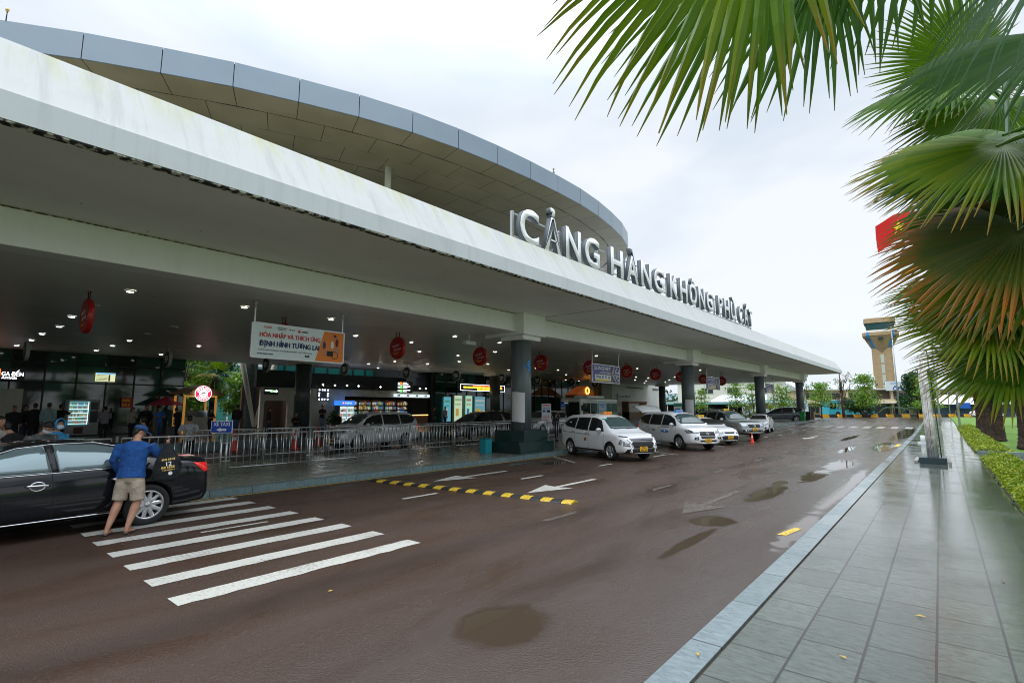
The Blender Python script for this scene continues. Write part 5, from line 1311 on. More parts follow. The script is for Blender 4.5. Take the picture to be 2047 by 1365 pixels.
# vending machine
o = empty('vending_machine', (-36.7, 6.05, F0), 0, 'tall grey vending machine with lit shelves of drinks by the glass wall', 'vending machine')
b = MB(); b.box(-.8, 0, 0, 1.42, .06, 2.02); bevel(b.build('cabinet', mat('vending_body', (.30, .31, .31), .4), o), .02)
b = MB(); b.box(0, .02, .07, .92, .62, 1.92); wv = b.build('display_window', mat('vending_glow', (.05, .12, .12), .2, emit=(.10, .30, .32), es=.45), o)
b = MB()
for z in (.70, .88, 1.08, 1.28, 1.50, 1.70):
    for j in range(11): b.cyl(.035, .12 + j * .073, z, z + .13, .022, rnd.choice(prod_m), 8)
b.build('drinks', None, wv)
b = MB(); [b.box(.02, .05, .08, .91, z, z + .02) for z in (.68, .86, 1.06, 1.26, 1.48, 1.68)]; b.box(.02, .045, .885, .905, .66, 1.9); b.build('lit_shelf', mat('vending_strip', (.7, .9, .9), .4, emit=(.6, .9, .95), es=1.2), wv)
b = MB(); b.box(0, .012, 1.0, 1.34, 1.45, 1.88); b.box(0, .012, 1.0, 1.34, .75, 1.38); b.build('control_panel', M_BOXD, o)
b = MB(); b.box(0, .012, .35, .75, .15, .5); b.build('delivery_slot', mat('slot_brown', (.08, .03, .02), .5), o)
o = empty('teal_back_wall', (-45, 12.2, F0), 0, 'teal glazed back wall seen over the snack shop beam', 'wall')
b = MB(); b.box(-.2, 0, 8.0, 24, 0, 6.5); b.build('wall', mat('teal_back', (.02, .16, .14), .15, spec=.8), o)
b = MB(); [b.box(0, .1, y, y + .12, 0, 6.5) for y in (8.5, 9.8, 11.2, 12.6, 14, 15.4, 16.8, 18.2, 19.6, 21, 22.4)]; b.build('mullion', M_MULL, o)
o = empty('shop_side_wall', (-36, 31.3, F0), 0, 'dark side wall between the snack shop and the entrance glass', 'wall')
b = MB(); b.box(-9, -.35, .2, .6, 0, 6); b.box(-.3, 0, .25, .7, 0, 5); b.build('wall', M_DKBEAM, o)
# coffee kiosk
k_ = empty('coffee_kiosk', (-34.2, 10.75, F0), 0, 'wooden coffee kiosk with glowing posts and a round red and white sign', 'kiosk')
M_KW = mat('kiosk_wood', (.28, .13, .05), .5); M_KG = mat('glowing_wood_post', (.5, .25, .06), .4, emit=(.8, .36, .06), es=.22)
for (x, y) in ((0, .15), (0, 1.85), (-1.6, .15), (-1.6, 1.85)):
    b = MB(); b.box(x - .05, x + .05, y - .05, y + .05, 0, 2.3); b.build('post', M_KG, k_)
b = MB(); b.box(-.04, .04, .2, 1.8, 2.2, 2.3); b.build('lit_beam', M_KG, k_)
b = MB(); b.prism([(-.15, 2.35), (1.0, 2.85), (2.2, 2.35), (2.2, 2.45), (1.0, 2.95), (-.15, 2.45)], lambda u, v, w: (.2 - w, u, v), 2.0); b.build('gable_roof', M_KW, k_)
b = MB(); b.prism([(0, 2.32), (1.0, 2.8), (2.05, 2.32)], lambda u, v, w: (.1 - w, u, v), .05); b.build('gable_board', M_KW, k_)
b = MB(); b.box(-.6, 0, .3, 1.7, 0, 1.0); b.build('counter', M_WALLW, k_)
b = MB(); b.box(-.5, -.1, .95, 1.45, 1.0, 1.4); b.build('coffee_machine', M_CHROME, k_)
rs = empty('round_coffee_sign', (-33.95, 11.78, 2.83), 0, 'round glowing red and white coffee sign on the kiosk gable', 'sign')
def disc(name, r_, x, m, par, n=36):
    b = MB(); b.tube([(x, 0, 0), (x + .012, 0, 0)], r_, None, n); return b.build(name, m, par)
M_SR = mat('glow_sign_red', (.7, .02, .06), .4, emit=(.75, .02, .08), es=1.0); M_SW = mat('glow_sign_white', (.9, .9, .9), .4, emit=(.9, .9, .88), es=1.1)
disc('sign_rim', .46, 0, M_SW, rs); disc('red_ring', .43, .013, M_SR, rs); disc('white_centre', .24, .026, M_SW, rs)
b = MB(); b.add([(.045, -.2, -.02), (.045, -.05, -.1), (.045, .15, -.08), (.045, .22, -.02), (.045, .05, -.04)], [tuple(range(5))]); b.add([(.045, -.15, .0), (.045, .0, .1), (.045, .18, .07), (.045, .1, .02)], [tuple(range(4))]); b.build('bean_mark', M_TXD, rs)
for wd, a0, sg in (('HIGHLANDS', PI * .86, -1), ('COFFEE', PI * 1.22, 1)):
    n_ = len(wd); sweep = .72 * PI if sg < 0 else .56 * PI
    for i, ch in enumerate(wd):
        a = a0 + sg * sweep * i / (n_ - 1); c_ = (math.cos(a) * .335, math.sin(a) * .335)
        up = Vector((0, math.cos(a), math.sin(a))) * (1 if sg < 0 else -1); rt = Vector((0, math.sin(a), -math.cos(a))) * (1 if sg < 0 else -1)
        put_text('ring_letter', ch, MX((.028, c_[0], c_[1]), rt, up), None, .12, M_SW, rs, bold=.03)
o = empty('parasol', (-36.3, 10.6, F0), 0, 'dark red parasol behind the coffee kiosk', 'parasol')
b = MB(); b.lathe([(1.0, 1.72), (.98, 1.78), (.5, 2.02), (.04, 2.28), (.0, 2.3)], n=8, smooth=False); b.build('canopy', mat('parasol_red', (.35, .03, .06), .7), o)
b = MB(); b.cyl(0, 0, 0, 2.25, .025, n=8); b.build('pole', M_TRIM, o)
# hanging directory, LED display
o = empty('directory_sign', (-33.6, 25.85, 3.2), 0, 'hanging lit directory sign with orange and green arrow tiles', 'sign')
b = MB(); b.box(-.05, 0, 0, 1.55, 0, .92); b.build('box', M_BOXD, o)
for i, m in enumerate((M_GLOWO, M_GLOWG, M_GLOWG)):
    b = MB(); b.box(0, .01, .26, .48, .66 - i * .3, .86 - i * .3); b.build('colour_tile', m, o)
b = MB(); glyph_rows(b, P_x(.002, 0, 0), [(.04, .22, z, .13) for z in (.69, .39, .09)] + [(.55, .95, .78, .07), (.55, 1.1, .67, .07), (.55, 1.3, .49, .07), (.55, 1.0, .38, .07), (.55, 1.3, .19, .07), (.55, .95, .08, .07)], None); b.build('lettering', M_GLOWW, o)
b = MB(); b.box(0, .008, .04, 1.3, .60, .615); b.build('white_rule', M_GLOWW, o)
b = MB(); [b.cyl(-.03, y, .92, 1.98, .012, n=6) for y in (.2, 1.35)]; b.build('hanger', M_TRIM, o)
o = empty('text_display', (-32.95, 32.3, 3.55), 0, 'long black display with glowing red and yellow text lines over the entrance', 'screen')
b = MB(); b.box(-.1, 0, 0, 6.1, 0, .58); b.build('box', M_BOXD, o)
b = MB(); b.box(0, .012, 0, 6.1, .55, .58); b.box(0, .012, 0, 6.1, 0, .03); b.box(0, .012, 0, .04, .03, .55); b.box(0, .012, 6.06, 6.1, .03, .55); b.build('lit_border', M_GLOWW, o)
b = MB(); glyph_rows(b, P_x(.002, 0, 0), [(1.6, 5.6, .42, .10)], None); b.build('red_text', M_GLOWR, o)
b = MB(); glyph_rows(b, P_x(.002, 0, 0), [(.4, 5.8, .23, .15), (2.2, 5.2, .06, .12)], None); b.build('yellow_text', M_GLOWY, o)
o = empty('small_white_sign', (-33.2, 36.0, 4.2), 0, 'small pale sign hanging on long wires above the text display', 'sign')
b = MB(); b.box(-.03, 0, 0, 1.5, 0, .42); b.build('board', M_BAND, o)
b = MB(); glyph_rows(b, P_x(.002, 0, 0), [(.2, 1.3, .12, .18)], None); b.build('lettering', M_TXD, o)
b = MB(); [b.cyl(-.015, y, .42, 1.05, .01, n=5) for y in (.1, 1.4)]; b.build('wire', M_TRIM, o)
o = empty('exit_arrow_sign', (-33.9, 15.35, 2.85), 0, 'small hanging black sign with a glowing white and green arrow beside the courtyard', 'sign')
b = MB(); b.box(-.05, 0, 0, .95, 0, .42); b.build('box', M_BOXD, o)
b = MB(); b.box(0, .01, .06, .5, .24, .30); b.add([(.012, .62, .18), (.012, .8, .18), (.012, .8, .12), (.012, .92, .23), (.012, .8, .34), (.012, .8, .28), (.012, .62, .28)], [tuple(range(7))]); b.build('arrow', M_GLOWW, o)
b = MB(); b.box(0, .01, .42, .6, .16, .3); b.build('running_figure_tile', M_GLOWG, o)
b = MB(); [b.cyl(-.02, y, .42, 2.15, .01, n=5) for y in (.1, .85)]; b.build('hanger', M_TRIM, o)
# lit posters behind the entrance glass (front of it, on stands)
for (y0, y1, z0, z1, c_, lab) in ((33.0, 33.9, .7, 2.6, (.10, .35, .42), 'lit blue green airline poster left of the entrance doors'), (34.4, 35.4, .5, 2.75, (.50, .62, .42), 'lit cream poster with a red mark beside the entrance doors'),
                                  (35.9, 36.8, .5, 2.75, (.35, .62, .45), 'lit pale green poster with a dark screen by the entrance'), (37.2, 38.7, .5, 2.7, (.12, .30, .36), 'wide lit shop window with small coloured signs')):
    o = empty('lit_poster', (-35.85, y0, F0), 0, lab, 'poster', 'lit posters along the entrance glass')
    b = MB(); b.box(-.03, 0, 0, y1 - y0, z0 - .4, z1); b.build('panel', mat('poster_glow_%d' % int(y0), c_, .4, emit=c_, es=.55), o)
    b = MB(); glyph_rows(b, P_x(.002, 0, 0), [(.1, y1 - y0 - .1, z1 - .5, .2), (.1, y1 - y0 - .2, z1 - .9, .12)], rnd.choice(prod_m)); b.box(0, .01, .15, (y1 - y0) * .55, .8, 1.5, rnd.choice(prod_m)); b.build('artwork', None, o)
# wooden gable kiosk behind the bus with an orange ring
o = empty('gable_booth', (-32.5, 51.5, F0), 0, 'orange wooden gabled booth with a glowing ring, seen above the bus', 'kiosk')
b = MB(); b.prism([(-1, 3.1), (1.6, 4.2), (4.2, 3.1)], lambda u, v, w: (-w, u, v), 1.5); b.build('gable', mat('booth_orange', (.35, .12, .03), .5, emit=(.5, .12, .02), es=.12), o)
b = MB(); b.tube([(.05, 1.6 + .38 * math.cos(t * PI / 12), 3.62 + .38 * math.sin(t * PI / 12)) for t in range(25)], .04, None, 6); b.build('ring', M_LEDO, o)
b = MB(); b.box(-1.5, -1.3, -.8, 4, 0, 3.1); b.box(-1.3, 0, -.8, -.6, 0, 3.1); b.box(-1.3, 0, 3.8, 4, 0, 3.1); b.build('booth_wall', M_KW, o)

# ================================================================ hanging signs under the ceiling
M_VJ = mat('airline_red', (.42, .010, .014), .35, coat=.3); M_VJY = mat('airline_yellow', (.85, .50, .02), .4); M_VJW = mat('airline_white', (.72, .60, .60), .4)
def red_sign():
    r = empty('round_airline_sign', (0, 0, 0))
    b = MB(); b.tube([(0, -.075, 0), (0, -.055, 0), (0, .055, 0), (0, .075, 0)], [.44, .465, .465, .44], None, 40); b.build('disc', M_VJ, r)
    for d_ in (-1, 1):
        T = MX((-.02 * -d_, d_ * .077, .08), (-d_ * 1.0, 0, .12), (0, 0, 1)); put_text('sign_text', 'vietjet', T, .46, .15, M_VJW, r, bold=.012, shear=.35, extrude=.002)
        T = MX((.08 * -d_, d_ * .077, -.06), (-d_ * 1.0, 0, .12), (0, 0, 1)); put_text('sign_text', 'Air.com', T, .48, .12, M_VJW, r, bold=.012, shear=.35, extrude=.002)
        b = MB(); N = 14; vs = []
        for i in range(N + 1):
            a = PI * 1.16 + (PI * .70) * i / N; th = .035 * math.sin(PI * i / N) + .002
            for rr_ in (.25 - th, .25 + th * .3): vs.append((math.cos(a) * rr_ * -d_ * -1, d_ * .078, math.sin(a) * rr_ - .02))
        b.add(vs, [(2 * i, 2 * i + 1, 2 * i + 3, 2 * i + 2) for i in range(N)]); b.build('smile', M_VJY, r)
    for x in (-.1, .1):
        b = MB(); b.cyl(x, 0, .44, .66, .014, n=6); b.box(x - .03, x + .03, -.05, .05, .655, .665); b.build('hanger', mat('red_hanger', (.12, .01, .01), .5), r)
    return r
rp = red_sign()
RL = ['nearest red airline disc seen almost edge on at far left', 'red airline disc half hidden behind the pale banner', 'red airline disc with yellow smile just right of the pale banner', 'red airline disc hanging left of the nearest column',
      'red airline disc hanging right of the nearest column', 'red airline disc peeking out behind the purple board', 'red airline disc just right of the purple board', 'red airline disc midway between the purple board and second column',
      'red airline disc cut by the second column', 'red airline disc beside the second purple board', 'far red airline disc behind the second purple board']
for i, y in enumerate((3.05, 8.4, 13.3, 18.35, 23.4, 28.7, 33.9, 38.8, 44.0, 49.6, 55)):
    o = rp if i == 0 else copy_tree(rp)
    o.location = (-17.35, y, 4.37 + kz(y)); tag(o, RL[i], 'hanging sign', 'red airline discs hanging under the canopy')
def dark_sign():
    r = empty('round_dark_sign', (0, 0, 0))
    b = MB(); b.tube([(0, -.07, 0), (0, .07, 0)], .43, None, 36, smooth=False); b.build('white_rim', mat('pale_rim', (.55, .55, .52), .5), r)
    for d_ in (-1, 1):
        b = MB(); b.tube([(0, d_ * .071, 0), (0, d_ * .078, 0)], .415, None, 36, smooth=False); b.build('dark_face', mat('navy_black_face', (.008, .009, .016), .3), r)
        b = MB(); glyph_rows(b, lambda u, v, w=0: (-d_ * u, d_ * (.08 + w), v), [(-.26, .24, .06, .09), (-.2, .26, -.07, .08), (-.12, .12, -.17, .05)], None); b.build('lettering', M_TXW, r)
    b = MB(); [b.cyl(x, 0, .42, .62, .013, n=6) for x in (-.08, .08)]; b.build('hanger', M_BAND, r)
    return r
dp = dark_sign()
DL = ['nearest black round sign seen edge on above the arrivals box', 'black round sign left of the courtyard columns', 'black round sign under the left end of the pale banner', 'black round sign under the right end of the pale banner',
      'black round sign above the lit directory', 'black round sign above the text display', 'black round sign left of the nearest column', 'black round sign just right of the nearest column', 'black round sign below the purple board', 'black round sign right of the bus roof']
for i, y in enumerate((3.5, 8.95, 14.1, 19.4, 24.7, 29.9, 35.7, 41.2, 47.5, 52.5)):
    o = dp if i == 0 else copy_tree(dp)
    o.location = (-31.0, y, 4.45 + kz(y)); tag(o, DL[i], 'hanging sign', 'black round signs hanging under the canopy')
# banners
def hang_board(name, x, y0, y1, z0, z1, lab, grp=None):
    r = empty(name, (x, y0, z0), 0, lab, 'banner', grp); w, h = y1 - y0, z1 - z0
    b = MB(); b.box(-.05, .0, 0, w, 0, h); r['_w'] = w
    fr = MB(); fr.box(-.055, .012, -.02, .02, 0, h); fr.box(-.055, .012, w - .02, w + .02, 0, h); fr.box(-.055, .012, .02, w - .02, -.02, .02); fr.box(-.055, .012, .02, w - .02, h - .02, h + .02)
    fr.build('frame', mat('alu_frame', (.6, .6, .6), .35, metal=.5), r)
    top = 5.02 + kz(y0) - z0
    for y in (.06, w - .06):
        q_ = MB(); q_.box(-.045, -.005, y - .02, y + .02, h, top); q_.box(-.2, .15, y - .045, y + .045, top - .02, top)
        q_.tube([(-.17, y, top - .02), (-.025, y, top - .22)], .012, n=5); q_.tube([(.12, y, top - .02), (-.025, y, top - .22)], .012, n=5); q_.build('hanger', mat('alu_frame', (.6, .6, .6), .35, metal=.5), r)
    del r['_w']; return r, b, w, h
r, b, w, h = hang_board('advert_banner', -15.1, 6.39, 9.36, 3.42, 4.43, 'pale blue and orange banner with red and navy Vietnamese slogans', None)
b.build('panel', mat('banner_pale', (.78, .87, .89), .5), r)
b = MB(); b.add([(.003, w * .665, .02), (.003, w - .02, .02), (.003, w - .02, h - .02), (.003, w * .76, h - .02)], [(0, 1, 2, 3)]); b.build('orange_field', mat('banner_orange', (.90, .25, .03), .5), r)
M_BR = mat('slogan_red', (.62, .07, .08), .5); M_BN = mat('slogan_navy', (.02, .03, .12), .5)
T = lambda u, v: MX((.006, u, v), (0, 1, 0), (0, 0, 1))
put_text('slogan', 'HÒA NHẬP VÀ THÍCH ỨNG', T(w * .395, h * .68), w * .64, h * .21, M_BR, r, bold=.055, extrude=.001)
put_text('slogan', 'ĐỊNH HÌNH TƯƠNG LAI', T(w * .39, h * .42), w * .63, h * .235, M_BN, r, bold=.06, extrude=.001)
put_text('slogan', 'CÙNG HÀNH ĐỘNG VÌ NGƯỜI KHUYẾT TẬT VIỆT NAM', T(w * .345, h * .235), w * .56, h * .062, M_TXD, r, bold=.02, extrude=.001)
put_text('logo_text', 'USAID', T(w * .15, h * .90), w * .075, h * .055, M_BR, r, bold=.03, extrude=.001)
b = MB(); glyph_rows(b, P_x(.004, 0, 0), [(w * .245, w * .34, h * .90, .03), (w * .25, w * .33, h * .85, .025), (w * .37, w * .43, h * .88, .03), (w * .06, w * .22, h * .10, .035), (w * .55, w * .60, h * .10, .07), (w * .50, w * .575, h * .85, .05)], None); b.build('small_print', M_TXD, r)
b = MB(); b.tube([(.003, w * .475, h * .87), (.008, w * .475, h * .87)], .045, None, 12); b.build('round_logo', M_BR, r)
def fig(b, u, v, s_, cm, arm=None, lean=0):   # small printed athlete
    def blob(cu, cv, a, c_, m, rot=0): b.add([(.008 + .001 * len(b.f) / 60, cu + a * math.cos(t * PI / 6) * math.cos(rot) - c_ * math.sin(t * PI / 6) * math.sin(rot), cv + a * math.cos(t * PI / 6) * math.sin(rot) + c_ * math.sin(t * PI / 6) * math.cos(rot)) for t in range(12)], [tuple(range(12))], m)
    skin = mat('print_skin', (.55, .30, .20), .6)
    blob(u + lean * .1, v + .30 * s_, .035 * s_, .042 * s_, skin); blob(u, v + .12 * s_, .055 * s_, .13 * s_, cm, -lean); blob(u - .02 * s_, v - .12 * s_, .028 * s_, .14 * s_, skin, .1); blob(u + .04 * s_, v - .12 * s_, .028 * s_, .14 * s_, skin, -.2)
    if arm: blob(u + arm[0] * s_, v + arm[1] * s_, .10 * s_, .018 * s_, skin, arm[2])
b = MB(); pn, pr, pb_ = mat('print_navy', (.03, .05, .2), .6), mat('print_maroon', (.2, .02, .03), .6), mat('print_black', (.02, .02, .02), .6)
fig(b, w * .765, h * .42, .95, pn, (-.12, .20, .1)); fig(b, w * .86, h * .45, 1.0, M_TXW, (-.06, .38, 1.2)); fig(b, w * .915, h * .52, 1.05, pr, (-.07, .30, .9))
b.tube([(.02, w * .89 + .11 * math.cos(t * PI / 10), h * .24 + .12 * math.sin(t * PI / 10)) for t in range(21)], .007, pb_, 5); b.box(.015, .025, w * .80, w * .87, h * .2, h * .36, pb_)
b.tube([(.02, w * .885, h * .86), (.025, w * .885, h * .86)], .05, pr, 12); b.build('printed_athletes', None, r)
BL = ['purple SONGVIET advertising board hanging right of the nearest column', 'second purple advertising board right of the second column', 'third small purple advertising board between the third and fourth columns']
for i, (y0, y1) in enumerate(((24.4, 27.55), (42.5, 45.7), (61.2, 64.6))):
    k = kz(y0) - kz(24.4)
    r, b, w, h = hang_board('advert_board', -14.6, y0, y1, 3.40 + k, 4.40 + k, BL[i], 'purple advertising boards hanging under the canopy')
    b.build('panel', mat('purple_panel', (.09, .09, .30), .45), r)
    put_text('board_text', 'SONGVIET', T(w * .37, h * .80), w * .58, h * .20, M_TXW, r, bold=.01, extrude=.001)
    put_text('board_text', 'ADVERTISING', T(w * .46, h * .56), w * .42, h * .11, M_TXW, r, bold=.01, extrude=.001)
    b = MB(); b.box(.002, .006, w * .10, w * .67, h * .17, h * .44); b.build('white_field', M_TXW, r)
    put_text('board_text', '0966 33 33 60', MX((.008, w * .385, h * .31), (0, 1, 0), (0, 0, 1)), w * .50, h * .16, mat('navy_text', (.03, .04, .18), .5), r, bold=.02, extrude=.001)
    b = MB(); b.box(.002, .006, w * .10, w * .67, h * .07, h * .165); b.build('yellow_strip', mat('strip_yellow', (.8, .55, .03), .5), r)
    b = MB()
    for (a_, c_) in (((.80, .98), (.72, .52)), ((.72, .52), (.86, .05)), ((.88, .92), (.82, .62)), ((.82, .62), (.98, .60)), ((.78, .48), (.98, .40)), ((.98, .9), (.90, .35)), ((.84, .42), (.92, .10)), ((.98, .30), (.93, .08))):
        b.tube([(.01, a_[0] * w, a_[1] * h), (.01, c_[0] * w, c_[1] * h)], .035, None, 4)
    b.build('angular_emblem', M_TXW, r)
    b = MB(); b.tube([(.012, w * .77, h * .98), (.012, w * .69, h * .52), (.012, w * .83, h * .03)], .025, None, 4); b.build('gold_edge', mat('strip_yellow', (.8, .55, .03), .5), r)
o = empty('ceiling_camera', (-15.2, 15.4, 4.62), 0, 'small white camera box hanging left of the nearest column capital', 'camera')
b = MB(); b.box(-.12, .12, -.3, .3, .0, .16); bevel(b.build('housing', M_BAND, o), .02); b = MB(); b.cyl(0, 0, .16, .5, .02, n=8); b.build('stem', M_BAND, o)

# ================================================================ railings, cones, bins, small signs
M_STEEL = mat('stainless_rail', (.62, .63, .62), .3, metal=.8)
def rail_panel(L=2.3, n=13, h=1.1):
    r = empty('steel_railing', (0, 0, 0))
    b = MB(); b.tube([(0, 0, 0), (0, 0, h + .05)], .028, n=10); b.build('post', M_STEEL, r)
    b = MB(); b.tube([(0, .09, h), (0, L, h)], .022, n=8); b.build('top_rail', M_STEEL, r)
    b = MB(); b.tube([(0, .09, .22), (0, L, .22)], .018, n=8); b.build('bottom_rail', M_STEEL, r)
    for z in (.88, .40):
        b = MB(); b.tube([(0, -.10, z), (0, .14, z)], .016, n=6); b.build('link', M_STEEL, r)
    b = MB()
    for k in range(n): y = .09 + (L - .09) * k / (n - 1); b.tube([(0, y, .22), (0, y, h)], .011, n=6)
    b.build('bars', M_STEEL, r); return r
rpn = rail_panel()
rails = []
for (x, ys, g_) in ((-14.85, [-1.4, 1.0, 3.4, 5.82, 8.2], 'front row of steel railings by the near kerb'), (-16.15, [10.69, 13.1, 15.5, 17.9], 'middle row of steel railings leading behind the plinth'),
                    (-18.15, [5.9, 8.3, 10.69, 13.1, 15.5, 17.9, 20.3, 22.7, 25.1, 27.5, 29.9, 32.3], 'back row of steel railings along the inner lane')):
    for i, y in enumerate(ys): rails.append((x, y, g_, i, len(ys)))
ordw = ['first', 'second', 'third', 'fourth', 'fifth', 'sixth', 'seventh', 'eighth', 'ninth', 'tenth', 'eleventh', 'twelfth']
for k, (x, y, g_, i, n_) in enumerate(rails):
    o = rpn if k == 0 else copy_tree(rpn)
    o.location = (x, y, .15); row = {-14.85: 'front', -16.15: 'middle', -18.15: 'back'}[x]
    tag(o, '%s panel from the left in the %s row of steel railings' % (ordw[i], row), 'railing', g_)
for (x, y, rz, lab) in ((-16.15, 22.4, -PI / 2, 'short steel railing end standing right of the granite plinth'),):
    o = copy_tree(rpn, None, (x, y, .15), rz, lab); o.scale = (1, .8, 1); tag(o, lab, 'railing', 'middle row of steel railings leading behind the plinth')
M_CONE = mat('cone_orange', (.85, .07, .03), .45); M_CW = mat('cone_white', (.7, .7, .68), .4)
def cone():
    r = empty('traffic_cone', (0, 0, 0))
    b = MB(); b.box(-.2, .2, -.2, .2, 0, .04); bevel(b.build('base', M_CONE, r), .01)
    b = MB(); b.lathe([(.155, .04), (.035, .90), (.02, .93), (0.001, .93)], n=20); b.build('body', M_CONE, r)
    b = MB(); b.lathe([(.0955, .48), (.0745, .63)], n=20); b.build('band', M_CW, r); return r
cp = cone()
for i, (x, y, lab) in enumerate(((-25.3, 10.25, 'orange traffic cone right behind the blue taxi sign'), (-24.2, 12.6, 'orange traffic cone in the inner lane below the banner, left one of two'), (-25.2, 14.4, 'orange traffic cone next to the silver van bonnet'))):
    o = cp if i == 0 else copy_tree(cp); o.location = (x, y, 0.004); tag(o, lab, 'traffic cone', 'orange cones in the inner lane')
o = copy_tree(cp, None, (-8.45, 31.6, 0), 0, 'small orange cone standing between the small white taxi and silver taxi'); o.scale = (.6, .6, .6)
M_BINT = mat('teal_bin', (.02, .30, .36), .4); M_BINB = mat('dark_teal_side', (.01, .09, .11), .4)
o = empty('litter_bin', (-14.35, 15.55, .15), 0, 'small square teal litter bin beside the granite plinth', 'bin')
b = MB(); b.box(-.17, .17, -.19, .19, 0, .60); bevel(b.build('body', M_BINT, o), .012)
b = MB(); b.box(-.175, .175, -.195, .195, .56, .62); bevel(b.build('rim', M_BINB, o), .01)
# taxi sign
o = empty('taxi_sign', (-14.78, 5.66, .15), R(-50), 'blue XE TAXI sign with a white arrow on a steel post', 'sign')
b = MB(); b.tube([(0, 0, 0), (0, 0, 1.2)], .025, n=10); b.build('post', M_STEEL, o)
b = MB(); b.box(.03, .045, -.285, .285, 1.15, 1.47); b.build('white_edge', M_TXW, o)
b = MB(); b.box(.046, .05, -.27, .27, 1.165, 1.455); pnl = b.build('panel', mat('taxi_sign_blue', (.01, .06, .42), .35), o)
put_text('sign_text', 'XE TAXI', MX((.052, .0, 1.385), (0, 1, 0), (0, 0, 1)), .42, .095, M_TXW, o, bold=.03)
b = MB(); b.prism([(-.14, 1.235), (-.02, 1.29), (-.02, 1.262), (.13, 1.262), (.13, 1.208), (-.02, 1.208), (-.02, 1.18)], lambda u, v, w_: (.051 + w_, u, v), .003); b.build('arrow', M_TXW, o)
def board(name, x, y, z0, z1, wd, yaw, lab, c_, rows, zf=.15, m2=M_TXR):
    o = empty(name, (x, y, zf), yaw, lab, 'sign')
    b = MB(); b.tube([(0, 0, 0), (0, 0, z0 - zf + .1)], .022, n=8); b.build('post', M_STEEL, o)
    b = MB(); b.box(-.01, .01, -wd / 2, wd / 2, z0 - zf, z1 - zf); b.build('panel', mat(name + '_face', c_, .5), o)
    b = MB(); glyph_rows(b, P_x(.012, 0, z0 - zf), rows, m2); b.build('lettering', None, o); return o
hh = .95
o = board('taxi_fare_board', -16.2, 22.3, 1.25, 2.2, .5, R(-55), 'tall white price board with red and blue print right of the nearest column', (.70, .72, .75),
      [(-.2, .2, .82, .07), (-.17, .2, .30, .035), (-.2, .2, .22, .03), (-.2, .15, .14, .03), (-.2, .2, .06, .03)])
b = MB(); b.box(.012, .016, -.2, -.05, 1.6, 1.72, M_BLUE); b.box(.012, .016, .02, .2, 1.58, 1.72, M_TXD); b.box(.012, .016, -.2, .2, 1.78, 1.82, M_BLUE); b.build('printed_pictures', None, o)
board('notice_board', -18.3, 31.9, 1.45, 2.4, .55, R(-50), 'pale blue notice board in front of the minibus side', (.50, .66, .78), [(-.2, .2, .7, .08), (-.1, .15, .55, .06), (-.2, .2, .3, .04)], m2=M_BLUE)
board('green_sign', -17.2, 42.7, 1.5, 2.4, .75, R(-40), 'green and white car symbol sign beside the second column', (.68, .72, .70), [(-.25, .25, .2, .25)], m2=M_TXD)
b = MB(); b.box(.014, .02, -.37, .37, 1.95, 2.24); b.build('green_header', mat('sign_green', (.02, .28, .14), .5), bpy.data.objects['green_sign'])
# bins at the far end
for (x, y, w_, m_, lab) in ((-14.35, 71.3, .95, M_BINB, 'wide dark bin left of the green bin by the farthest column'), (-13.2, 71.2, .85, mat('bin_green', (.02, .28, .05), .4), 'bright green wheeled bin by the farthest column'), (-12.75, 72.6, .7, mat('bin_black', (.015, .015, .02), .4), 'black bin right behind the green bin'), (-12.6, 73.6, .8, mat('bin_brown', (.20, .11, .05), .5), 'brown cardboard coloured bin beyond the black bin')):
    o = empty('wheeled_bin', (x, y, .15 + gz(y)), 0, lab, 'bin', 'bins at the foot of the farthest column')
    b = MB(); b.add([(-w_ / 2 * .85, -.35, .05), (w_ / 2 * .85, -.35, .05), (w_ / 2 * .85, .35, .05), (-w_ / 2 * .85, .35, .05), (-w_ / 2, -.42, 1.0), (w_ / 2, -.42, 1.0), (w_ / 2, .42, 1.0), (-w_ / 2, .42, 1.0)], [(3, 2, 1, 0), (4, 5, 6, 7), (0, 1, 5, 4), (1, 2, 6, 5), (2, 3, 7, 6), (3, 0, 4, 7)]); b.build('body', m_, o)
    b = MB(); b.box(-w_ / 2 - .02, w_ / 2 + .02, -.45, .45, 1.0, 1.06); b.build('lid', m_, o)
# minibus in the inner lane
M_BUSW = paint('cream_bus_paint', (.60, .62, .56)); M_BUST = mat('bus_teal', (.02, .30, .40), .35)
bus = empty('minibus', (-24.5, 40.5, 0), 0, 'white and teal minibus with dark windscreen waiting in the inner lane', 'bus')
b = MB(); b.box(-1.05, 1.05, -3.3, 3.3, .45, 2.85); o = b.build('body', M_BUSW, bus); bevel(o, .22, 4)
b = MB(); b.box(-.98, .98, -3.33, -3.28, 1.15, 2.5); bevel(b.build('windscreen', M_GL, bus), .02)
b = MB(); b.box(-1.0, 1.0, -3.34, -3.3, .55, 1.1); b.build('front_panel', M_BLACK, bus)
for k in range(5):
    b = MB(); b.box(1.04, 1.065, -2.9 + k * 1.22, -1.78 + k * 1.22, 1.35, 2.4); b.build('side_window', M_GLC if k else M_GL, bus)
b = MB(); b.box(1.04, 1.062, 1.2, 3.1, .6, 1.3); b.build('teal_band', M_BUST, bus)
b = MB(); b.box(-.7, .7, -1.6, 1.4, 2.85, 3.08); bevel(b.build('roof_unit', M_BUSW, bus), .06, 3)
for x in (-.95, .95):
    for y in (-2.1, 2.0):
        b = MB(); b.tube([(x - .11, y, .4), (x + .11, y, .4)], .4, None, 24); b.build('wheel', M_TYRE, bus)
for x in (-.8, .8):
    b = MB(); b.box(x - .14, x + .14, -3.36, -3.33, .75, .9); b.build('headlight', M_HEAD, bus)
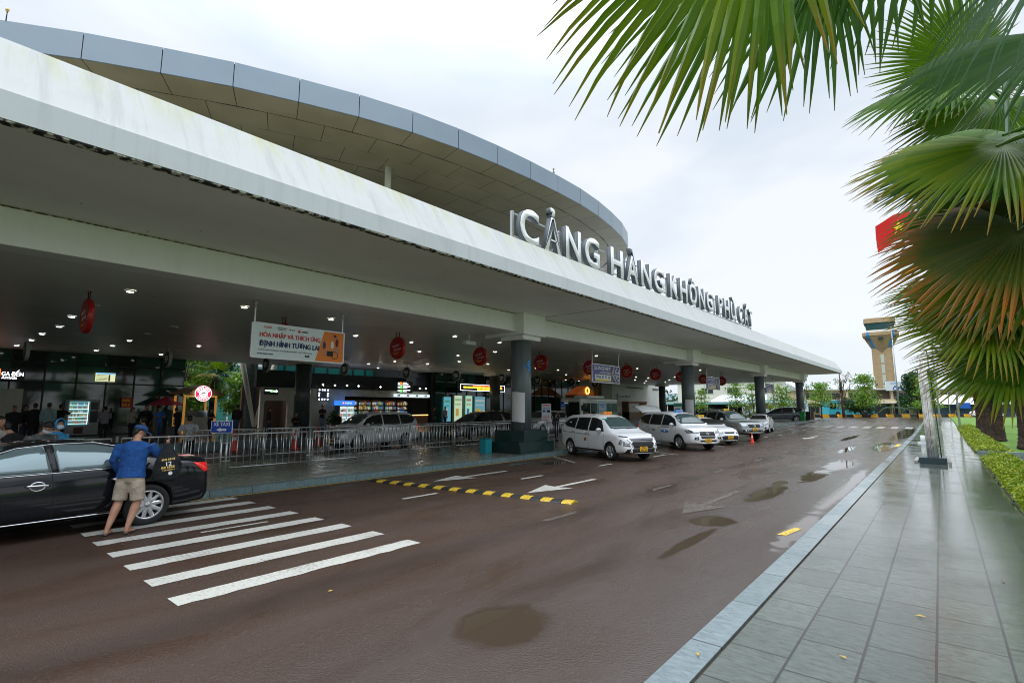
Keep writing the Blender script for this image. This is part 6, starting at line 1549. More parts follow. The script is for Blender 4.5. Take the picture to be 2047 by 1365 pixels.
b = MB(); b.tube([(1.05, -3.2, 2.3), (1.32, -3.45, 2.2)], .02, n=6); b.box(1.25, 1.4, -3.5, -3.44, 1.75, 2.2); b.build('mirror', M_TRIM, bus)
# ================================================================ people
def V(*a): return Vector(a)
def ell(b, c, r, m=None, n=12, rot=None):
    vs = []; fs = []; k = n // 2
    for i in range(k + 1):
        p = PI * i / k
        for j in range(n):
            t = 2 * PI * j / n; v = Vector((math.sin(p) * math.cos(t) * r[0], math.sin(p) * math.sin(t) * r[1], math.cos(p) * r[2]))
            if rot: v = rot @ v
            vs.append(Vector(c) + v)
    for i in range(k):
        for j in range(n): fs.append((i * n + j, (i + 1) * n + j, (i + 1) * n + (j + 1) % n, i * n + (j + 1) % n))
    b.add(vs, fs, m, True)
def loft(b, rings, side, m=None, n=16):
    """rings: (centre, half width along side, half depth)"""
    vs = []; side = Vector(side).normalized(); P = [Vector(r[0]) for r in rings]
    for i, (c, a, d) in enumerate(rings):
        ax = (P[min(i + 1, len(P) - 1)] - P[max(i - 1, 0)]).normalized(); s_ = (side - ax * side.dot(ax)).normalized(); f = ax.cross(s_)
        for j in range(n):
            t = 2 * PI * j / n; vs.append(Vector(c) + s_ * a * math.cos(t) + f * d * math.sin(t))
    fs = [(i * n + j, i * n + (j + 1) % n, (i + 1) * n + (j + 1) % n, (i + 1) * n + j) for i in range(len(rings) - 1) for j in range(n)]
    fs += [tuple(reversed(range(n))), tuple(range((len(rings) - 1) * n, len(rings) * n))]
    b.add(vs, fs, m, True)
def fuse(b, name, m, parent, vox=.018, smooth=4):
    o = b.build(name, m); 
    md = o.modifiers.new('r', 'REMESH'); md.mode = 'VOXEL'; md.voxel_size = vox; md.use_smooth_shade = True
    md = o.modifiers.new('s', 'SMOOTH'); md.factor = .5; md.iterations = smooth
    ev_mesh(o); o.parent = parent
    if not o.data.materials: o.data.materials.append(m)
    return o
SKIN = mat('skin', (.42, .23, .15), .5, var=(6, (.36, .18, .11), 2)); HAIR = mat('black_hair', (.008, .007, .007), .45)
MASK = mat('face_mask', (.62, .68, .74), .7); TEALM = mat('teal_mask', (.10, .42, .42), .7)
SOLE = mat('shoe_dark', (.02, .02, .022), .5)
CL = {}
def cloth(n, c): 
    if n not in CL: CL[n] = mat('cloth_' + n, c, .85, var=(9, tuple(x * .72 for x in c), 3), bump=(11, .9, .03))
    return CL[n]
def hand(b, w, d, side, m=None, s=1.0, curl=.5):
    """palm and five bent fingers; w wrist, d direction, side = thumb side"""
    d = d.normalized(); side = (side - d * side.dot(d)).normalized(); nrm = d.cross(side)
    pc = w + d * .05 * s; loft(b, [(w, .026 * s, .02 * s), (w + d * .03 * s, .036 * s, .016 * s), (w + d * .085 * s, .040 * s, .014 * s)], side, m, 10)
    for k, (o_, L) in enumerate(((.030, .068), (.010, .078), (-.010, .073), (-.029, .058))):
        p0 = w + d * .08 * s + side * o_ * s; p1 = p0 + (d + nrm * curl * .3).normalized() * L * .45 * s; p2 = p1 + (d + nrm * curl).normalized() * L * .33 * s; p3 = p2 + (d * .6 + nrm * curl * 1.6).normalized() * L * .25 * s
        b.tube([p0, p1, p2, p3], [.0095 * s, .009 * s, .008 * s, .006 * s], m, 6)
    p0 = w + d * .025 * s + side * .03 * s; p1 = p0 + (side + d * .8).normalized() * .035 * s; p2 = p1 + (side * .3 + d).normalized() * .032 * s
    b.tube([p0, p1, p2], [.012 * s, .0105 * s, .008 * s], m, 6)
def person(loc, yaw, label, h=1.68, top='grey', topc=(.3, .3, .3), bot='dark', botc=(.02, .02, .025), sleeve='short', legs='long', lean=0.0, armL=None, armR=None, step=.10, headyaw=0., headpitch=0., group=None,
           mask=None, cap=None, hair='short', hood=None, vox=.02, wide=1.0, seated=False, legp=None, stance=.0):
    """local frame: forward +y, right +x. arms: (elbow offset, wrist offset) from shoulder for a 1.7 m figure"""
    r = empty('person', loc, yaw, label, 'person', group); s = h / 1.70
    ln = Matrix.Rotation(-lean, 3, 'X')
    def up(v): return (V(0, 0, .92) + ln @ (Vector(v) - V(0, 0, .92)) + V(0, stance, 0)) * s
    def P(v): return Vector(v) * s
    hipL, hipR = up((-.09, 0, .92)), up((.09, 0, .92))
    if legp: kL, aL, kR, aR = [P(v) for v in legp]
    elif seated: kL, aL, kR, aR = P((-.12, .42, .48)), P((-.12, .42, .09)), P((.12, .42, .48)), P((.12, .42, .09))
    else: kL, aL, kR, aR = P((-.10, .03 - step * .3, .50)), P((-.11, -step, .09)), P((.10, .03 + step * .4, .50)), P((.11, step, .09))
    shL, shR = up((-.185 * wide, 0, 1.40)), up((.185 * wide, 0, 1.40))
    if seated:
        dz = P((0, 0, -.40)); hipL += dz; hipR += dz; shL += dz; shR += dz
    dzv = P((0, 0, -.40)) if seated else V(0, 0, 0)
    aLo = armL or (V(-.06, -.02, -.28), V(-.05, .05, -.53)); aRo = armR or (V(.06, -.02, -.28), V(.05, .05, -.53))
    eL, wL = shL + ln @ aLo[0] * s, shL + ln @ aLo[1] * s; eR, wR = shR + ln @ aRo[0] * s, shR + ln @ aRo[1] * s
    neck0, neck1 = up((0, -.01, 1.43)) + dzv, up((0, .02, 1.52)) + dzv
    hc = neck1 + (ln @ V(0, .02 + headpitch * .06, .082)) * s
    X_ = V(1, 0, 0)
    # ---- body, one surface
    b = MB()
    loft(b, [(up((0, 0, .84)) + dzv, .15 * s, .095 * s), (up((0, 0, .98)) + dzv, .145 * s * wide, .10 * s), (up((0, 0, 1.12)) + dzv, .145 * s * wide, .10 * s), (up((0, .005, 1.30)) + dzv, .17 * s * wide, .11 * s), (up((0, 0, 1.41)) + dzv, .155 * s * wide, .08 * s), (up((0, -.005, 1.455)) + dzv, .07 * s, .06 * s)], X_)
    b.tube([neck0, neck1, neck1 + (hc - neck1) * .4], [.058 * s, .052 * s, .055 * s], None, 12)
    Hm = Matrix.Rotation(headyaw, 3, 'Z') @ Matrix.Rotation(-headpitch - lean * .4, 3, 'X')
    def H(v): return hc + Hm @ Vector(v) * s
    ell(b, H((0, -.008, .02)), (.076 * s, .094 * s, .105 * s), None, 16, Hm); ell(b, H((0, .03, -.045)), (.055 * s, .055 * s, .06 * s), None, 12, Hm)
    ell(b, H((0, .098, -.015)), (.013 * s, .018 * s, .024 * s), None, 8, Hm)
    for g in (-1, 1): ell(b, H((g * .078, -.005, -.005)), (.012 * s, .02 * s, .032 * s), None, 8, Hm)
    for sh, e, w in ((shL, eL, wL), (shR, eR, wR)): b.tube([sh + V(0, 0, -.01), sh.lerp(e, .5), e, e.lerp(w, .35), w], [.055 * s, .05 * s, .042 * s, .042 * s, .027 * s], None, 10)
    for hp, k, a in ((hipL, kL, aL), (hipR, kR, aR)):
        b.tube([hp, hp.lerp(k, .5), k, k.lerp(a, .3), a, a + V(0, 0, -.02 * s)], [.092 * s, .084 * s, .060 * s, .066 * s, .036 * s, .038 * s], None, 12)
    fd = {}
    for nm, k, a, g in (('L', kL, aL, -1), ('R', kR, aR, 1)):
        f = V(g * .12, 1, 0).normalized(); loft(b, [(a + V(0, -.045 * s, -.045 * s), .03 * s, .035 * s), (a + f * .02 * s + V(0, 0, -.045 * s), .037 * s, .038 * s), (a + f * .11 * s + V(0, 0, -.06 * s), .043 * s, .024 * s), (a + f * .17 * s + V(0, 0, -.068 * s), .036 * s, .015 * s)], X_, None, 12); fd[nm] = (a, f)
    body = fuse(b, 'body', SKIN, r, vox, 3)
    hb = MB(); hand(hb, wL - (wL - eL).normalized() * .01, (wL - eL), V(0, 1, 0) if abs((wL - eL).normalized().y) < .8 else V(0, 0, 1), None, s); hand(hb, wR - (wR - eR).normalized() * .01, (wR - eR), V(0, 1, 0) if abs((wR - eR).normalized().y) < .8 else V(0, 0, 1), None, s)
    ho = hb.build('hands', SKIN); bm = bmesh.new(); bm.from_mesh(body.data); bm.from_mesh(ho.data); bm.to_mesh(body.data); bm.free(); bpy.data.objects.remove(ho)
    for p_ in body.data.polygons: p_.use_smooth = True
    # ---- face
    b = MB(); EW = mat('eye_white', (.7, .7, .68), .3); ED = mat('eye_dark', (.01, .008, .006), .3); LP = mat('lips', (.30, .10, .08), .5)
    for g in (-1, 1):
        ell(b, H((g * .031, .073, .012)), (.013 * s, .008 * s, .007 * s), EW, 8, Hm); ell(b, H((g * .031, .079, .012)), (.006 * s, .005 * s, .006 * s), ED, 6, Hm)
        b.tube([H((g * .015, .083, .034)), H((g * .047, .074, .036))], .005 * s, HAIR, 5)
    if not mask: ell(b, H((0, .083, -.055)), (.024 * s, .008 * s, .007 * s), LP, 8, Hm)
    b.build('face', None, r)
    if mask:
        b = MB(); vs = []; N = 9
        for i in range(N):
            a = PI * (.06 + .88 * i / (N - 1)); 
            for z, k in ((-.002, 1.0), (-.03, 1.14), (-.06, 1.08), (-.09, .82)): vs.append(H((math.cos(a) * .080 * min(k, 1.03), math.sin(a) * .094 * k + .002, z)))
        b.add(vs, [(4 * i + j, 4 * i + j + 1, 4 * i + 5 + j, 4 * i + 4 + j) for i in range(N - 1) for j in range(3)], None, True); b.build('face_mask', mask, r)
    # ---- hair
    b = MB()
    if hair:
        ell(b, H((0, -.022, .042)), (.083 * s, .092 * s, .092 * s), None, 16, Hm); ell(b, H((0, -.045, -.005)), (.078 * s, .062 * s, .075 * s), None, 14, Hm); ell(b, H((0, .045, .085)), (.06 * s, .045 * s, .03 * s), None, 10, Hm)
        if hair == 'long': loft(b, [(H((0, -.05, .03)), .075 * s, .05 * s), (H((0, -.07, -.10)), .08 * s, .04 * s), (H((0, -.085, -.24)), .07 * s, .03 * s)], X_)
        if hair == 'bun': ell(b, H((0, -.11, .03)), (.04 * s, .04 * s, .04 * s), None, 10)
        fuse(b, 'hair', HAIR, r, vox * .8, 2)
    if cap:
        b = MB(); N = 16; vs = []; rows = 6
        for i in range(rows + 1):
            p_ = (PI / 2) * i / rows
            for j in range(N):
                t = 2 * PI * j / N; vs.append(H((math.cos(t) * .092 * math.cos(p_), -.008 + math.sin(t) * .108 * math.cos(p_), .042 + .088 * math.sin(p_) ** .9)))
        fs = [(i * N + j, i * N + (j + 1) % N, (i + 1) * N + (j + 1) % N, (i + 1) * N + j) for i in range(rows) for j in range(N)]
        b.add(vs, fs, None, True)
        vs = []; 
        for i in range(9):
            a = PI * (.12 + .76 * i / 8); vs += [H((math.cos(a) * .088, -.008 + math.sin(a) * .103, .044)), H((math.cos(a) * .082, math.sin(a) * .112 + .066 * math.sin(a) ** .6, .034 - .012 * abs(math.cos(a))))]
        b.add(vs, [(2 * i, 2 * i + 1, 2 * i + 3, 2 * i + 2) for i in range(8)], None, True)
        o = b.build('cap', cap, r); md = o.modifiers.new('s', 'SOLIDIFY'); md.thickness = .005; ev_mesh(o); o.parent = r
        b = MB(); ell(b, H((0, -.008, .132)), (.009, .009, .006), None, 8); b.build('cap_button', cap, o)
    if hood:
        b = MB(); vs = []; N = 14
        for i in range(9):
            yy = .07 - .022 * i; k = math.sin(PI * min(1, .42 + i * .075)) 
            for j in range(N + 1):
                a = -PI * .28 + (PI * 1.56) * j / N; vs.append(H((math.cos(a) * .115 * k, yy, .01 + math.sin(a) * .145 * k)))
        b.add(vs, [(i * (N + 1) + j, i * (N + 1) + j + 1, (i + 1) * (N + 1) + j + 1, (i + 1) * (N + 1) + j) for i in range(8) for j in range(N)], None, True)
        o = b.build('hood', hood, r); md = o.modifiers.new('s', 'SOLIDIFY'); md.thickness = .02; md = o.modifiers.new('s2', 'SUBSURF'); md.levels = 1; ev_mesh(o); o.parent = r
    # ---- top
    b = MB(); tm = cloth(top, topc); e_ = .022 * s
    loft(b, [(up((0, 0, .85)) + dzv, .188 * s * wide, .142 * s), (up((0, 0, .98)) + dzv, .168 * s * wide, .128 * s), (up((0, 0, 1.14)) + dzv, .168 * s * wide, .128 * s), (up((0, .005, 1.30)) + dzv, .192 * s * wide, .132 * s), (up((0, 0, 1.41)) + dzv, .172 * s * wide, .10 * s), (up((0, -.005, 1.452)) + dzv, .085 * s, .075 * s)], X_)
    for sh, e, w in ((shL, eL, wL), (shR, eR, wR)):
        if sleeve == 'long': b.tube([sh + V(0, 0, -.012), sh.lerp(e, .5), e, e.lerp(w, .5), e.lerp(w, .93)], [.082 * s, .072 * s, .060 * s, .054 * s, .042 * s], None, 12)
        else: b.tube([sh + V(0, 0, -.012), sh.lerp(e, .4), sh.lerp(e, .85)], [.082 * s, .074 * s, .070 * s], None, 12)
    fuse(b, 'shirt' if sleeve == 'short' else 'long_sleeved_top', tm, r, vox, 4)
    # ---- bottoms
    b = MB(); bmx = cloth(bot, botc)
    loft(b, [(up((0, 0, .96)) + dzv, .158 * s * wide, .115 * s), (up((0, 0, .86)) + dzv, .165 * s * wide, .125 * s), ((hipL + hipR) / 2 + V(0, 0, -.12 * s), .16 * s, .11 * s)], X_)
    for hp, k, a in ((hipL, kL, aL), (hipR, kR, aR)):
        if legs == 'shorts': b.tube([hp + V(0, 0, -.02 * s), hp.lerp(k, .5), hp.lerp(k, .98)], [.100 * s, .108 * s, .104 * s], None, 14)
        else: b.tube([hp + V(0, 0, -.02 * s), hp.lerp(k, .5), k, k.lerp(a, .5), a + V(0, 0, .0)], [.100 * s, .10 * s, .078 * s, .070 * s, .062 * s], None, 14)
    fuse(b, 'shorts' if legs == 'shorts' else 'trousers', bmx, r, vox, 3)
    # ---- shoes
    for nm in ('L', 'R'):
        a, f = fd[nm]; b = MB()
        if legs == 'shorts':   # sandals: sole and straps
            loft(b, [(a + V(0, -.07 * s, -.082 * s), .035 * s, .012 * s), (a + f * .03 * s + V(0, 0, -.084 * s), .042 * s, .012 * s), (a + f * .13 * s + V(0, 0, -.084 * s), .05 * s, .012 * s), (a + f * .2 * s + V(0, 0, -.082 * s), .03 * s, .010 * s)], X_, SOLE, 12)
            st = mat('sandal_strap', (.25, .19, .16), .6)
            for q_ in (.10, .13): 
                c = a + f * q_ * s; b.tube([c + V(-.046 * s, 0, -.075 * s), c + V(-.02 * s, .01, -.030 * s), c + V(.02 * s, .012, -.030 * s), c + V(.046 * s, 0, -.075 * s)], .009 * s, st, 6)
            b.build('sandal', None, r)
        else:
            loft(b, [(a + V(0, -.06 * s, -.055 * s), .032 * s, .036 * s), (a + f * .02 * s + V(0, 0, -.045 * s), .046 * s, .046 * s), (a + f * .12 * s + V(0, 0, -.06 * s), .05 * s, .03 * s), (a + f * .19 * s + V(0, 0, -.07 * s), .036 * s, .018 * s)], X_, SOLE, 12); b.build('shoe', None, r)
    return r
# the man at the car: leaning forward, right arm raised holding a bag
NAVYC = cloth('navy_cap', (.02, .07, .20))
man = person((-10.10, 2.52, 0), R(52), 'man in blue sweatshirt, cap and beige shorts leaning on the black sedan', 1.67, 'blue', (.008, .070, .26), 'beige', (.42, .35, .27), 'long', 'shorts', lean=.15,
       armL=(V(-.07, -.03, -.27), V(-.01, .10, -.46)), armR=(V(.13, .10, -.22), V(.16, .22, .03)), headyaw=-.95, headpitch=.35, vox=.011, wide=1.16, cap=NAVYC, stance=.06,
       legp=((-.12, .02, .50), (-.17, -.16, .095), (.13, .05, .49), (.08, -.10, .095)))
BG = cloth('black_bag', (.010, .012, .014))
o = empty('black_bag', (-9.93, 2.98, 1.02), R(-12), 'black bag printed with 12 and gold letters hanging from the man in blue', 'bag')
b = MB(); loft(b, [((0, .0, -.27), .10, .05), ((0, 0, -.22), .17, .085), ((0, .01, -.08), .20, .10), ((0, 0, .08), .17, .09), ((0, -.02, .20), .10, .06), ((0, -.03, .30), .05, .035), ((0, -.03, .36), .035, .03)], (0, 1, 0)); b2 = fuse(b, 'bag_body', BG, o, .012, 5)
b = MB(); b.tube([(0, -.06, .30), (.0, -.05, .42), (0, .03, .44), (0, .05, .34)], .016, None, 6); b.tube([(0, .12, -.2), (.04, .2, .0), (.0, .08, .24)], .02, None, 6); b.build('strap', BG, o)
GO = mat('gold_print', (.55, .38, .10), .5)
def onbag(me):
    for v in me.data.vertices:
        r_, n_, _, _ = BVHTree.FromObject(b2, bpy.context.evaluated_depsgraph_get()).ray_cast(Vector((1, v.co.y, v.co.z)), Vector((-1, 0, 0)))
        v.co.x = (r_.x if r_ else .08) + .004
for tx, zz, w_, h_, m_ in (('12', .03, None, .065, M_TXW),):
    onbag(put_text('bag_print', tx, MX((0, .02, zz), (0, 1, .12), (0, 0, 1)), w_, h_, m_, o, bold=.03, extrude=0))
b = MB(); rr_ = random.Random(8)
glyph_rows(b, lambda u, v, w=0: (0, .02 + u, v + u * .12), [(-.10, .10, .085, .032), (-.10, .10, -.045, .04), (-.08, .09, -.08, .02)], None, rr_); onbag(b.build('gold_print', GO, o))
b = MB(); b.add([(0, .05 + .03 * math.cos(t * PI / 8), -.125 + .03 * math.sin(t * PI / 8)) for t in range(16)], [tuple(range(16))]); onbag(b.build('round_patch', M_TXW, o))

def W_(x, y): return (x, y, .15 if x > -18.5 else (.004 if x > -26 else .42))
G1 = 'people waiting on the arrivals platform'; G2 = 'people behind the black sedan'
AB = (V(-.10, -.14, -.25), V(.10, -.20, -.40)); AB2 = (V(.10, -.14, -.25), V(-.10, -.20, -.40))   # hands clasped behind
FW = (V(-.04, .06, -.27), V(.08, .26, -.24)); FW2 = (V(.04, .06, -.27), V(-.08, .26, -.24))
grey = ('beige_shirt', (.40, .37, .33))
person(W_(-13.35, 1.25), R(-60), 'man in a pale grey buttoned shirt with a badge at the left edge', 1.64, *grey, 'black_trousers', (.015, .015, .018), 'long', group=G2, vox=.02)
person(W_(-13.25, 1.62), R(150), 'man in black stooping with his back turned beside the pale shirted man', 1.62, 'black_shirt', (.012, .014, .012), 'black_trousers', (.015, .015, .018), 'long', lean=.45, group=G2, wide=1.15, vox=.02)
person(W_(-12.85, 1.72), R(-70), 'man in grey tee and white mask bending behind the black sedan roof', 1.62, 'slate_tee', (.10, .11, .11), 'black_trousers', (.015, .015, .018), 'short', lean=.42, headpitch=.5, mask=MASK, group=G2, vox=.016)
person(W_(-13.65, 2.12), R(-60), 'woman in a light blue hooded jacket and white mask', 1.56, 'sky_jacket', (.05, .30, .58), 'black_trousers', (.015, .015, .018), 'long', mask=MASK, hood=cloth('sky_hood', (.06, .34, .62)), group=G2, vox=.016)
person(W_(-31, 3.35), R(-90), 'dark figure standing left of the suited man on the platform', 1.62, 'black_shirt', (.012, .014, .012), 'black_trousers', (.015, .015, .018), 'long', group=G1)
person(W_(-32, 3.81), R(-40), 'woman in dark clothes and jeans seen from behind near the white board', 1.66, 'char_top', (.03, .03, .035), 'jeans_dark', (.03, .05, .09), 'long', hair='long', group=G1)
person(W_(-31.5, 4.08), R(100), 'man in an open black suit over a white shirt by the left glass', 1.74, 'black_suit', (.012, .012, .014), 'black_trousers', (.015, .015, .018), 'long', group=G1)
person(W_(-31.3, 4.52), R(80), 'man in a pale teal shirt seen from behind near the vending machine', 1.76, 'teal_shirt', (.24, .36, .36), 'khaki', (.16, .14, .11), 'long', group=G1)
person(W_(-32, 5.03), R(60), 'person in black reaching toward the vending machine', 1.70, 'black_shirt', (.012, .014, .012), 'black_trousers', (.015, .015, .018), 'long', armR=(V(.05, .22, -.12), V(.02, .45, -.10)), group=G1)
person(W_(-30.5, 6.43), R(90), 'woman in a grey vest and dark trousers standing alone in front of the glass', 1.60, 'grey_vest', (.20, .19, .22), 'black_trousers', (.015, .015, .018), 'long', hair='bun', armL=FW, armR=FW2, group=G1)
person(W_(-32, 7.87), R(-70), 'person in a beige shirt standing between the vest woman and the blue shirt', 1.56, 'beige_top', (.36, .33, .28), 'black_trousers', (.015, .015, .018), 'long', armL=FW, group=G1)
person(W_(-32, 8.45), R(-100), 'man in a dark suit facing the road behind the beige shirted person', 1.68, 'black_suit', (.012, .012, .014), 'black_trousers', (.015, .015, .018), 'long', group=G1)
person(W_(-19, 4.98), R(110), 'man in black with collar standing in the inner lane behind the blue cap', 1.67, 'black_shirt', (.012, .014, .012), 'black_trousers', (.015, .015, .018), 'short', group='people standing in the inner lane')
person(W_(-31, 8.78), R(-90), 'person in a bright blue shirt and teal mask beside a luggage trolley', 1.58, 'royal_blue', (.03, .12, .42), 'jeans', (.05, .10, .20), 'short', mask=TEALM, armL=FW, armR=FW2, group=G1)
person(W_(-20, 6.58), R(62), 'man in a white short sleeved shirt holding his hands behind his back', 1.67, 'white_shirt', (.46, .47, .50), 'black_trousers', (.015, .015, .018), 'short', armL=AB, armR=AB2, group='people standing in the inner lane', vox=.018)
person(W_(-31, 9.65), R(120), 'person in black bending near the coffee kiosk', 1.56, 'black_shirt', (.012, .014, .012), 'black_trousers', (.015, .015, .018), 'short', lean=.2, group=G1)
person(W_(-31, 11.21), R(-60), 'woman in black with a teal mask and red bag right of the kiosk', 1.50, 'black_tee', (.02, .015, .02), 'black_trousers', (.015, .015, .018), 'short', mask=TEALM, armL=FW, armR=FW2, hair='long', group=G1)
person(W_(-35.2, 11.6), R(-90), 'kiosk worker in grey with a mask behind the coffee counter', 1.60, 'grey_tee', (.14, .15, .15), 'black_trousers', (.015, .015, .018), 'short', mask=MASK, group=G1)
person(W_(-31.5, 12.79), R(100), 'tall man in a black top and blue jeans by the slanted strut', 1.74, 'black_top', (.03, .015, .015), 'jeans', (.05, .10, .20), 'long', group=G1)
person(W_(-31, 14.41), R(-40), 'woman in a dark jacket walking past the annex opening', 1.54, 'dark_jacket', (.03, .025, .03), 'jeans_dark', (.03, .05, .09), 'long', hair='long', step=.2, group=G1)
person(W_(-30.5, 15.85), R(-110), 'person with a pale collar sitting in front of the dark inner column', 1.60, 'black_suit', (.012, .012, .014), 'jeans_dark', (.03, .05, .09), 'long', seated=True, armL=FW, armR=FW2, group=G1)
person(W_(-31.5, 18.16), R(-80), 'man in a black tee and faded jeans standing left of the drinks cooler', 1.74, 'black_tee', (.012, .012, .012), 'faded_jeans', (.16, .22, .28), 'short', armL=FW, armR=FW2, group=G1)
person(W_(-33.5, 20.6), R(-90), 'person in black sitting in front of the drinks cooler', 1.60, 'black_suit', (.012, .012, .014), 'black_trousers', (.015, .015, .018), 'long', seated=True, group=G1)
person(W_(-27.2, 30.3), R(70), 'man in a white shirt standing behind the black van', 1.60, 'white_shirt', (.46, .47, .50), 'black_trousers', (.015, .015, .018), 'short', group=G1)
person(W_(-32, 28.4), R(-30), 'person in dark clothes beside the shop shelves end', 1.62, 'char_top', (.03, .03, .035), 'jeans_dark', (.03, .05, .09), 'long', group=G1)
person(W_(-32, 29.6), R(-90), 'person in a pale top standing right of the shop shelves', 1.64, 'pale_top', (.35, .36, .38), 'jeans_dark', (.03, .05, .09), 'short', group=G1)
person(W_(-16.6, 23.75), R(-100), 'woman in a black jacket standing behind the tall white price board', 1.52, 'black_jacket', (.015, .015, .03), 'black_trousers', (.015, .015, .018), 'long', hair='long', group='people at the railings behind the first taxi')
person(W_(-16.9, 28.3), R(-130), 'guard in a dark uniform and cap behind the first taxi', 1.56, 'navy_uniform', (.02, .025, .06), 'navy_uniform', (.02, .025, .06), 'long', cap=cloth('black_cap', (.02, .02, .03)), group='people at the railings behind the first taxi')
# badge on the pale shirt, bag, luggage trolley
# ================================================================ palms
def leaf_mat(name, g1, g2, tip, tip_from, transl=.30, dead=0.0):
    m = mat(name, g1, .38, spec=.40); n = NB(m)
    at = n.n('ShaderNodeVertexColor'); at.layer_name = 'leaf'
    sp = n.n('ShaderNodeSeparateColor', {0: at.outputs['Color']})
    oi = n.n('ShaderNodeObjectInfo')
    base = n.mix(sp.outputs[1], g1, g2)
    base = n.mix(n.n('ShaderNodeMath', {0: oi.outputs['Random'], 1: .45}, operation='MULTIPLY').outputs[0], base, tuple(c * .6 for c in g1))
    tp = n.ramp(sp.outputs[0], [(tip_from, 0.), (min(1, tip_from + .22), 1.)])
    col = n.mix(n.n('ShaderNodeMath', {0: tp, 1: sp.outputs[2]}, operation='MULTIPLY').outputs[0], base, tip)
    n.link(col, 'Base Color')
    out = [q_ for q_ in m.node_tree.nodes if q_.type == 'OUTPUT_MATERIAL'][0]
    tr = n.n('ShaderNodeBsdfTranslucent', {'Color': n.mix(.5, col, (.22, .38, .01))})
    ms = n.n('ShaderNodeMixShader', {0: transl, 1: n.b.outputs[0], 2: tr.outputs[0]}); m.node_tree.links.new(ms.outputs[0], out.inputs[0])
    return m
LM = [leaf_mat('palm_leaf_green', (.042, .130, .008), (.10, .22, .010), (.22, .11, .02), .86),
      leaf_mat('palm_leaf_deep', (.020, .085, .014), (.048, .145, .020), (.14, .12, .02), .90),
      leaf_mat('palm_leaf_browning', (.055, .095, .008), (.14, .13, .012), (.42, .13, .018), .60),
      leaf_mat('palm_leaf_glaucous', (.025, .090, .035), (.060, .150, .065), (.18, .17, .05), .92),
      leaf_mat('palm_leaf_yellowing', (.085, .185, .008), (.20, .27, .012), (.34, .18, .015), .74),
      leaf_mat('palm_leaf_dead', (.12, .07, .035), (.17, .10, .05), (.10, .05, .025), .5, .15)]
def frond_mesh(seed, L=1.2, spread=250, nseg=46, split=.42, droop=.22, cup=.18, pet=1.1, tipcurl=.3, wk=1.0):
    """fan leaf: hub at origin, middle segment along +y, upper face +z, stalk along -y"""
    rn = random.Random(seed); b = MB(); vc = []; S_ = R(spread); da = S_ / nseg
    for i in range(nseg):
        a = -S_ / 2 + da * (i + .5); k = abs(a) / (S_ / 2)
        Li = L * (1 - .28 * k ** 2.2) * rn.uniform(.93, 1.04); rs = Li * split * rn.uniform(.9, 1.12)
        tint = rn.random(); tipb = rn.uniform(.4, 1.0); yaw = rn.uniform(-.03, .03); dz = rn.uniform(-.06, .06); curl = rn.uniform(.4, 1.6) * tipcurl
        rr_ = [0.02, .14, .30, split, split + .15, split + .30, split + .44, 1.0]; rr_ = [r for r in rr_ if r < .97] + [1.0]
        prev = None
        for r_ in rr_:
            d = r_ * Li
            w = d * math.tan(da / 2) * 1.0 if r_ <= split else Li * split * math.tan(da / 2) * (1 - ((r_ - split) / (1 - split)) ** 1.7) * wk
            w = max(w, .0015); aa = a + yaw * max(0, r_ - split) * 3
            ca, sa = math.sin(aa), math.cos(aa)
            z = -droop * d * d / L * (1 + .4 * k) - curl * max(0, r_ - .6) ** 2 * L + dz * max(0, r_ - split) + cup * d * (k - .5) * .6
            c = Vector((ca * d, sa * d, z)); t = Vector((sa, -ca, 0)); lift = w * 1.05 if r_ > .2 else w * .4
            cur = (c + t * w, c + Vector((0, 0, lift)), c - t * w)
            if prev is not None:
                o = len(b.v); b.v += [tuple(p) for p in (*prev[0], *cur)]; vc += [(prev[1], tint, tipb)] * 3 + [(r_, tint, tipb)] * 3
                for f in ((0, 1, 4, 3), (1, 2, 5, 4)): b.f.append(tuple(o + q_ for q_ in f)); b.m.append(0); b.smooth.append(False)
            prev = (cur, r_)
    o = len(b.v); b.tube([(0, .06, .0), (0, -.1, .005), (0, -pet * .5, -.03), (0, -pet, -.16)], [.010, .017, .021, .034], None, 6); vc += [(0, .3, 0)] * (len(b.v) - o)
    me = bpy.data.meshes.new('frond'); me.from_pydata(b.v, [], b.f); ca_ = me.color_attributes.new('leaf', 'FLOAT_COLOR', 'POINT')
    for i, c in enumerate(vc): ca_.data[i].color = (*c, 1)
    me.update(); return me
FM = {}
def frond(parent, origin, hub, tip, mi, up=(0, 0, 1), L=None, key=0, **kw):
    """hub and tip in world space, parent at 'origin' (no rotation)"""
    hub, tip = Vector(hub), Vector(tip); d = tip - hub; L = L or d.length
    kk = (key, mi, tuple(sorted(kw.items())))
    if kk not in FM:
        me = frond_mesh(key + 1, 1.0, **kw); me.materials.append(LM[mi]); FM[kk] = me
    o = bpy.data.objects.new('dead_frond' if mi == 5 else 'frond', FM[kk]); COL.objects.link(o); o.parent = parent
    y = d.normalized(); z = Vector(up); z = (z - y * z.dot(y)).normalized(); x = y.cross(z)
    M = Matrix((x, y, z)).transposed().to_4x4(); M = M @ Matrix.Diagonal((L, L, L, 1)); M.translation = hub - Vector(origin); o.matrix_local = M
    return o
M_TRUNK = mat('palm_trunk', (.022, .014, .010), .9, var=(7, (.055, .035, .024), 5), bump=(9, .9, .06))
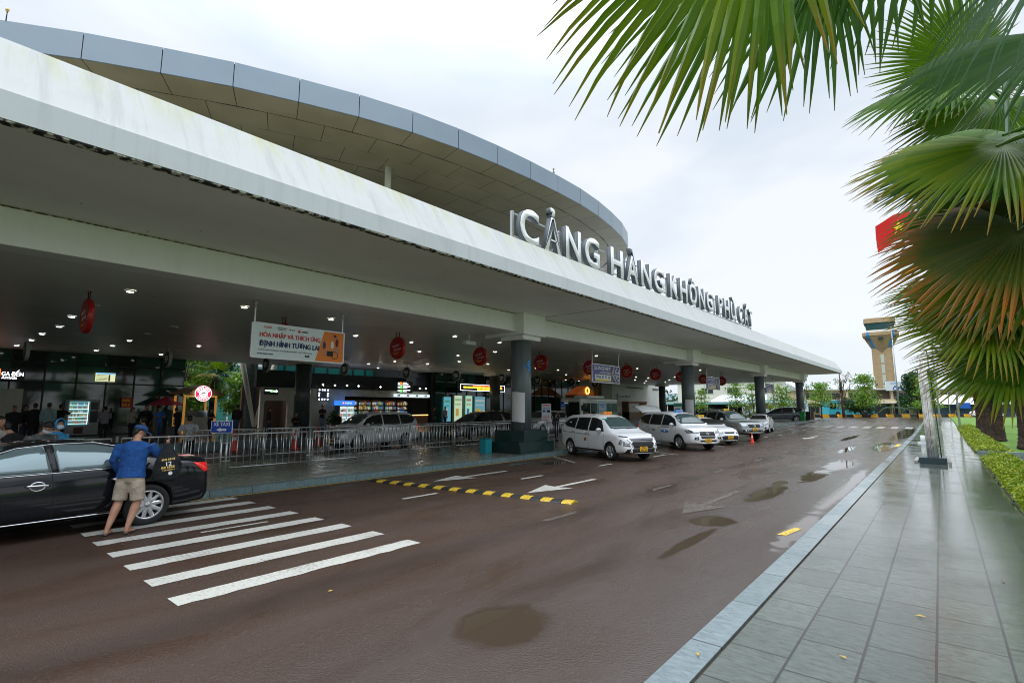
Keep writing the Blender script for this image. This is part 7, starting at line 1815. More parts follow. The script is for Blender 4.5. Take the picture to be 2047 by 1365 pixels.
def palm_trunk(p, h, r=.27):
    b = MB(); pts = []; rs = []; rn = random.Random(int(h * 100)); n_ = int(h / .085)
    for i in range(n_ + 1):
        z = h * i / n_; pts.append((.03 * math.sin(z * 1.3), .02 * math.cos(z), z)); rs.append((r * (1 + .35 * math.exp(-z * 2.5)) * (1 - .12 * z / h)) * (1 + (.06 if i % 2 else -.03)) * rn.uniform(.98, 1.03))
    b.tube(pts, rs, None, 20)
    for i in range(26):     # old leaf bases
        a = i * 2.4; z = h * (.55 + .42 * i / 26); rr_ = r * .95; c = Vector((math.cos(a) * rr_, math.sin(a) * rr_, z)); o_ = Vector((math.cos(a), math.sin(a), .9)).normalized()
        b.tube([c, c + o_ * rn.uniform(.12, .28)], [.045, .02], None, 5)
    return b.build('trunk', M_TRUNK, p)
def palm(x, y, h, lab, seed, n=20, dead=3, pet=(.9, 1.25), L=(.95, 1.15), keep=None, zb=.2, grp='row of fan palms along the lawn', skirt=.0, zlo=-55, extra=None, mats=(0, 0, 1, 4, 0, 1, 2)):
    o = empty('fan_palm', (x, y, zb), 0, lab, 'palm tree', grp); palm_trunk(o, h - .05)
    rn = random.Random(seed); org = Vector((x, y, zb)); cr = org + Vector((0, 0, h))
    for i in range(n + dead):
        az = i * 2.39996 + rn.uniform(-.25, .25); t = i / max(1, n - 1); el = R(72 - (72 - zlo) * min(1, t) ** .85 + rn.uniform(-8, 8)); isd = i >= n
        if isd: el = R(-68 + rn.uniform(-8, 6))
        d = Vector((math.cos(az) * math.cos(el), math.sin(az) * math.cos(el), math.sin(el)))
        P_ = rn.uniform(*pet) * (.6 if isd else 1); hub = cr + d * P_ + Vector((0, 0, -.14 * P_ * P_)); Lf = rn.uniform(*L)
        dd = (d + Vector((0, 0, -.45 if not isd else -1.2))).normalized(); tip = hub + dd * Lf
        if keep and not keep(hub, tip): continue
        mi = 5 if isd else (2 if t > .85 and rn.random() < .5 else rn.choice(mats))
        frond(o, org, hub, tip, mi, (d.x * .3, d.y * .3, 1), Lf, rn.randrange(3), spread=rn.choice((230, 260)) if not isd else 90, droop=.30 if not isd else .1, pet=1.0)
    return o
# near palms whose leaves reach into the frame; hand-placed leaves first
o0 = Vector((1.75, .5, .2)); P0 = empty('fan_palm', o0, 0, 'nearest fan palm, its long leaves hanging from the top of the frame', 'palm tree', 'row of fan palms along the lawn'); palm_trunk(P0, 5.0)
fk = dict(spread=190, nseg=44, split=.56, droop=.10, cup=.05, pet=1.7)
frond(P0, o0, (-.40, 2.34, 4.39), (-1.21, 1.87, 3.39), 4, (.45, -.75, .45), 1.30, 11, **dict(fk, spread=118, nseg=27))
frond(P0, o0, (-.50, 2.75, 4.55), (-1.13, 2.5, 3.5), 0, (.5, -.6, .5), 1.22, 12, **dict(fk, spread=84, nseg=21))
frond(P0, o0, (-.35, 3.77, 5.10), (-.74, 3.5, 3.95), 1, (.3, -.9, .3), 1.24, 13, **dict(fk, spread=74, nseg=20))
frond(P0, o0, (-.09, 3.68, 5.37), (-.22, 3.65, 4.22), 1, (.2, -.9, .25), 1.24, 14, **dict(fk, spread=66, nseg=15, wk=.8))
frond(P0, o0, (.22, 4.2, 5.55), (.05, 4.25, 4.5), 1, (.2, -.9, .25), 1.1, 15, **dict(fk, spread=110, nseg=20, wk=.8))
for i in range(9):
    az = -1.4 + i * .52; d = Vector((math.cos(az), math.sin(az) * .7, .55 - .12 * (i % 3))); hub = o0 + Vector((0, 0, 5.0)) + d * 1.2
    if hub.x < 1.3: continue
    frond(P0, o0, hub, hub + d, 0, (0, 0, 1), 1.1, i % 3, spread=230, droop=.3, pet=1.1)
o1 = Vector((2.3, 5.2, .2)); P1 = empty('fan_palm', o1, 0, 'second fan palm, with a big green leaf and a browning leaf at the right edge', 'palm tree', 'row of fan palms along the lawn'); palm_trunk(P1, 4.0)
fk = dict(spread=215, nseg=60, split=.60, droop=.16, cup=.12, pet=1.6)
frond(P1, o1, (.60, 5.87, 4.20), (-.22, 5.05, 3.72), 4, (.18, -.62, .72), 1.17, 21, **fk)
frond(P1, o1, (.66, 5.95, 3.46), (-.12, 5.30, 2.86), 2, (.18, -.60, .72), 1.15, 22, **dict(fk, spread=225))
frond(P1, o1, (.86, 3.75, 4.62), (.06, 3.10, 3.42), 3, (-.35, -.55, .7), 1.22, 23, **dict(fk, spread=120, nseg=30, split=.35, wk=.9))
frond(P1, o1, (.70, 6.3, 4.45), (-.02, 5.75, 4.15), 0, (.15, -.55, .8), 1.22, 26, **fk)
frond(P1, o1, (.80, 6.5, 3.95), (.05, 5.9, 3.45), 0, (.15, -.55, .8), 1.20, 27, **fk)
frond(P1, o1, (.85, 6.3, 3.35), (.25, 5.75, 2.75), 4, (.15, -.55, .8), 1.20, 28, **fk)
frond(P1, o1, (1.05, 6.2, 3.6), (.75, 5.6, 2.7), 2, (.15, -.65, .7), 1.15, 29, **fk)
frond(P1, o1, (.95, 5.6, 4.9), (.45, 4.9, 4.3), 1, (.15, -.65, .7), 1.2, 41, **fk)
frond(P1, o1, (1.0, 6.6, 4.35), (.72, 6.1, 3.45), 3, (.1, -.8, .5), 1.05, 24, **dict(fk, spread=230))
frond(P1, o1, (.72, 7.2, 4.25), (.62, 6.95, 3.40), 3, (.1, -.85, .4), 1.0, 25, **dict(fk, spread=240))
for i in range(9):
    az = -1.2 + i * .55; d = Vector((math.cos(az), math.sin(az) * .8, .5 - .2 * (i % 3))); hub = o1 + Vector((0, 0, 4.0)) + d * 1.1
    if hub.x < 1.5: continue
    frond(P1, o1, hub, hub + d, 0, (0, 0, 1), 1.1, i % 3, spread=230, droop=.3, pet=1.1)
o2 = Vector((2.3, 9.0, .2)); P2 = empty('fan_palm', o2, 0, 'third fan palm from the camera, dark green leaves fanning left high up', 'palm tree', 'row of fan palms along the lawn'); palm_trunk(P2, 4.6)
frond(P2, o2, (.44, 8.22, 6.08), (-.42, 7.55, 5.72), 0, (.15, -.55, .8), 1.18, 31, **fk)
frond(P2, o2, (.60, 8.6, 6.5), (.10, 8.0, 7.1), 0, (.4, -.75, -.3), 1.1, 36, **fk)
frond(P2, o2, (.86, 8.3, 5.7), (.36, 7.6, 4.9), 0, (.1, -.75, .6), 1.25, 32, **fk)
frond(P2, o2, (.62, 9.45, 3.15), (-.28, 8.6, 2.86), 4, (.15, -.60, .75), 1.24, 33, **fk)
frond(P2, o2, (.74, 9.2, 3.65), (-.06, 8.5, 3.2), 2, (.15, -.60, .75), 1.15, 34, **fk)
frond(P2, o2, (.95, 9.2, 2.9), (.62, 8.9, 2.05), 0, (.1, -.8, .5), 1.1, 35, **fk)
frond(P2, o2, (.62, 8.9, 5.1), (-.1, 8.2, 4.7), 1, (.15, -.60, .75), 1.25, 42, **fk)
frond(P2, o2, (.70, 9.1, 4.3), (.0, 8.4, 3.9), 0, (.15, -.60, .75), 1.25, 43, **fk)
frond(P2, o2, (.60, 9.6, 3.55), (-.22, 8.9, 3.3), 0, (.15, -.60, .75), 1.25, 44, **fk)
frond(P2, o2, (.80, 9.5, 2.75), (.2, 8.9, 2.2), 4, (.15, -.60, .75), 1.2, 45, **fk)
frond(P2, o2, (1.0, 9.4, 3.4), (.7, 8.9, 2.5), 1, (.15, -.60, .75), 1.15, 46, **fk)
frond(P2, o2, (1.0, 9.0, 4.6), (.80, 8.5, 3.7), 1, (.1, -.8, .5), 1.15, 37, **fk)
lim = lambda a: (lambda hub, tip: tip.x > a and hub.x > a)
palm(2.45, 13.2, 3.9, 'fourth fan palm, green leaves hanging over the pavement edge', 5, 20, 2, keep=lim(-.2), zlo=-60)
palm(2.5, 17.4, 3.9, 'fifth fan palm in the row, half hidden by nearer leaves', 6, 20, 2, keep=lim(.0), zlo=-60)
palm(2.6, 22.0, 3.8, 'sixth fan palm in the row over the near yellow green hedge', 8, 20, 2, keep=lim(.0), zlo=-60)
palm(2.75, 31.5, 4.2, 'fan palm with a thick dark trunk just beyond the side path', 9, 20, 4)
palm(2.25, 38.5, 4.2, 'fan palm behind the thick trunked one, brown dead leaf hanging down', 10, 18, 5)
palm(2.2, 46.0, 4.3, 'fan palm far down the row beside the pavement', 12, 16, 4)
palm(2.3, 55.0, 4.3, 'farthest fan palm of the row near the striped kerb', 14, 14, 3)
for i, (x, y, lab) in enumerate(((6.2, 34, 'fan palm standing on the lawn at the right edge'), (7.0, 47, 'smaller fan palm back on the lawn'), (5.2, 62, 'distant fan palm on the far lawn'))): palm(x, y, 3.6, lab, 30 + i, 14, 2, grp='fan palms on the lawn')

# ================================================================ planting
def leafcloud(name, pts, size, m, parent=None, seed=0, flat=.0, **tg):
    rn = random.Random(seed); b = MB(); vs = []; fs = []
    for (c, sc) in pts:
        c = Vector(c); s_ = size * sc * rn.uniform(.6, 1.3); n = Vector((rn.gauss(0, 1), rn.gauss(0, 1), rn.gauss(0, 1) + flat)).normalized(); u = n.orthogonal().normalized(); u = Matrix.Rotation(rn.uniform(0, 6.28), 3, n) @ u; v = n.cross(u)
        o = len(vs); vs += [c - u * s_, c - v * s_ * .45, c + u * s_, c + v * s_ * .45]; fs.append((o, o + 1, o + 2, o + 3))
    b.add(vs, fs); o = b.build(name, m, parent)
    if tg: tag(o, **tg)
    return o
def fol(nm, c1, c2, tr=.3):
    m = mat(nm, c1, .5); n = NB(m); ge = n.n('ShaderNodeNewGeometry')
    try: rv = ge.outputs['Random Per Island']
    except Exception: rv = n.n('ShaderNodeObjectInfo').outputs['Random']
    col = n.mix(rv, c1, c2); n.link(col, 'Base Color'); out = [q_ for q_ in m.node_tree.nodes if q_.type == 'OUTPUT_MATERIAL'][0]
    t_ = n.n('ShaderNodeBsdfTranslucent', {'Color': col}); ms = n.n('ShaderNodeMixShader', {0: tr, 1: n.b.outputs[0], 2: t_.outputs[0]}); m.node_tree.links.new(ms.outputs[0], out.inputs[0]); return m
F_HEDGE = fol('hedge_leaf', (.10, .22, .012), (.36, .40, .02)); F_LIGHT = fol('light_tree_leaf', (.09, .22, .015), (.20, .34, .03)); F_DARK = fol('dark_tree_leaf', (.015, .06, .018), (.04, .11, .03)); F_SPARSE = fol('sparse_leaf', (.07, .09, .02), (.16, .15, .04))
M_LAWN = mat('lawn_grass', (.075, .17, .018), .85, var=(1.6, (.13, .24, .025), 5), bump=(70, .8, .03))
slab('lawn', .98, 60, -.1, .17, 28.6, 110, M_LAWN); slab('lawn', .98, 60, -.1, .17, -30, 24.6, M_LAWN)
slab('path', .92, 60, -.1, .155, 25.0, 28.2, M_TILE); slab('path_kerb', .98, 60, -.1, .24, 28.2, 28.55, M_KERB); slab('path_kerb', .98, 60, -.1, .24, 24.62, 24.98, M_KERB)
def hedge(x0, x1, y0, y1, h, n, lab, seed, size=.05):
    rn = random.Random(seed); pts = []
    for i in range(n):
        y = rn.uniform(y0, y1); x = rn.uniform(x0, x1); k = .75 + .25 * math.sin(y * 2.1 + x * 3) * math.cos(y * .9); e = min(1, (x - x0) / .18, (x1 - x) / .25) ; 
        pts.append(((x + rn.gauss(0, .02), y, .16 + gz(y) + h * k * max(.15, e) ** .5 * rn.uniform(.35, 1.0)), 1))
    leafcloud('groundcover_hedge', pts, size, F_HEDGE, None, seed, .8, label=lab, cat='hedge', kind='stuff')
hedge(.96, 1.9, 11.0, 24.5, .32, 15000, 'low yellow green groundcover beside the wet pavement, near side of the path', 1, .042)
hedge(.94, 2.1, 28.7, 60, .30, 12000, 'low yellow green groundcover beyond the side path', 2, .055)
hedge(1.0, 2.0, -8, 10.8, .30, 3000, 'low groundcover beyond the right edge', 3, .06)
slab('planting_bed', .925, 2.2, -.1, .165, -8, 24.6, M_SOIL); slab('planting_bed', .925, 2.2, -.1, .175, 28.6, 60, M_SOIL)
o = empty('irrigation_hose', (.95, 16, .17), 0, 'thin black hose curling along the edge of the near groundcover', 'hose')
b = MB(); b.tube([(.03 * math.sin(t * .9) + .04 * math.sin(t * .37), -5.5 + t * .25, .03 + .02 * math.sin(t * 1.3)) for t in range(44)], .012, None, 6); b.build('hose', M_TRIM, o)
b = MB(); b.tube([(.06 + .04 * math.sin(t * .8), -5.0 + t * .2, .02) for t in range(30)], .010, None, 6); b.build('hose_loop', M_TRIM, o)
def tree(name, x, y, h, r, lab, fm, seed, kind='tier', cat='tree', grp=None, zb=None, th=.10, n=1500, ls=.16, base=.30):
    zb = gz(min(y, 110)) if zb is None else zb; o = empty(name, (x, y, zb), 0, lab, cat, grp); rn = random.Random(seed); b = MB()
    lean = Vector((rn.uniform(-.06, .06), rn.uniform(-.06, .06), 1)); top = lean * h; b.tube([(0, 0, 0), lean * h * .5, top * .96], [th, th * .7, th * .2], None, 8); pts = []
    if kind == 'tier':
        nl = 6
        for i in range(nl):
            t = base + (1 - base) * (i + rn.uniform(-.25, .25)) / (nl - .5); c = lean * h * t; rr_ = r * (1 - .62 * (i / nl)) * rn.uniform(.85, 1.15); nb = 6
            for j in range(nb):
                a = j * 2 * PI / nb + i * .7 + rn.uniform(-.3, .3); R_ = rr_ * rn.uniform(.6, 1.1); e = c + Vector((math.cos(a) * R_, math.sin(a) * R_, R_ * rn.uniform(.05, .5))); b.tube([c, c.lerp(e, .5) + Vector((0, 0, .06 * R_)), e], [th * .35, th * .22, .01], None, 5)
                for q_ in range(int(n / nl / nb)):
                    s_ = rn.uniform(.25, 1.08); p = c.lerp(e, s_) + Vector((rn.gauss(0, 1), rn.gauss(0, 1), rn.gauss(0, .6))) * r * .17; pts.append((p, 1))
    else:
        cl = []
        for i in range(14 if kind == 'bush' else 9):
            a = rn.uniform(0, 6.28); k = rn.uniform(.2, 1); c = lean * h * rn.uniform(base, .95) + Vector((math.cos(a) * r * k, math.sin(a) * r * k, 0)) * .8; s0 = lean * h * rn.uniform(base * .5, .6)
            b.tube([s0, s0.lerp(c, .55) + Vector((0, 0, .1 * h)), c], [th * .45, th * .25, .015], None, 5); cl.append(c)
            if kind == 'bare':
                for j in range(7): e = c + Vector((rn.gauss(0, .35), rn.gauss(0, .35), rn.uniform(.1, .6))) * r * .6; b.tube([c.lerp(s0, .3), e], [th * .15, .008], None, 4); cl.append(e)
        for c in cl:
            for q_ in range(int(n / len(cl))):
                v = Vector((rn.gauss(0, 1), rn.gauss(0, 1), rn.gauss(0, .8))).normalized() * r * (.38 if kind == 'bush' else .2) * rn.uniform(.3, 1.05) ; pts.append((c + v, 1))
    b.build('trunk', mat('bark', (.07, .05, .04), .9, var=(6, (.12, .09, .07), 4)), o); leafcloud('crown', pts, ls, fm, o, seed); return o
tree('young_tree', -24.6, 84.8, 5.6, 1.9, 'slim young tiered tree seen between the second and third columns', F_LIGHT, 1, n=900)
tree('young_tree', -31.5, 88, 4.6, 1.8, 'small tiered tree right of the white wall block', F_LIGHT, 2, n=800)
tree('young_tree', -22.6, 86.5, 6.4, 1.5, 'thin tall young tree just left of the third column', F_LIGHT, 3, n=700)
tree('young_tree', -18.4, 86.5, 4.6, 2.5, 'flat topped tiered tree in front of the long teal bus', F_LIGHT, 4, n=1300)
tree('tree', -15.2, 98.0, 5.8, 2.3, 'spreading light green tiered tree left of the dark grey van', F_LIGHT, 5, n=2000, th=.12)
tree('tree', -18.2, 99.0, 8.6, 1.8, 'thin twiggy tree with sparse leaves above the farthest column', F_SPARSE, 6, 'bare', n=900, th=.10, ls=.13)
tree('tree', -12.9, 104.5, 8.8, 2.0, 'dark leaning tree with bare branches at the tip of the canopy', F_SPARSE, 7, 'bare', n=420, th=.24, ls=.14)
tree('tree', -9.9, 108.5, 7.6, 2.5, 'bright light green tiered tree left of the control tower', F_LIGHT, 8, n=3200, th=.15, ls=.17, base=.25)
tree('tree', -11.0, 110.5, 3.8, 2.6, 'low dark bushy tree under the bright tiered tree', F_DARK, 9, 'bush', n=2600, th=.2, ls=.2, base=.35)
tree('tree', -3.0, 128.0, 8.6, 3.9, 'large dark green tree right of the building name board', F_DARK, 10, 'bush', n=6500, th=.3, ls=.27, base=.25)
tree('tree', -1.7, 110.0, 6.8, 2.3, 'light green tiered tree in front of the large dark tree', F_LIGHT, 11, n=2200, th=.14, ls=.19, base=.2)
tree('shrub', -20.9, 77.6, 2.0, 1.5, 'rounded green shrub left of the white sedan roof', F_HEDGE, 12, 'bush', 'shrub', n=1400, th=.06, ls=.10, base=.1)
tree('shrub', -19.0, 81.0, 2.1, 1.1, 'upright leafy shrub right of the third column', F_HEDGE, 13, 'bush', 'shrub', n=900, th=.06, ls=.12, base=.1)
for i, (x, y, lab) in enumerate(((-6.6, 116, 'small feathery palm below the lamp post in front of the far building'), (-3.2, 114, 'small feathery palm right of the lamp post'))):
    o = empty('small_palm', (x, y, .36), 0, lab, 'palm tree'); b = MB(); b.tube([(0, 0, 0), (0, 0, 1.6)], [.14, .1], None, 8); b.build('trunk', M_TRUNK, o); rn = random.Random(i); b = MB()
    for k in range(13):
        a = k * .9; pts = [Vector((math.cos(a) * t * 2.4, math.sin(a) * t * 2.4, 1.6 + 1.6 * t - 2.3 * t * t)) for t in (0, .2, .4, .6, .8, 1)]; b.tube(pts, .02, None, 4)
        for j in range(22):
            t = .15 + .85 * j / 22; f = t * 5; q0 = pts[min(4, int(f))].lerp(pts[min(5, int(f) + 1)], f - int(f)); s_ = Vector((-math.sin(a), math.cos(a), -.5)); 
            for g in (-1, 1): e = q0 + Vector((s_.x * g, s_.y * g, -.5)) * .5 + Vector((math.cos(a), math.sin(a), 0)) * .2; b.add([q0, q0 + Vector((math.cos(a), math.sin(a), 0)) * .07, e], [(0, 1, 2)])
    b.build('crown', F_DARK, o)
# courtyard planting behind the kiosk
for i, (x, y, h, r, lab) in enumerate(((-45.5, 14.2, 6.4, 2.2, 'leafy courtyard tree seen above the coffee kiosk'), (-50, 17.6, 7.5, 2.6, 'tall courtyard tree behind the slanted struts'), (-47, 19.6, 5.0, 2.0, 'courtyard tree right of the dark inner column'), (-52, 13.5, 5.0, 2.4, 'bushy courtyard tree at the left of the gap'))):
    tree('courtyard_tree', x, y, h, r, lab, F_DARK if i % 2 else F_LIGHT, 40 + i, 'bush', n=2000, zb=.42, ls=.2, base=.2, grp=None)
for i, (x, y, h) in enumerate(((-44, 16.0, 3.9), (-48, 15.6, 4.6))): palm(x, y, h, ('courtyard fan palm right of the coffee kiosk', 'taller courtyard fan palm farther back')[i], 60 + i, 15, 0, zb=.42, grp='courtyard fan palms')
# ================================================================ far buildings and street things
GF = .36
M_CREAM = mat('cream_facade', (.62, .52, .34), .7, var=(.5, (.54, .45, .30), 3)); M_PALEG = mat('pale_wall', (.66, .68, .58), .7); M_ROOFP = mat('pale_metal_roof', (.50, .55, .56), .45); M_WIND = mat('dark_window', (.02, .03, .035), .15); M_WFR = mat('white_frame', (.7, .7, .68), .5)
M_STONE = mat('tower_stone', (.40, .29, .16), .7, var=(1.2, (.34, .25, .14), 3)); M_SKYB = mat('tower_blue', (.03, .25, .60), .45)
# two storey office with name board; local x along its front
ang = math.atan2(148.4 - 134.1, 1.6 + 25.0)
of = empty('office_building', (-24.97, 134.12, GF), ang, 'cream two storey airport office with a white name board in blue letters', 'building')
of.scale = (1, 1, .72)
Wd = 38.0
b = MB(); b.box(0, Wd, 0, 12, 0, 7.9); b.build('wall', M_CREAM, of)
b = MB(); b.box(-.5, Wd + .5, -1.4, 12.5, 7.93, 8.2); b.build('parapet_slab', M_WFR, of)
b = MB(); b.box(-.3, Wd + .3, -2.4, -.0, 3.75, 3.95); b.build('canopy_slab', M_WFR, of)
b = MB(); b.add([(-.5, -1.0, 8.25), (16, -1.0, 8.25), (16, 6, 10.6), (-.5, 6, 10.6), (-.5, 13, 8.25), (16, 13, 8.25)], [(0, 1, 2, 3), (3, 2, 5, 4), (1, 5, 2), (0, 3, 4)]); b.build('roof', M_ROOFP, of)
for k in range(9):
    x = .1 + k * 4.55; b = MB(); b.box(x, x + .45, -1.2, -.01, 0, 7.92); b.build('pillar', M_CREAM, of)
    for fl in (0, 1):
        if k == 8: continue
        b = MB(); b.box(x + 1.1, x + 3.9, -.06, .0, .6 + fl * 4.1, 3.0 + fl * 4.1); w_ = b.build('window', M_WFR, of)
        b = MB(); [b.box(x + 1.2 + j * .9, x + 2.02 + j * .9, -.09, -.062, .7 + fl * 4.1, 2.9 + fl * 4.1) for j in range(3)]; b.build('pane', M_WIND, w_)
b = MB(); b.box(.5, Wd, -1.9, -1.75, 4.0, 5.0); b.build('balcony_wall', M_CREAM, of)
nb = MB(); nb.box(17.2, 26.8, -1.75, -1.5, 7.6, 10.5); bd = nb.build('name_board', mat('board_white', (.62, .68, .72), .5), of)
put_text('board_text', 'ÔNG CẢNG', MX((21.9, -1.77, 8.45), (1, 0, 0), (0, 0, 1)), 6.8, 1.5, mat('board_blue', (.03, .08, .30), .5), bd, bold=.03, extrude=.01)
put_text('board_text', 'CẢNG HÀNG KHÔNG PHÙ CÁT', MX((21.9, -1.77, 9.95), (1, 0, 0), (0, 0, 1)), 7.6, .62, mat('board_light_blue', (.20, .38, .58), .5), bd, bold=.02, extrude=.01)
b = MB(); b.box(15.8, 20.2, -.08, -.02, .05, 3.4); b.build('entrance', M_WIND, of)
b = MB(); b.box(15.9, 20.0, -.5, -.1, 4.9, 7.5); b.build('upper_opening', mat('brown_recess', (.10, .07, .05), .6), of)
b = MB(); b.box(13.6, 14.8, -.12, -.065, 1.0, 2.3); b.build('red_panel', mat('poster_red', (.5, .04, .03), .5), of)
o = empty('water_tank', (-13.6, 146.5, 6.6), 0, 'shiny steel water tank lying on the office roof beside the tower', 'tank')
b = MB(); b.tube([(-2.2, 0, 1.9), (-2.0, 0, 1.9), (2.0, 0, 1.9), (2.2, 0, 1.9)], [.9, 1.3, 1.3, .9], None, 24); b.build('drum', M_CHROME, o); b = MB(); [b.box(x - .1, x + .1, -.9, .9, -.6, 1.0) for x in (-1.4, 1.4)]; b.build('cradle', M_TRIM, o)
# control tower
tw = empty('control_tower', (-14.0, 216.0, GF), R(3), 'tall beige control tower with blue corner stripes and glazed cab', 'tower')
def frus(b, w0, d0, z0, w1, d1, z1, ch=.18, m=None):
    def rg(w, d, z): c = ch; return [(-w, -d + c * d, z), (-w + c * w, -d, z), (w - c * w, -d, z), (w, -d + c * d, z), (w, d - c * d, z), (w - c * w, d, z), (-w + c * w, d, z), (-w, d - c * d, z)]
    b.add(rg(w0, d0, z0) + rg(w1, d1, z1), [tuple(reversed(range(8))), tuple(range(8, 16))] + [(i, (i + 1) % 8, 8 + (i + 1) % 8, 8 + i) for i in range(8)], m)
TZ = 1.0
b = MB(); frus(b, 2.95, 2.8, 0, 2.85, 2.8, 22.0); b.build('shaft', M_STONE, tw)
b = MB(); frus(b, 2.85, 2.8, 22.0, 4.95, 4.8, 26.2); b.build('flared_head', M_STONE, tw)
b = MB(); frus(b, 5.1, 4.95, 26.2, 5.1, 4.95, 27.3); b.build('gallery_band', M_STONE, tw)
b = MB(); frus(b, 3.8, 3.7, 27.3, 3.8, 3.7, 28.2, m=M_WFR); b.build('white_parapet', M_WFR, tw)
b = MB(); frus(b, 3.8, 3.7, 28.2, 4.2, 4.1, 30.6); b.build('cab_glazing', mat('cab_glass', (.05, .12, .13), .08, metal=.3), tw)
b = MB(); frus(b, 4.45, 4.35, 30.6, 4.4, 4.3, 32.2); b.build('cab_roof', M_STONE, tw)
b = MB(); frus(b, 3.0, 3.0, 32.2, 3.0, 3.0, 32.5); [b.cyl(x, y, 32.5, 34.0, .05, n=5) for x, y in ((-2, 0), (0, -1), (1.5, 1), (2.4, -1.5))]; b.build('aerials', M_WFR, tw)
for g in (-1, 1):
    b = MB(); b.add([(g * 1.7, -2.86, 22.0), (g * 2.35, -2.86, 22.0), (g * 3.9, -4.88, 26.2), (g * 3.1, -4.88, 26.2)], [(0, 1, 2, 3)]); b.add([(g * 3.1, -4.99, 26.2), (g * 3.9, -4.99, 26.2), (g * 3.9, -4.99, 27.32), (g * 3.1, -4.99, 27.32)], [(0, 1, 2, 3)])
    o = b.build('blue_stripe', M_SKYB, tw); md = o.modifiers.new('s', 'SOLIDIFY'); md.thickness = .06; ev_mesh(o); o.parent = tw
b = MB(); b.add([(-1.9, -2.86, 22.2), (1.9, -2.86, 22.2), (0, -2.84, 20.2)], [(0, 2, 1)]); b.build('wedge', mat('tower_brown', (.20, .14, .08), .7), tw)
for k in range(5):
    b = MB(); b.box(-.5, .5, -2.90, -2.84, 3.0 + k * 3.45, 6.0 + k * 3.45); w_ = b.build('stair_window', mat('stair_glass', (.45, .50, .42), .2), tw)
for x in (-2.0, 0, 2.0):
    b = MB(); b.box(x * 1.8 - .7, x * 1.8 + .7, -4.55, -4.2, 24.6, 25.6); b.build('louvre_window', M_WIND, tw)
# pale building and sheds at the left
pb = empty('pale_building', (-45.5, 116.5, GF), math.atan2(10.5, 19), 'pale green white two storey building behind the far columns', 'building')
b = MB(); b.box(0, 22, 0, 10, 0, 8.2); b.build('wall', M_PALEG, pb)
b = MB(); b.add([(-.6, -.6, 8.2), (22.6, -.6, 8.2), (22.6, 5, 11), (-.6, 5, 11), (-.6, 10.6, 8.2), (22.6, 10.6, 8.2)], [(0, 1, 2, 3), (3, 2, 5, 4), (1, 5, 2), (0, 3, 4)]); b.build('roof', M_ROOFP, pb)
for x in (4, 9.5, 15.5):
    b = MB(); b.box(x, x + 2.6, -.06, 0, 4.9, 6.3); w_ = b.build('window', M_WFR, pb); b = MB(); b.box(x + .1, x + 1.25, -.1, -.06, 5.0, 6.2); b.box(x + 1.35, x + 2.5, -.1, -.06, 5.0, 6.2); b.build('pane', M_WIND, w_)
sd_ = empty('parking_shed', (-62, 106, GF), math.atan2(-4, 40), 'long low open parking shed with a teal edged roof', 'shed')
b = MB(); b.box(0, 36, 0, 7, 2.7, 2.9); b.build('roof', M_ROOFP, sd_); b = MB(); b.box(0, 36, -.05, .05, 2.35, 2.7); b.build('roof_edge', mat('teal_edge', (.10, .30, .28), .5), sd_)
b = MB(); b.box(0, 36, 6.8, 7, 0, 2.7); b.build('back_wall', M_DARKW, sd_)
for k in range(9): b = MB(); b.cyl(.5 + k * 4.3, .3, 0, 2.7, .07, n=8); b.build('post', M_WFR, sd_)
gs = empty('gabled_shed', (-37, 108, GF), .25, 'low white gabled shed roof left of the third column', 'shed')
b = MB(); b.add([(0, 0, 2.9), (11, 0, 2.9), (11, 5, 4.4), (2.2, 5, 4.4)], [(0, 1, 2, 3)]); b.build('roof', M_ROOFP, gs); b = MB(); b.box(0, 11, 5.0, 5.2, 0, 4.3); b.build('wall', M_PALEG, gs)
rs_ = empty('market_shed', (-1.0, 138, GF), .1, 'low shed with white awning and blue sign at the end of the pavement', 'shed')
b = MB(); b.box(0, 12, 0, 6, 0, 2.4); b.build('wall', mat('blue_grey_wall', (.05, .10, .14), .6), rs_); b = MB(); b.add([(-.5, -1.5, 2.4), (12.5, -1.5, 2.4), (12.5, 1, 4.4), (-.5, 1, 4.4)], [(0, 1, 2, 3)]); b.build('awning', M_WFR, rs_); b = MB(); b.box(3.2, 5.4, -1.7, -1.6, 1.6, 2.7); b.build('blue_sign', M_BLUE, rs_)
# tall posts
for x, y, h, lab, arm in ((-6.0, 119.7, 17.0, 'tall slim grey lamp post in front of the office name board', 1), (-18.8, 82.8, 9.6, 'grey lamp post beside the third purple board', 0), (-17.4, 96, 10.5, 'grey lamp post right of the farthest column', 0), (-31.9, 91.5, 9.5, 'grey pole between the white wall and the second column', 0), (1.2, 125, 7.5, 'thin grey post beside the far awning', 0)):
    o = empty('lamp_post', (x, y, gz(min(y, 110))), 0, lab, 'lamp post'); b = MB(); b.tube([(0, 0, 0), (0, 0, h)], [.15 if arm else .09, .06], None, 10); b.build('pole', mat('lamp_grey', (.38, .42, .43), .4, metal=.4), o)
    b = MB(); b.tube([(0, 0, h - .1), (-.5, 0, h + .15)], .04, n=6); b.box(-.95, -.4, -.15, .15, h + .1, h + .25); b.build('lamp_head', M_TRIM, o)
    if arm: b = MB(); b.tube([(0, 0, h - 1), (.7, 0, h - .9)], .04, n=6); b.box(.5, .9, -.12, .12, h - .95, h - .8); b.build('side_lamp', M_TRIM, o)
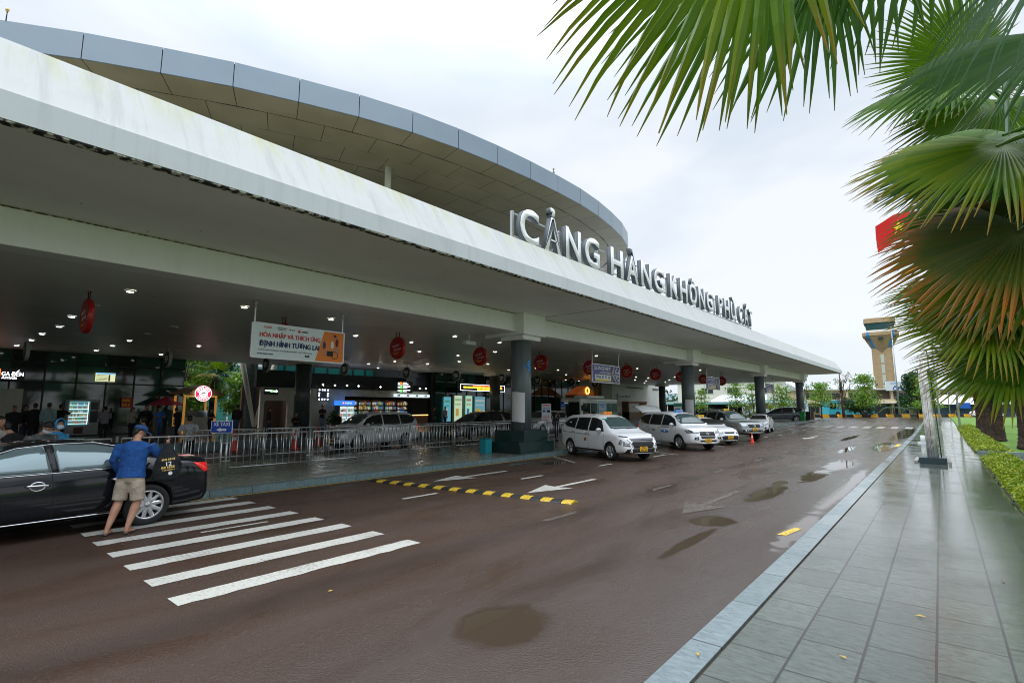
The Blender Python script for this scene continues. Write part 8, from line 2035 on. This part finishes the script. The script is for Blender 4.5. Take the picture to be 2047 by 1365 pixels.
# striped kerb blocks across the end of the road
yb = mat('barrier_yellow', (.72, .36, .01), .5); kb = mat('barrier_black', (.02, .02, .02), .5); pr_ = {}
P_a, P_b = Vector((-24.0, 96.0)), Vector((6.0, 129.5)); dn = (P_b - P_a).normalized(); ln_ = (P_b - P_a).length; nb_ = int(ln_ / 1.62)
for i in range(nb_):
    c = P_a + dn * 1.62 * (i + .5); yel = i % 2
    if yel not in pr_:
        b = MB(); b.prism([(-.80, 0), (.80, 0), (.60, .52), (-.60, .52)], lambda u, v, w: (u, w - .28, v), .56); o = b.build('kerb_block', yb if yel else kb); bevel(o, .02); pr_[yel] = o
    else: o = pr_[yel].copy(); COL.objects.link(o)
    o.location = (c.x, c.y, gz(90)); o.rotation_euler = (0, 0, math.atan2(dn.y, dn.x)); tag(o, 'yellow painted concrete kerb block in the striped line at the road end' if yel else 'black painted concrete kerb block in the striped line at the road end', 'kerb block', 'yellow kerb blocks' if yel else 'black kerb blocks')
for i, (x, y) in enumerate(((-16.3, 73.6), (-13.6, 74.4))):
    o = pr_[1].copy(); COL.objects.link(o); o.location = (x, y, gz(73)); o.scale = (1, .6, .45); o.rotation_euler = (0, 0, .4); tag(o, ('low yellow wheel stop under the dark grey van', 'low yellow wheel stop behind the dark grey van')[i], 'wheel stop')
# coaches behind the barrier
M_CT = paint('coach_teal', (.05, .42, .52)); M_CW = paint('coach_white', (.55, .68, .72))
for (x, y, rz, L_, m_, lab) in ((-27.5, 100.5, .62, 11, M_CW, 'long pale blue coach with dark windows behind the third column'), (-16.2, 112, .75, 9, M_CT, 'teal coach behind the spreading light green tree')):
    o = empty('coach', (x, y, GF), rz, lab, 'bus'); b = MB(); b.box(0, L_, 0, 2.4, .4, 3.1); bevel(b.build('body', m_, o), .15, 3)
    b = MB(); b.box(.3, L_ - .3, -.02, .02, 3.0, 3.12); b.build('roof_trim', M_CT, o)
    for k in range(int(L_ / 1.3)): b = MB(); b.box(.35 + k * 1.3, 1.5 + k * 1.3, -.03, .05, 1.5, 2.6); b.build('side_window', M_GLC if k % 2 else M_GL, o)
    for k in (1.8, L_ - 2): b = MB(); b.tube([(k, -.02, .5), (k, .3, .5)], .5, None, 20); b.build('wheel', M_TYRE, o)
c11, cr_ = car_at('parked_car', sedan_vios, 7.2, 123, 4.9, 122.2, 'small white car parked beyond the end of the pavement', 'car', None, WHITE, False)
# bundle of pale strands on a black base, leaning
o = empty('strand_sculpture', (-.34, 22.3, .15), 0, 'leaning bundle of long grey strands rising from a low black base on the pavement', 'sculpture')
b = MB(); b.box(-.36, .36, -.42, .42, 0, .20); bevel(b.build('base', mat('base_dark', (.02, .04, .05), .35), o), .01)
b = MB(); b.box(.38, .46, -.55, 1.9, 0, .10); b.box(-.50, -.40, -.2, 1.6, 0, .06); b.build('base_board', mat('weathered_board', (.25, .24, .22), .7), o)
rn = random.Random(4); b = MB()
for k in range(95):
    a = rn.uniform(0, 6.28); r0 = rn.uniform(.03, .13); x0, y0 = math.cos(a) * r0, math.sin(a) * r0 * .8; sh = rn.uniform(.75, 1.05)
    b.tube([(x0 * 1.15, y0, .2), (x0 - .01 + rn.gauss(0, .015), y0, 1.3), (x0 * .95 - .03 + rn.gauss(0, .02), y0, 2.6), (x0 * .9 - .06, y0, 3.5 * sh)], [.018, .015, .013, .010], None, 5)
b.build('strands', mat('strand_grey', (.80, .80, .79), .45, metal=.1, var=(5, (.48, .46, .43), 3)), o)
b = MB(); [b.tube([(.22, y, .2), (.20, y, 1.2), (.16, y, 2.6), (.12, y, 3.8)], .014, n=5) for y in (-.1, .0, .1, .2)]; b.build('edge_rod', M_TRIM, o)
o2_ = empty('low_bollard', (-.85, 34.0, .15), 0, 'small grey bollard standing on the pavement behind the strand bundle', 'bollard')
b = MB(); b.box(-.22, .22, -.22, .22, 0, .06); b.cyl(0, 0, .06, .42, .10, n=14); b.build('stub', M_BAND, o2_)
# flags on tall poles behind the palms
M_FR = mat('flag_red', (.62, .01, .01), .7); M_FY = mat('flag_yellow', (.85, .60, .02), .7)
def flagpole(x, y, h, lab, w, hh, cols, star=False, dz=0.0):
    o = empty('flagpole', (x, y, .5), 0, lab, 'flag'); b = MB(); b.tube([(0, 0, 0), (0, 0, h)], [.07, .035], None, 8); b.build('pole', M_WFR, o)
    d = Vector((-.80, -.60, 0)); nr = Vector((-.60, .80, 0)); N = 14
    def PT(u, v): return Vector((0, 0, h - .15)) + d * u * w + nr * (.16 * math.sin(u * 7 + v * 2) * u) + Vector((0, 0, -v * hh - u * u * .55 * hh - .06 * math.sin(u * 9)))
    for ci, (v0, v1, c_) in enumerate(cols):
        b = MB(); vs = [PT(i / N, v0 + (v1 - v0) * j / 4) for i in range(N + 1) for j in range(5)]; b.add(vs, [(i * 5 + j, i * 5 + j + 1, i * 5 + 6 + j, i * 5 + 5 + j) for i in range(N) for j in range(4)], None, True); b.build('flag_cloth', c_, o)
    if star:
        for g in (.012, -.012):
            b = MB(); vs = [];
            for k in range(10): a = PI / 2 + k * PI / 5; r_ = .27 if k % 2 == 0 else .11; vs.append(PT(.5 + r_ * math.cos(a) * hh / w, .5 - r_ * math.sin(a)) + nr * g * 4)
            vs.append(PT(.5, .5) + nr * g * 4); b.add(vs, [(k, (k + 1) % 10, 10) for k in range(10)]); b.build('star', M_FY, o)
    return o
flagpole(-.15, 55.4, 18.7, 'red flag with a yellow star flying behind the palm leaves', 3.6, 2.4, [(0, 1, M_FR)], True)
flagpole(1.0, 52.0, 15.0, 'smaller multicoloured flag below the red one, mostly hidden by leaves', 3.0, 2.0, [(0, .2, M_BLUE), (.2, .4, M_FY), (.4, .6, M_FR), (.6, .8, M_TXW), (.8, 1, mat('flag_orange', (.8, .25, .02), .7))])
# courtyard wing
wg = empty('glass_wing', (-64, 4, .4), 0, 'teal glass wing closing the courtyard behind the kiosk', 'building')
b = MB(); b.box(-6, 0, 0, 44, 0, 10.5); b.build('wall', mat('teal_glass_wall', (.05, .22, .19), .12, spec=.8), wg)
for k in range(17): b = MB(); b.box(0, .12, k * 2.6, k * 2.6 + .14, 0, 10.5); b.build('mullion', M_WFR, wg)
for z in (3.4, 6.6): b = MB(); b.box(.01, .10, 0, 44, z, z + .25); b.build('transom', M_WFR, wg)
# wooded hills
M_HILL = mat('hill_haze', (.16, .22, .24), .9); b = MB(); vs = []; rn = random.Random(9); N = 60
for i in range(N + 1):
    x = -420 + i * 12; h = 8 + 9 * math.sin(i * .35) ** 2 + 5 * math.sin(i * .9 + 1) ** 2; vs += [(x, 560, 0), (x, 600, h), (x, 660, h * .8)]
b.add(vs, [(3 * i, 3 * i + 3, 3 * i + 4, 3 * i + 1) for i in range(N)] + [(3 * i + 1, 3 * i + 4, 3 * i + 5, 3 * i + 2) for i in range(N)], None, True); tag(b.build('hills', M_HILL), kind='structure')
rn = random.Random(21); pts = []
for i in range(9000):
    x = rn.uniform(-120, 90); pts.append(((x, 190 + rn.uniform(0, 14), GF + abs(rn.gauss(0, 1)) * (2.0 + 1.6 * math.sin(x * .13) ** 2)), 1))
leafcloud('tree_line', pts, .9, F_DARK, None, 5, label='distant dark tree line on the horizon behind the buildings', cat='woodland', kind='stuff')

# ================================================================ small things
def bench(x, y, rz, lab):
    o = empty('bench', (x, y, F0), rz, lab, 'bench', 'dark benches on the platform')
    b = MB(); b.box(-.9, .9, -.22, .22, .38, .43); bevel(b.build('seat', M_TRIM, o), .01)
    for x_ in (-.7, .7): b = MB(); b.box(x_ - .03, x_ + .03, -.2, .2, 0, .378); b.build('leg', M_STEEL, o)
bench(-30.5, 15.8, R(-20), 'dark bench under the person with the pale collar')
bench(-33.5, 20.55, PI / 2, 'dark bench in front of the drinks cooler')
def suitcase(x, y, z, rz, m, lab):
    o = empty('suitcase', (x, y, z), rz, lab, 'suitcase')
    b = MB(); b.box(-.21, .21, -.13, .13, .04, .62); bevel(b.build('shell', m, o), .04, 3)
    b = MB(); b.tube([(-.12, .1, .6), (-.12, .1, .95), (.12, .1, .95), (.12, .1, .6)], .012, None, 6); b.build('handle', M_STEEL, o)
    for x_ in (-.16, .16): b = MB(); b.tube([(x_ - .02, 0, .03), (x_ + .02, 0, .03)], .03, None, 10); b.build('wheel', M_TYRE, o)
suitcase(-30.45, 9.15, F0, R(80), mat('case_black', (.02, .02, .025), .4), 'black suitcase beside the person in bright blue')
suitcase(-30.5, 11.75, F0, R(70), mat('case_teal', (.03, .30, .38), .4), 'teal suitcase beside the woman with the teal mask')
o = empty('potted_plant', (-34.9, 21.15, F0), 0, 'dark leafy potted plant left of the drinks cooler', 'plant')
b = MB(); b.lathe([(.0, 0), (.16, 0), (.22, .38), (.19, .38)], n=16); b.build('pot', mat('pot_red', (.25, .06, .04), .6), o)
rn = random.Random(3); leafcloud('foliage', [((rn.gauss(0, .2), rn.gauss(0, .2), .75 + rn.gauss(0, .25)), 1) for i in range(260)], .12, F_DARK, o, 3)
LL = [(-.28, 5.9, 'yellow fallen leaf on the wet slabs near the lower right'), (.35, 7.6, 'small brown fallen leaf on the green tinted slabs'), (-.7, 4.6, 'pale fallen leaf near the kerb joint'), (.55, 13.0, 'tiny yellow leaf on the far wet slabs'), (-1.52, 3.95, 'orange fallen leaf on the kerb stone edge'), (-9.2, 2.3, 'small pale leaf on the road by the zebra bars'), (-5.2, 3.2, 'straw coloured leaf on the brown road')]
for i, (x, y, lab) in enumerate(LL):
    o = empty('fallen_leaf', (x, y, .158 if x > -1.5 else (.163 if x > -1.6 else .008)), i * 1.3, lab, 'leaf', 'fallen leaves')
    s_ = .035 if i else .045; b = MB(); b.add([(-s_, 0, 0), (-s_ * .3, -s_ * .4, .006), (s_ * .8, 0, .002), (-s_ * .3, s_ * .4, .008)], [(0, 1, 2, 3)]); b.build('blade', mat('leaf_yellow', (.50, .33, .04), .6) if i % 2 == 0 else mat('leaf_brown', (.22, .10, .04), .6), o)
    b = MB(); b.tube([(s_ * .8, 0, .003), (s_ * 1.3, .004, .002)], .0015, None, 4); b.build('stalk', mat('leaf_brown', (.22, .10, .04), .6), o)
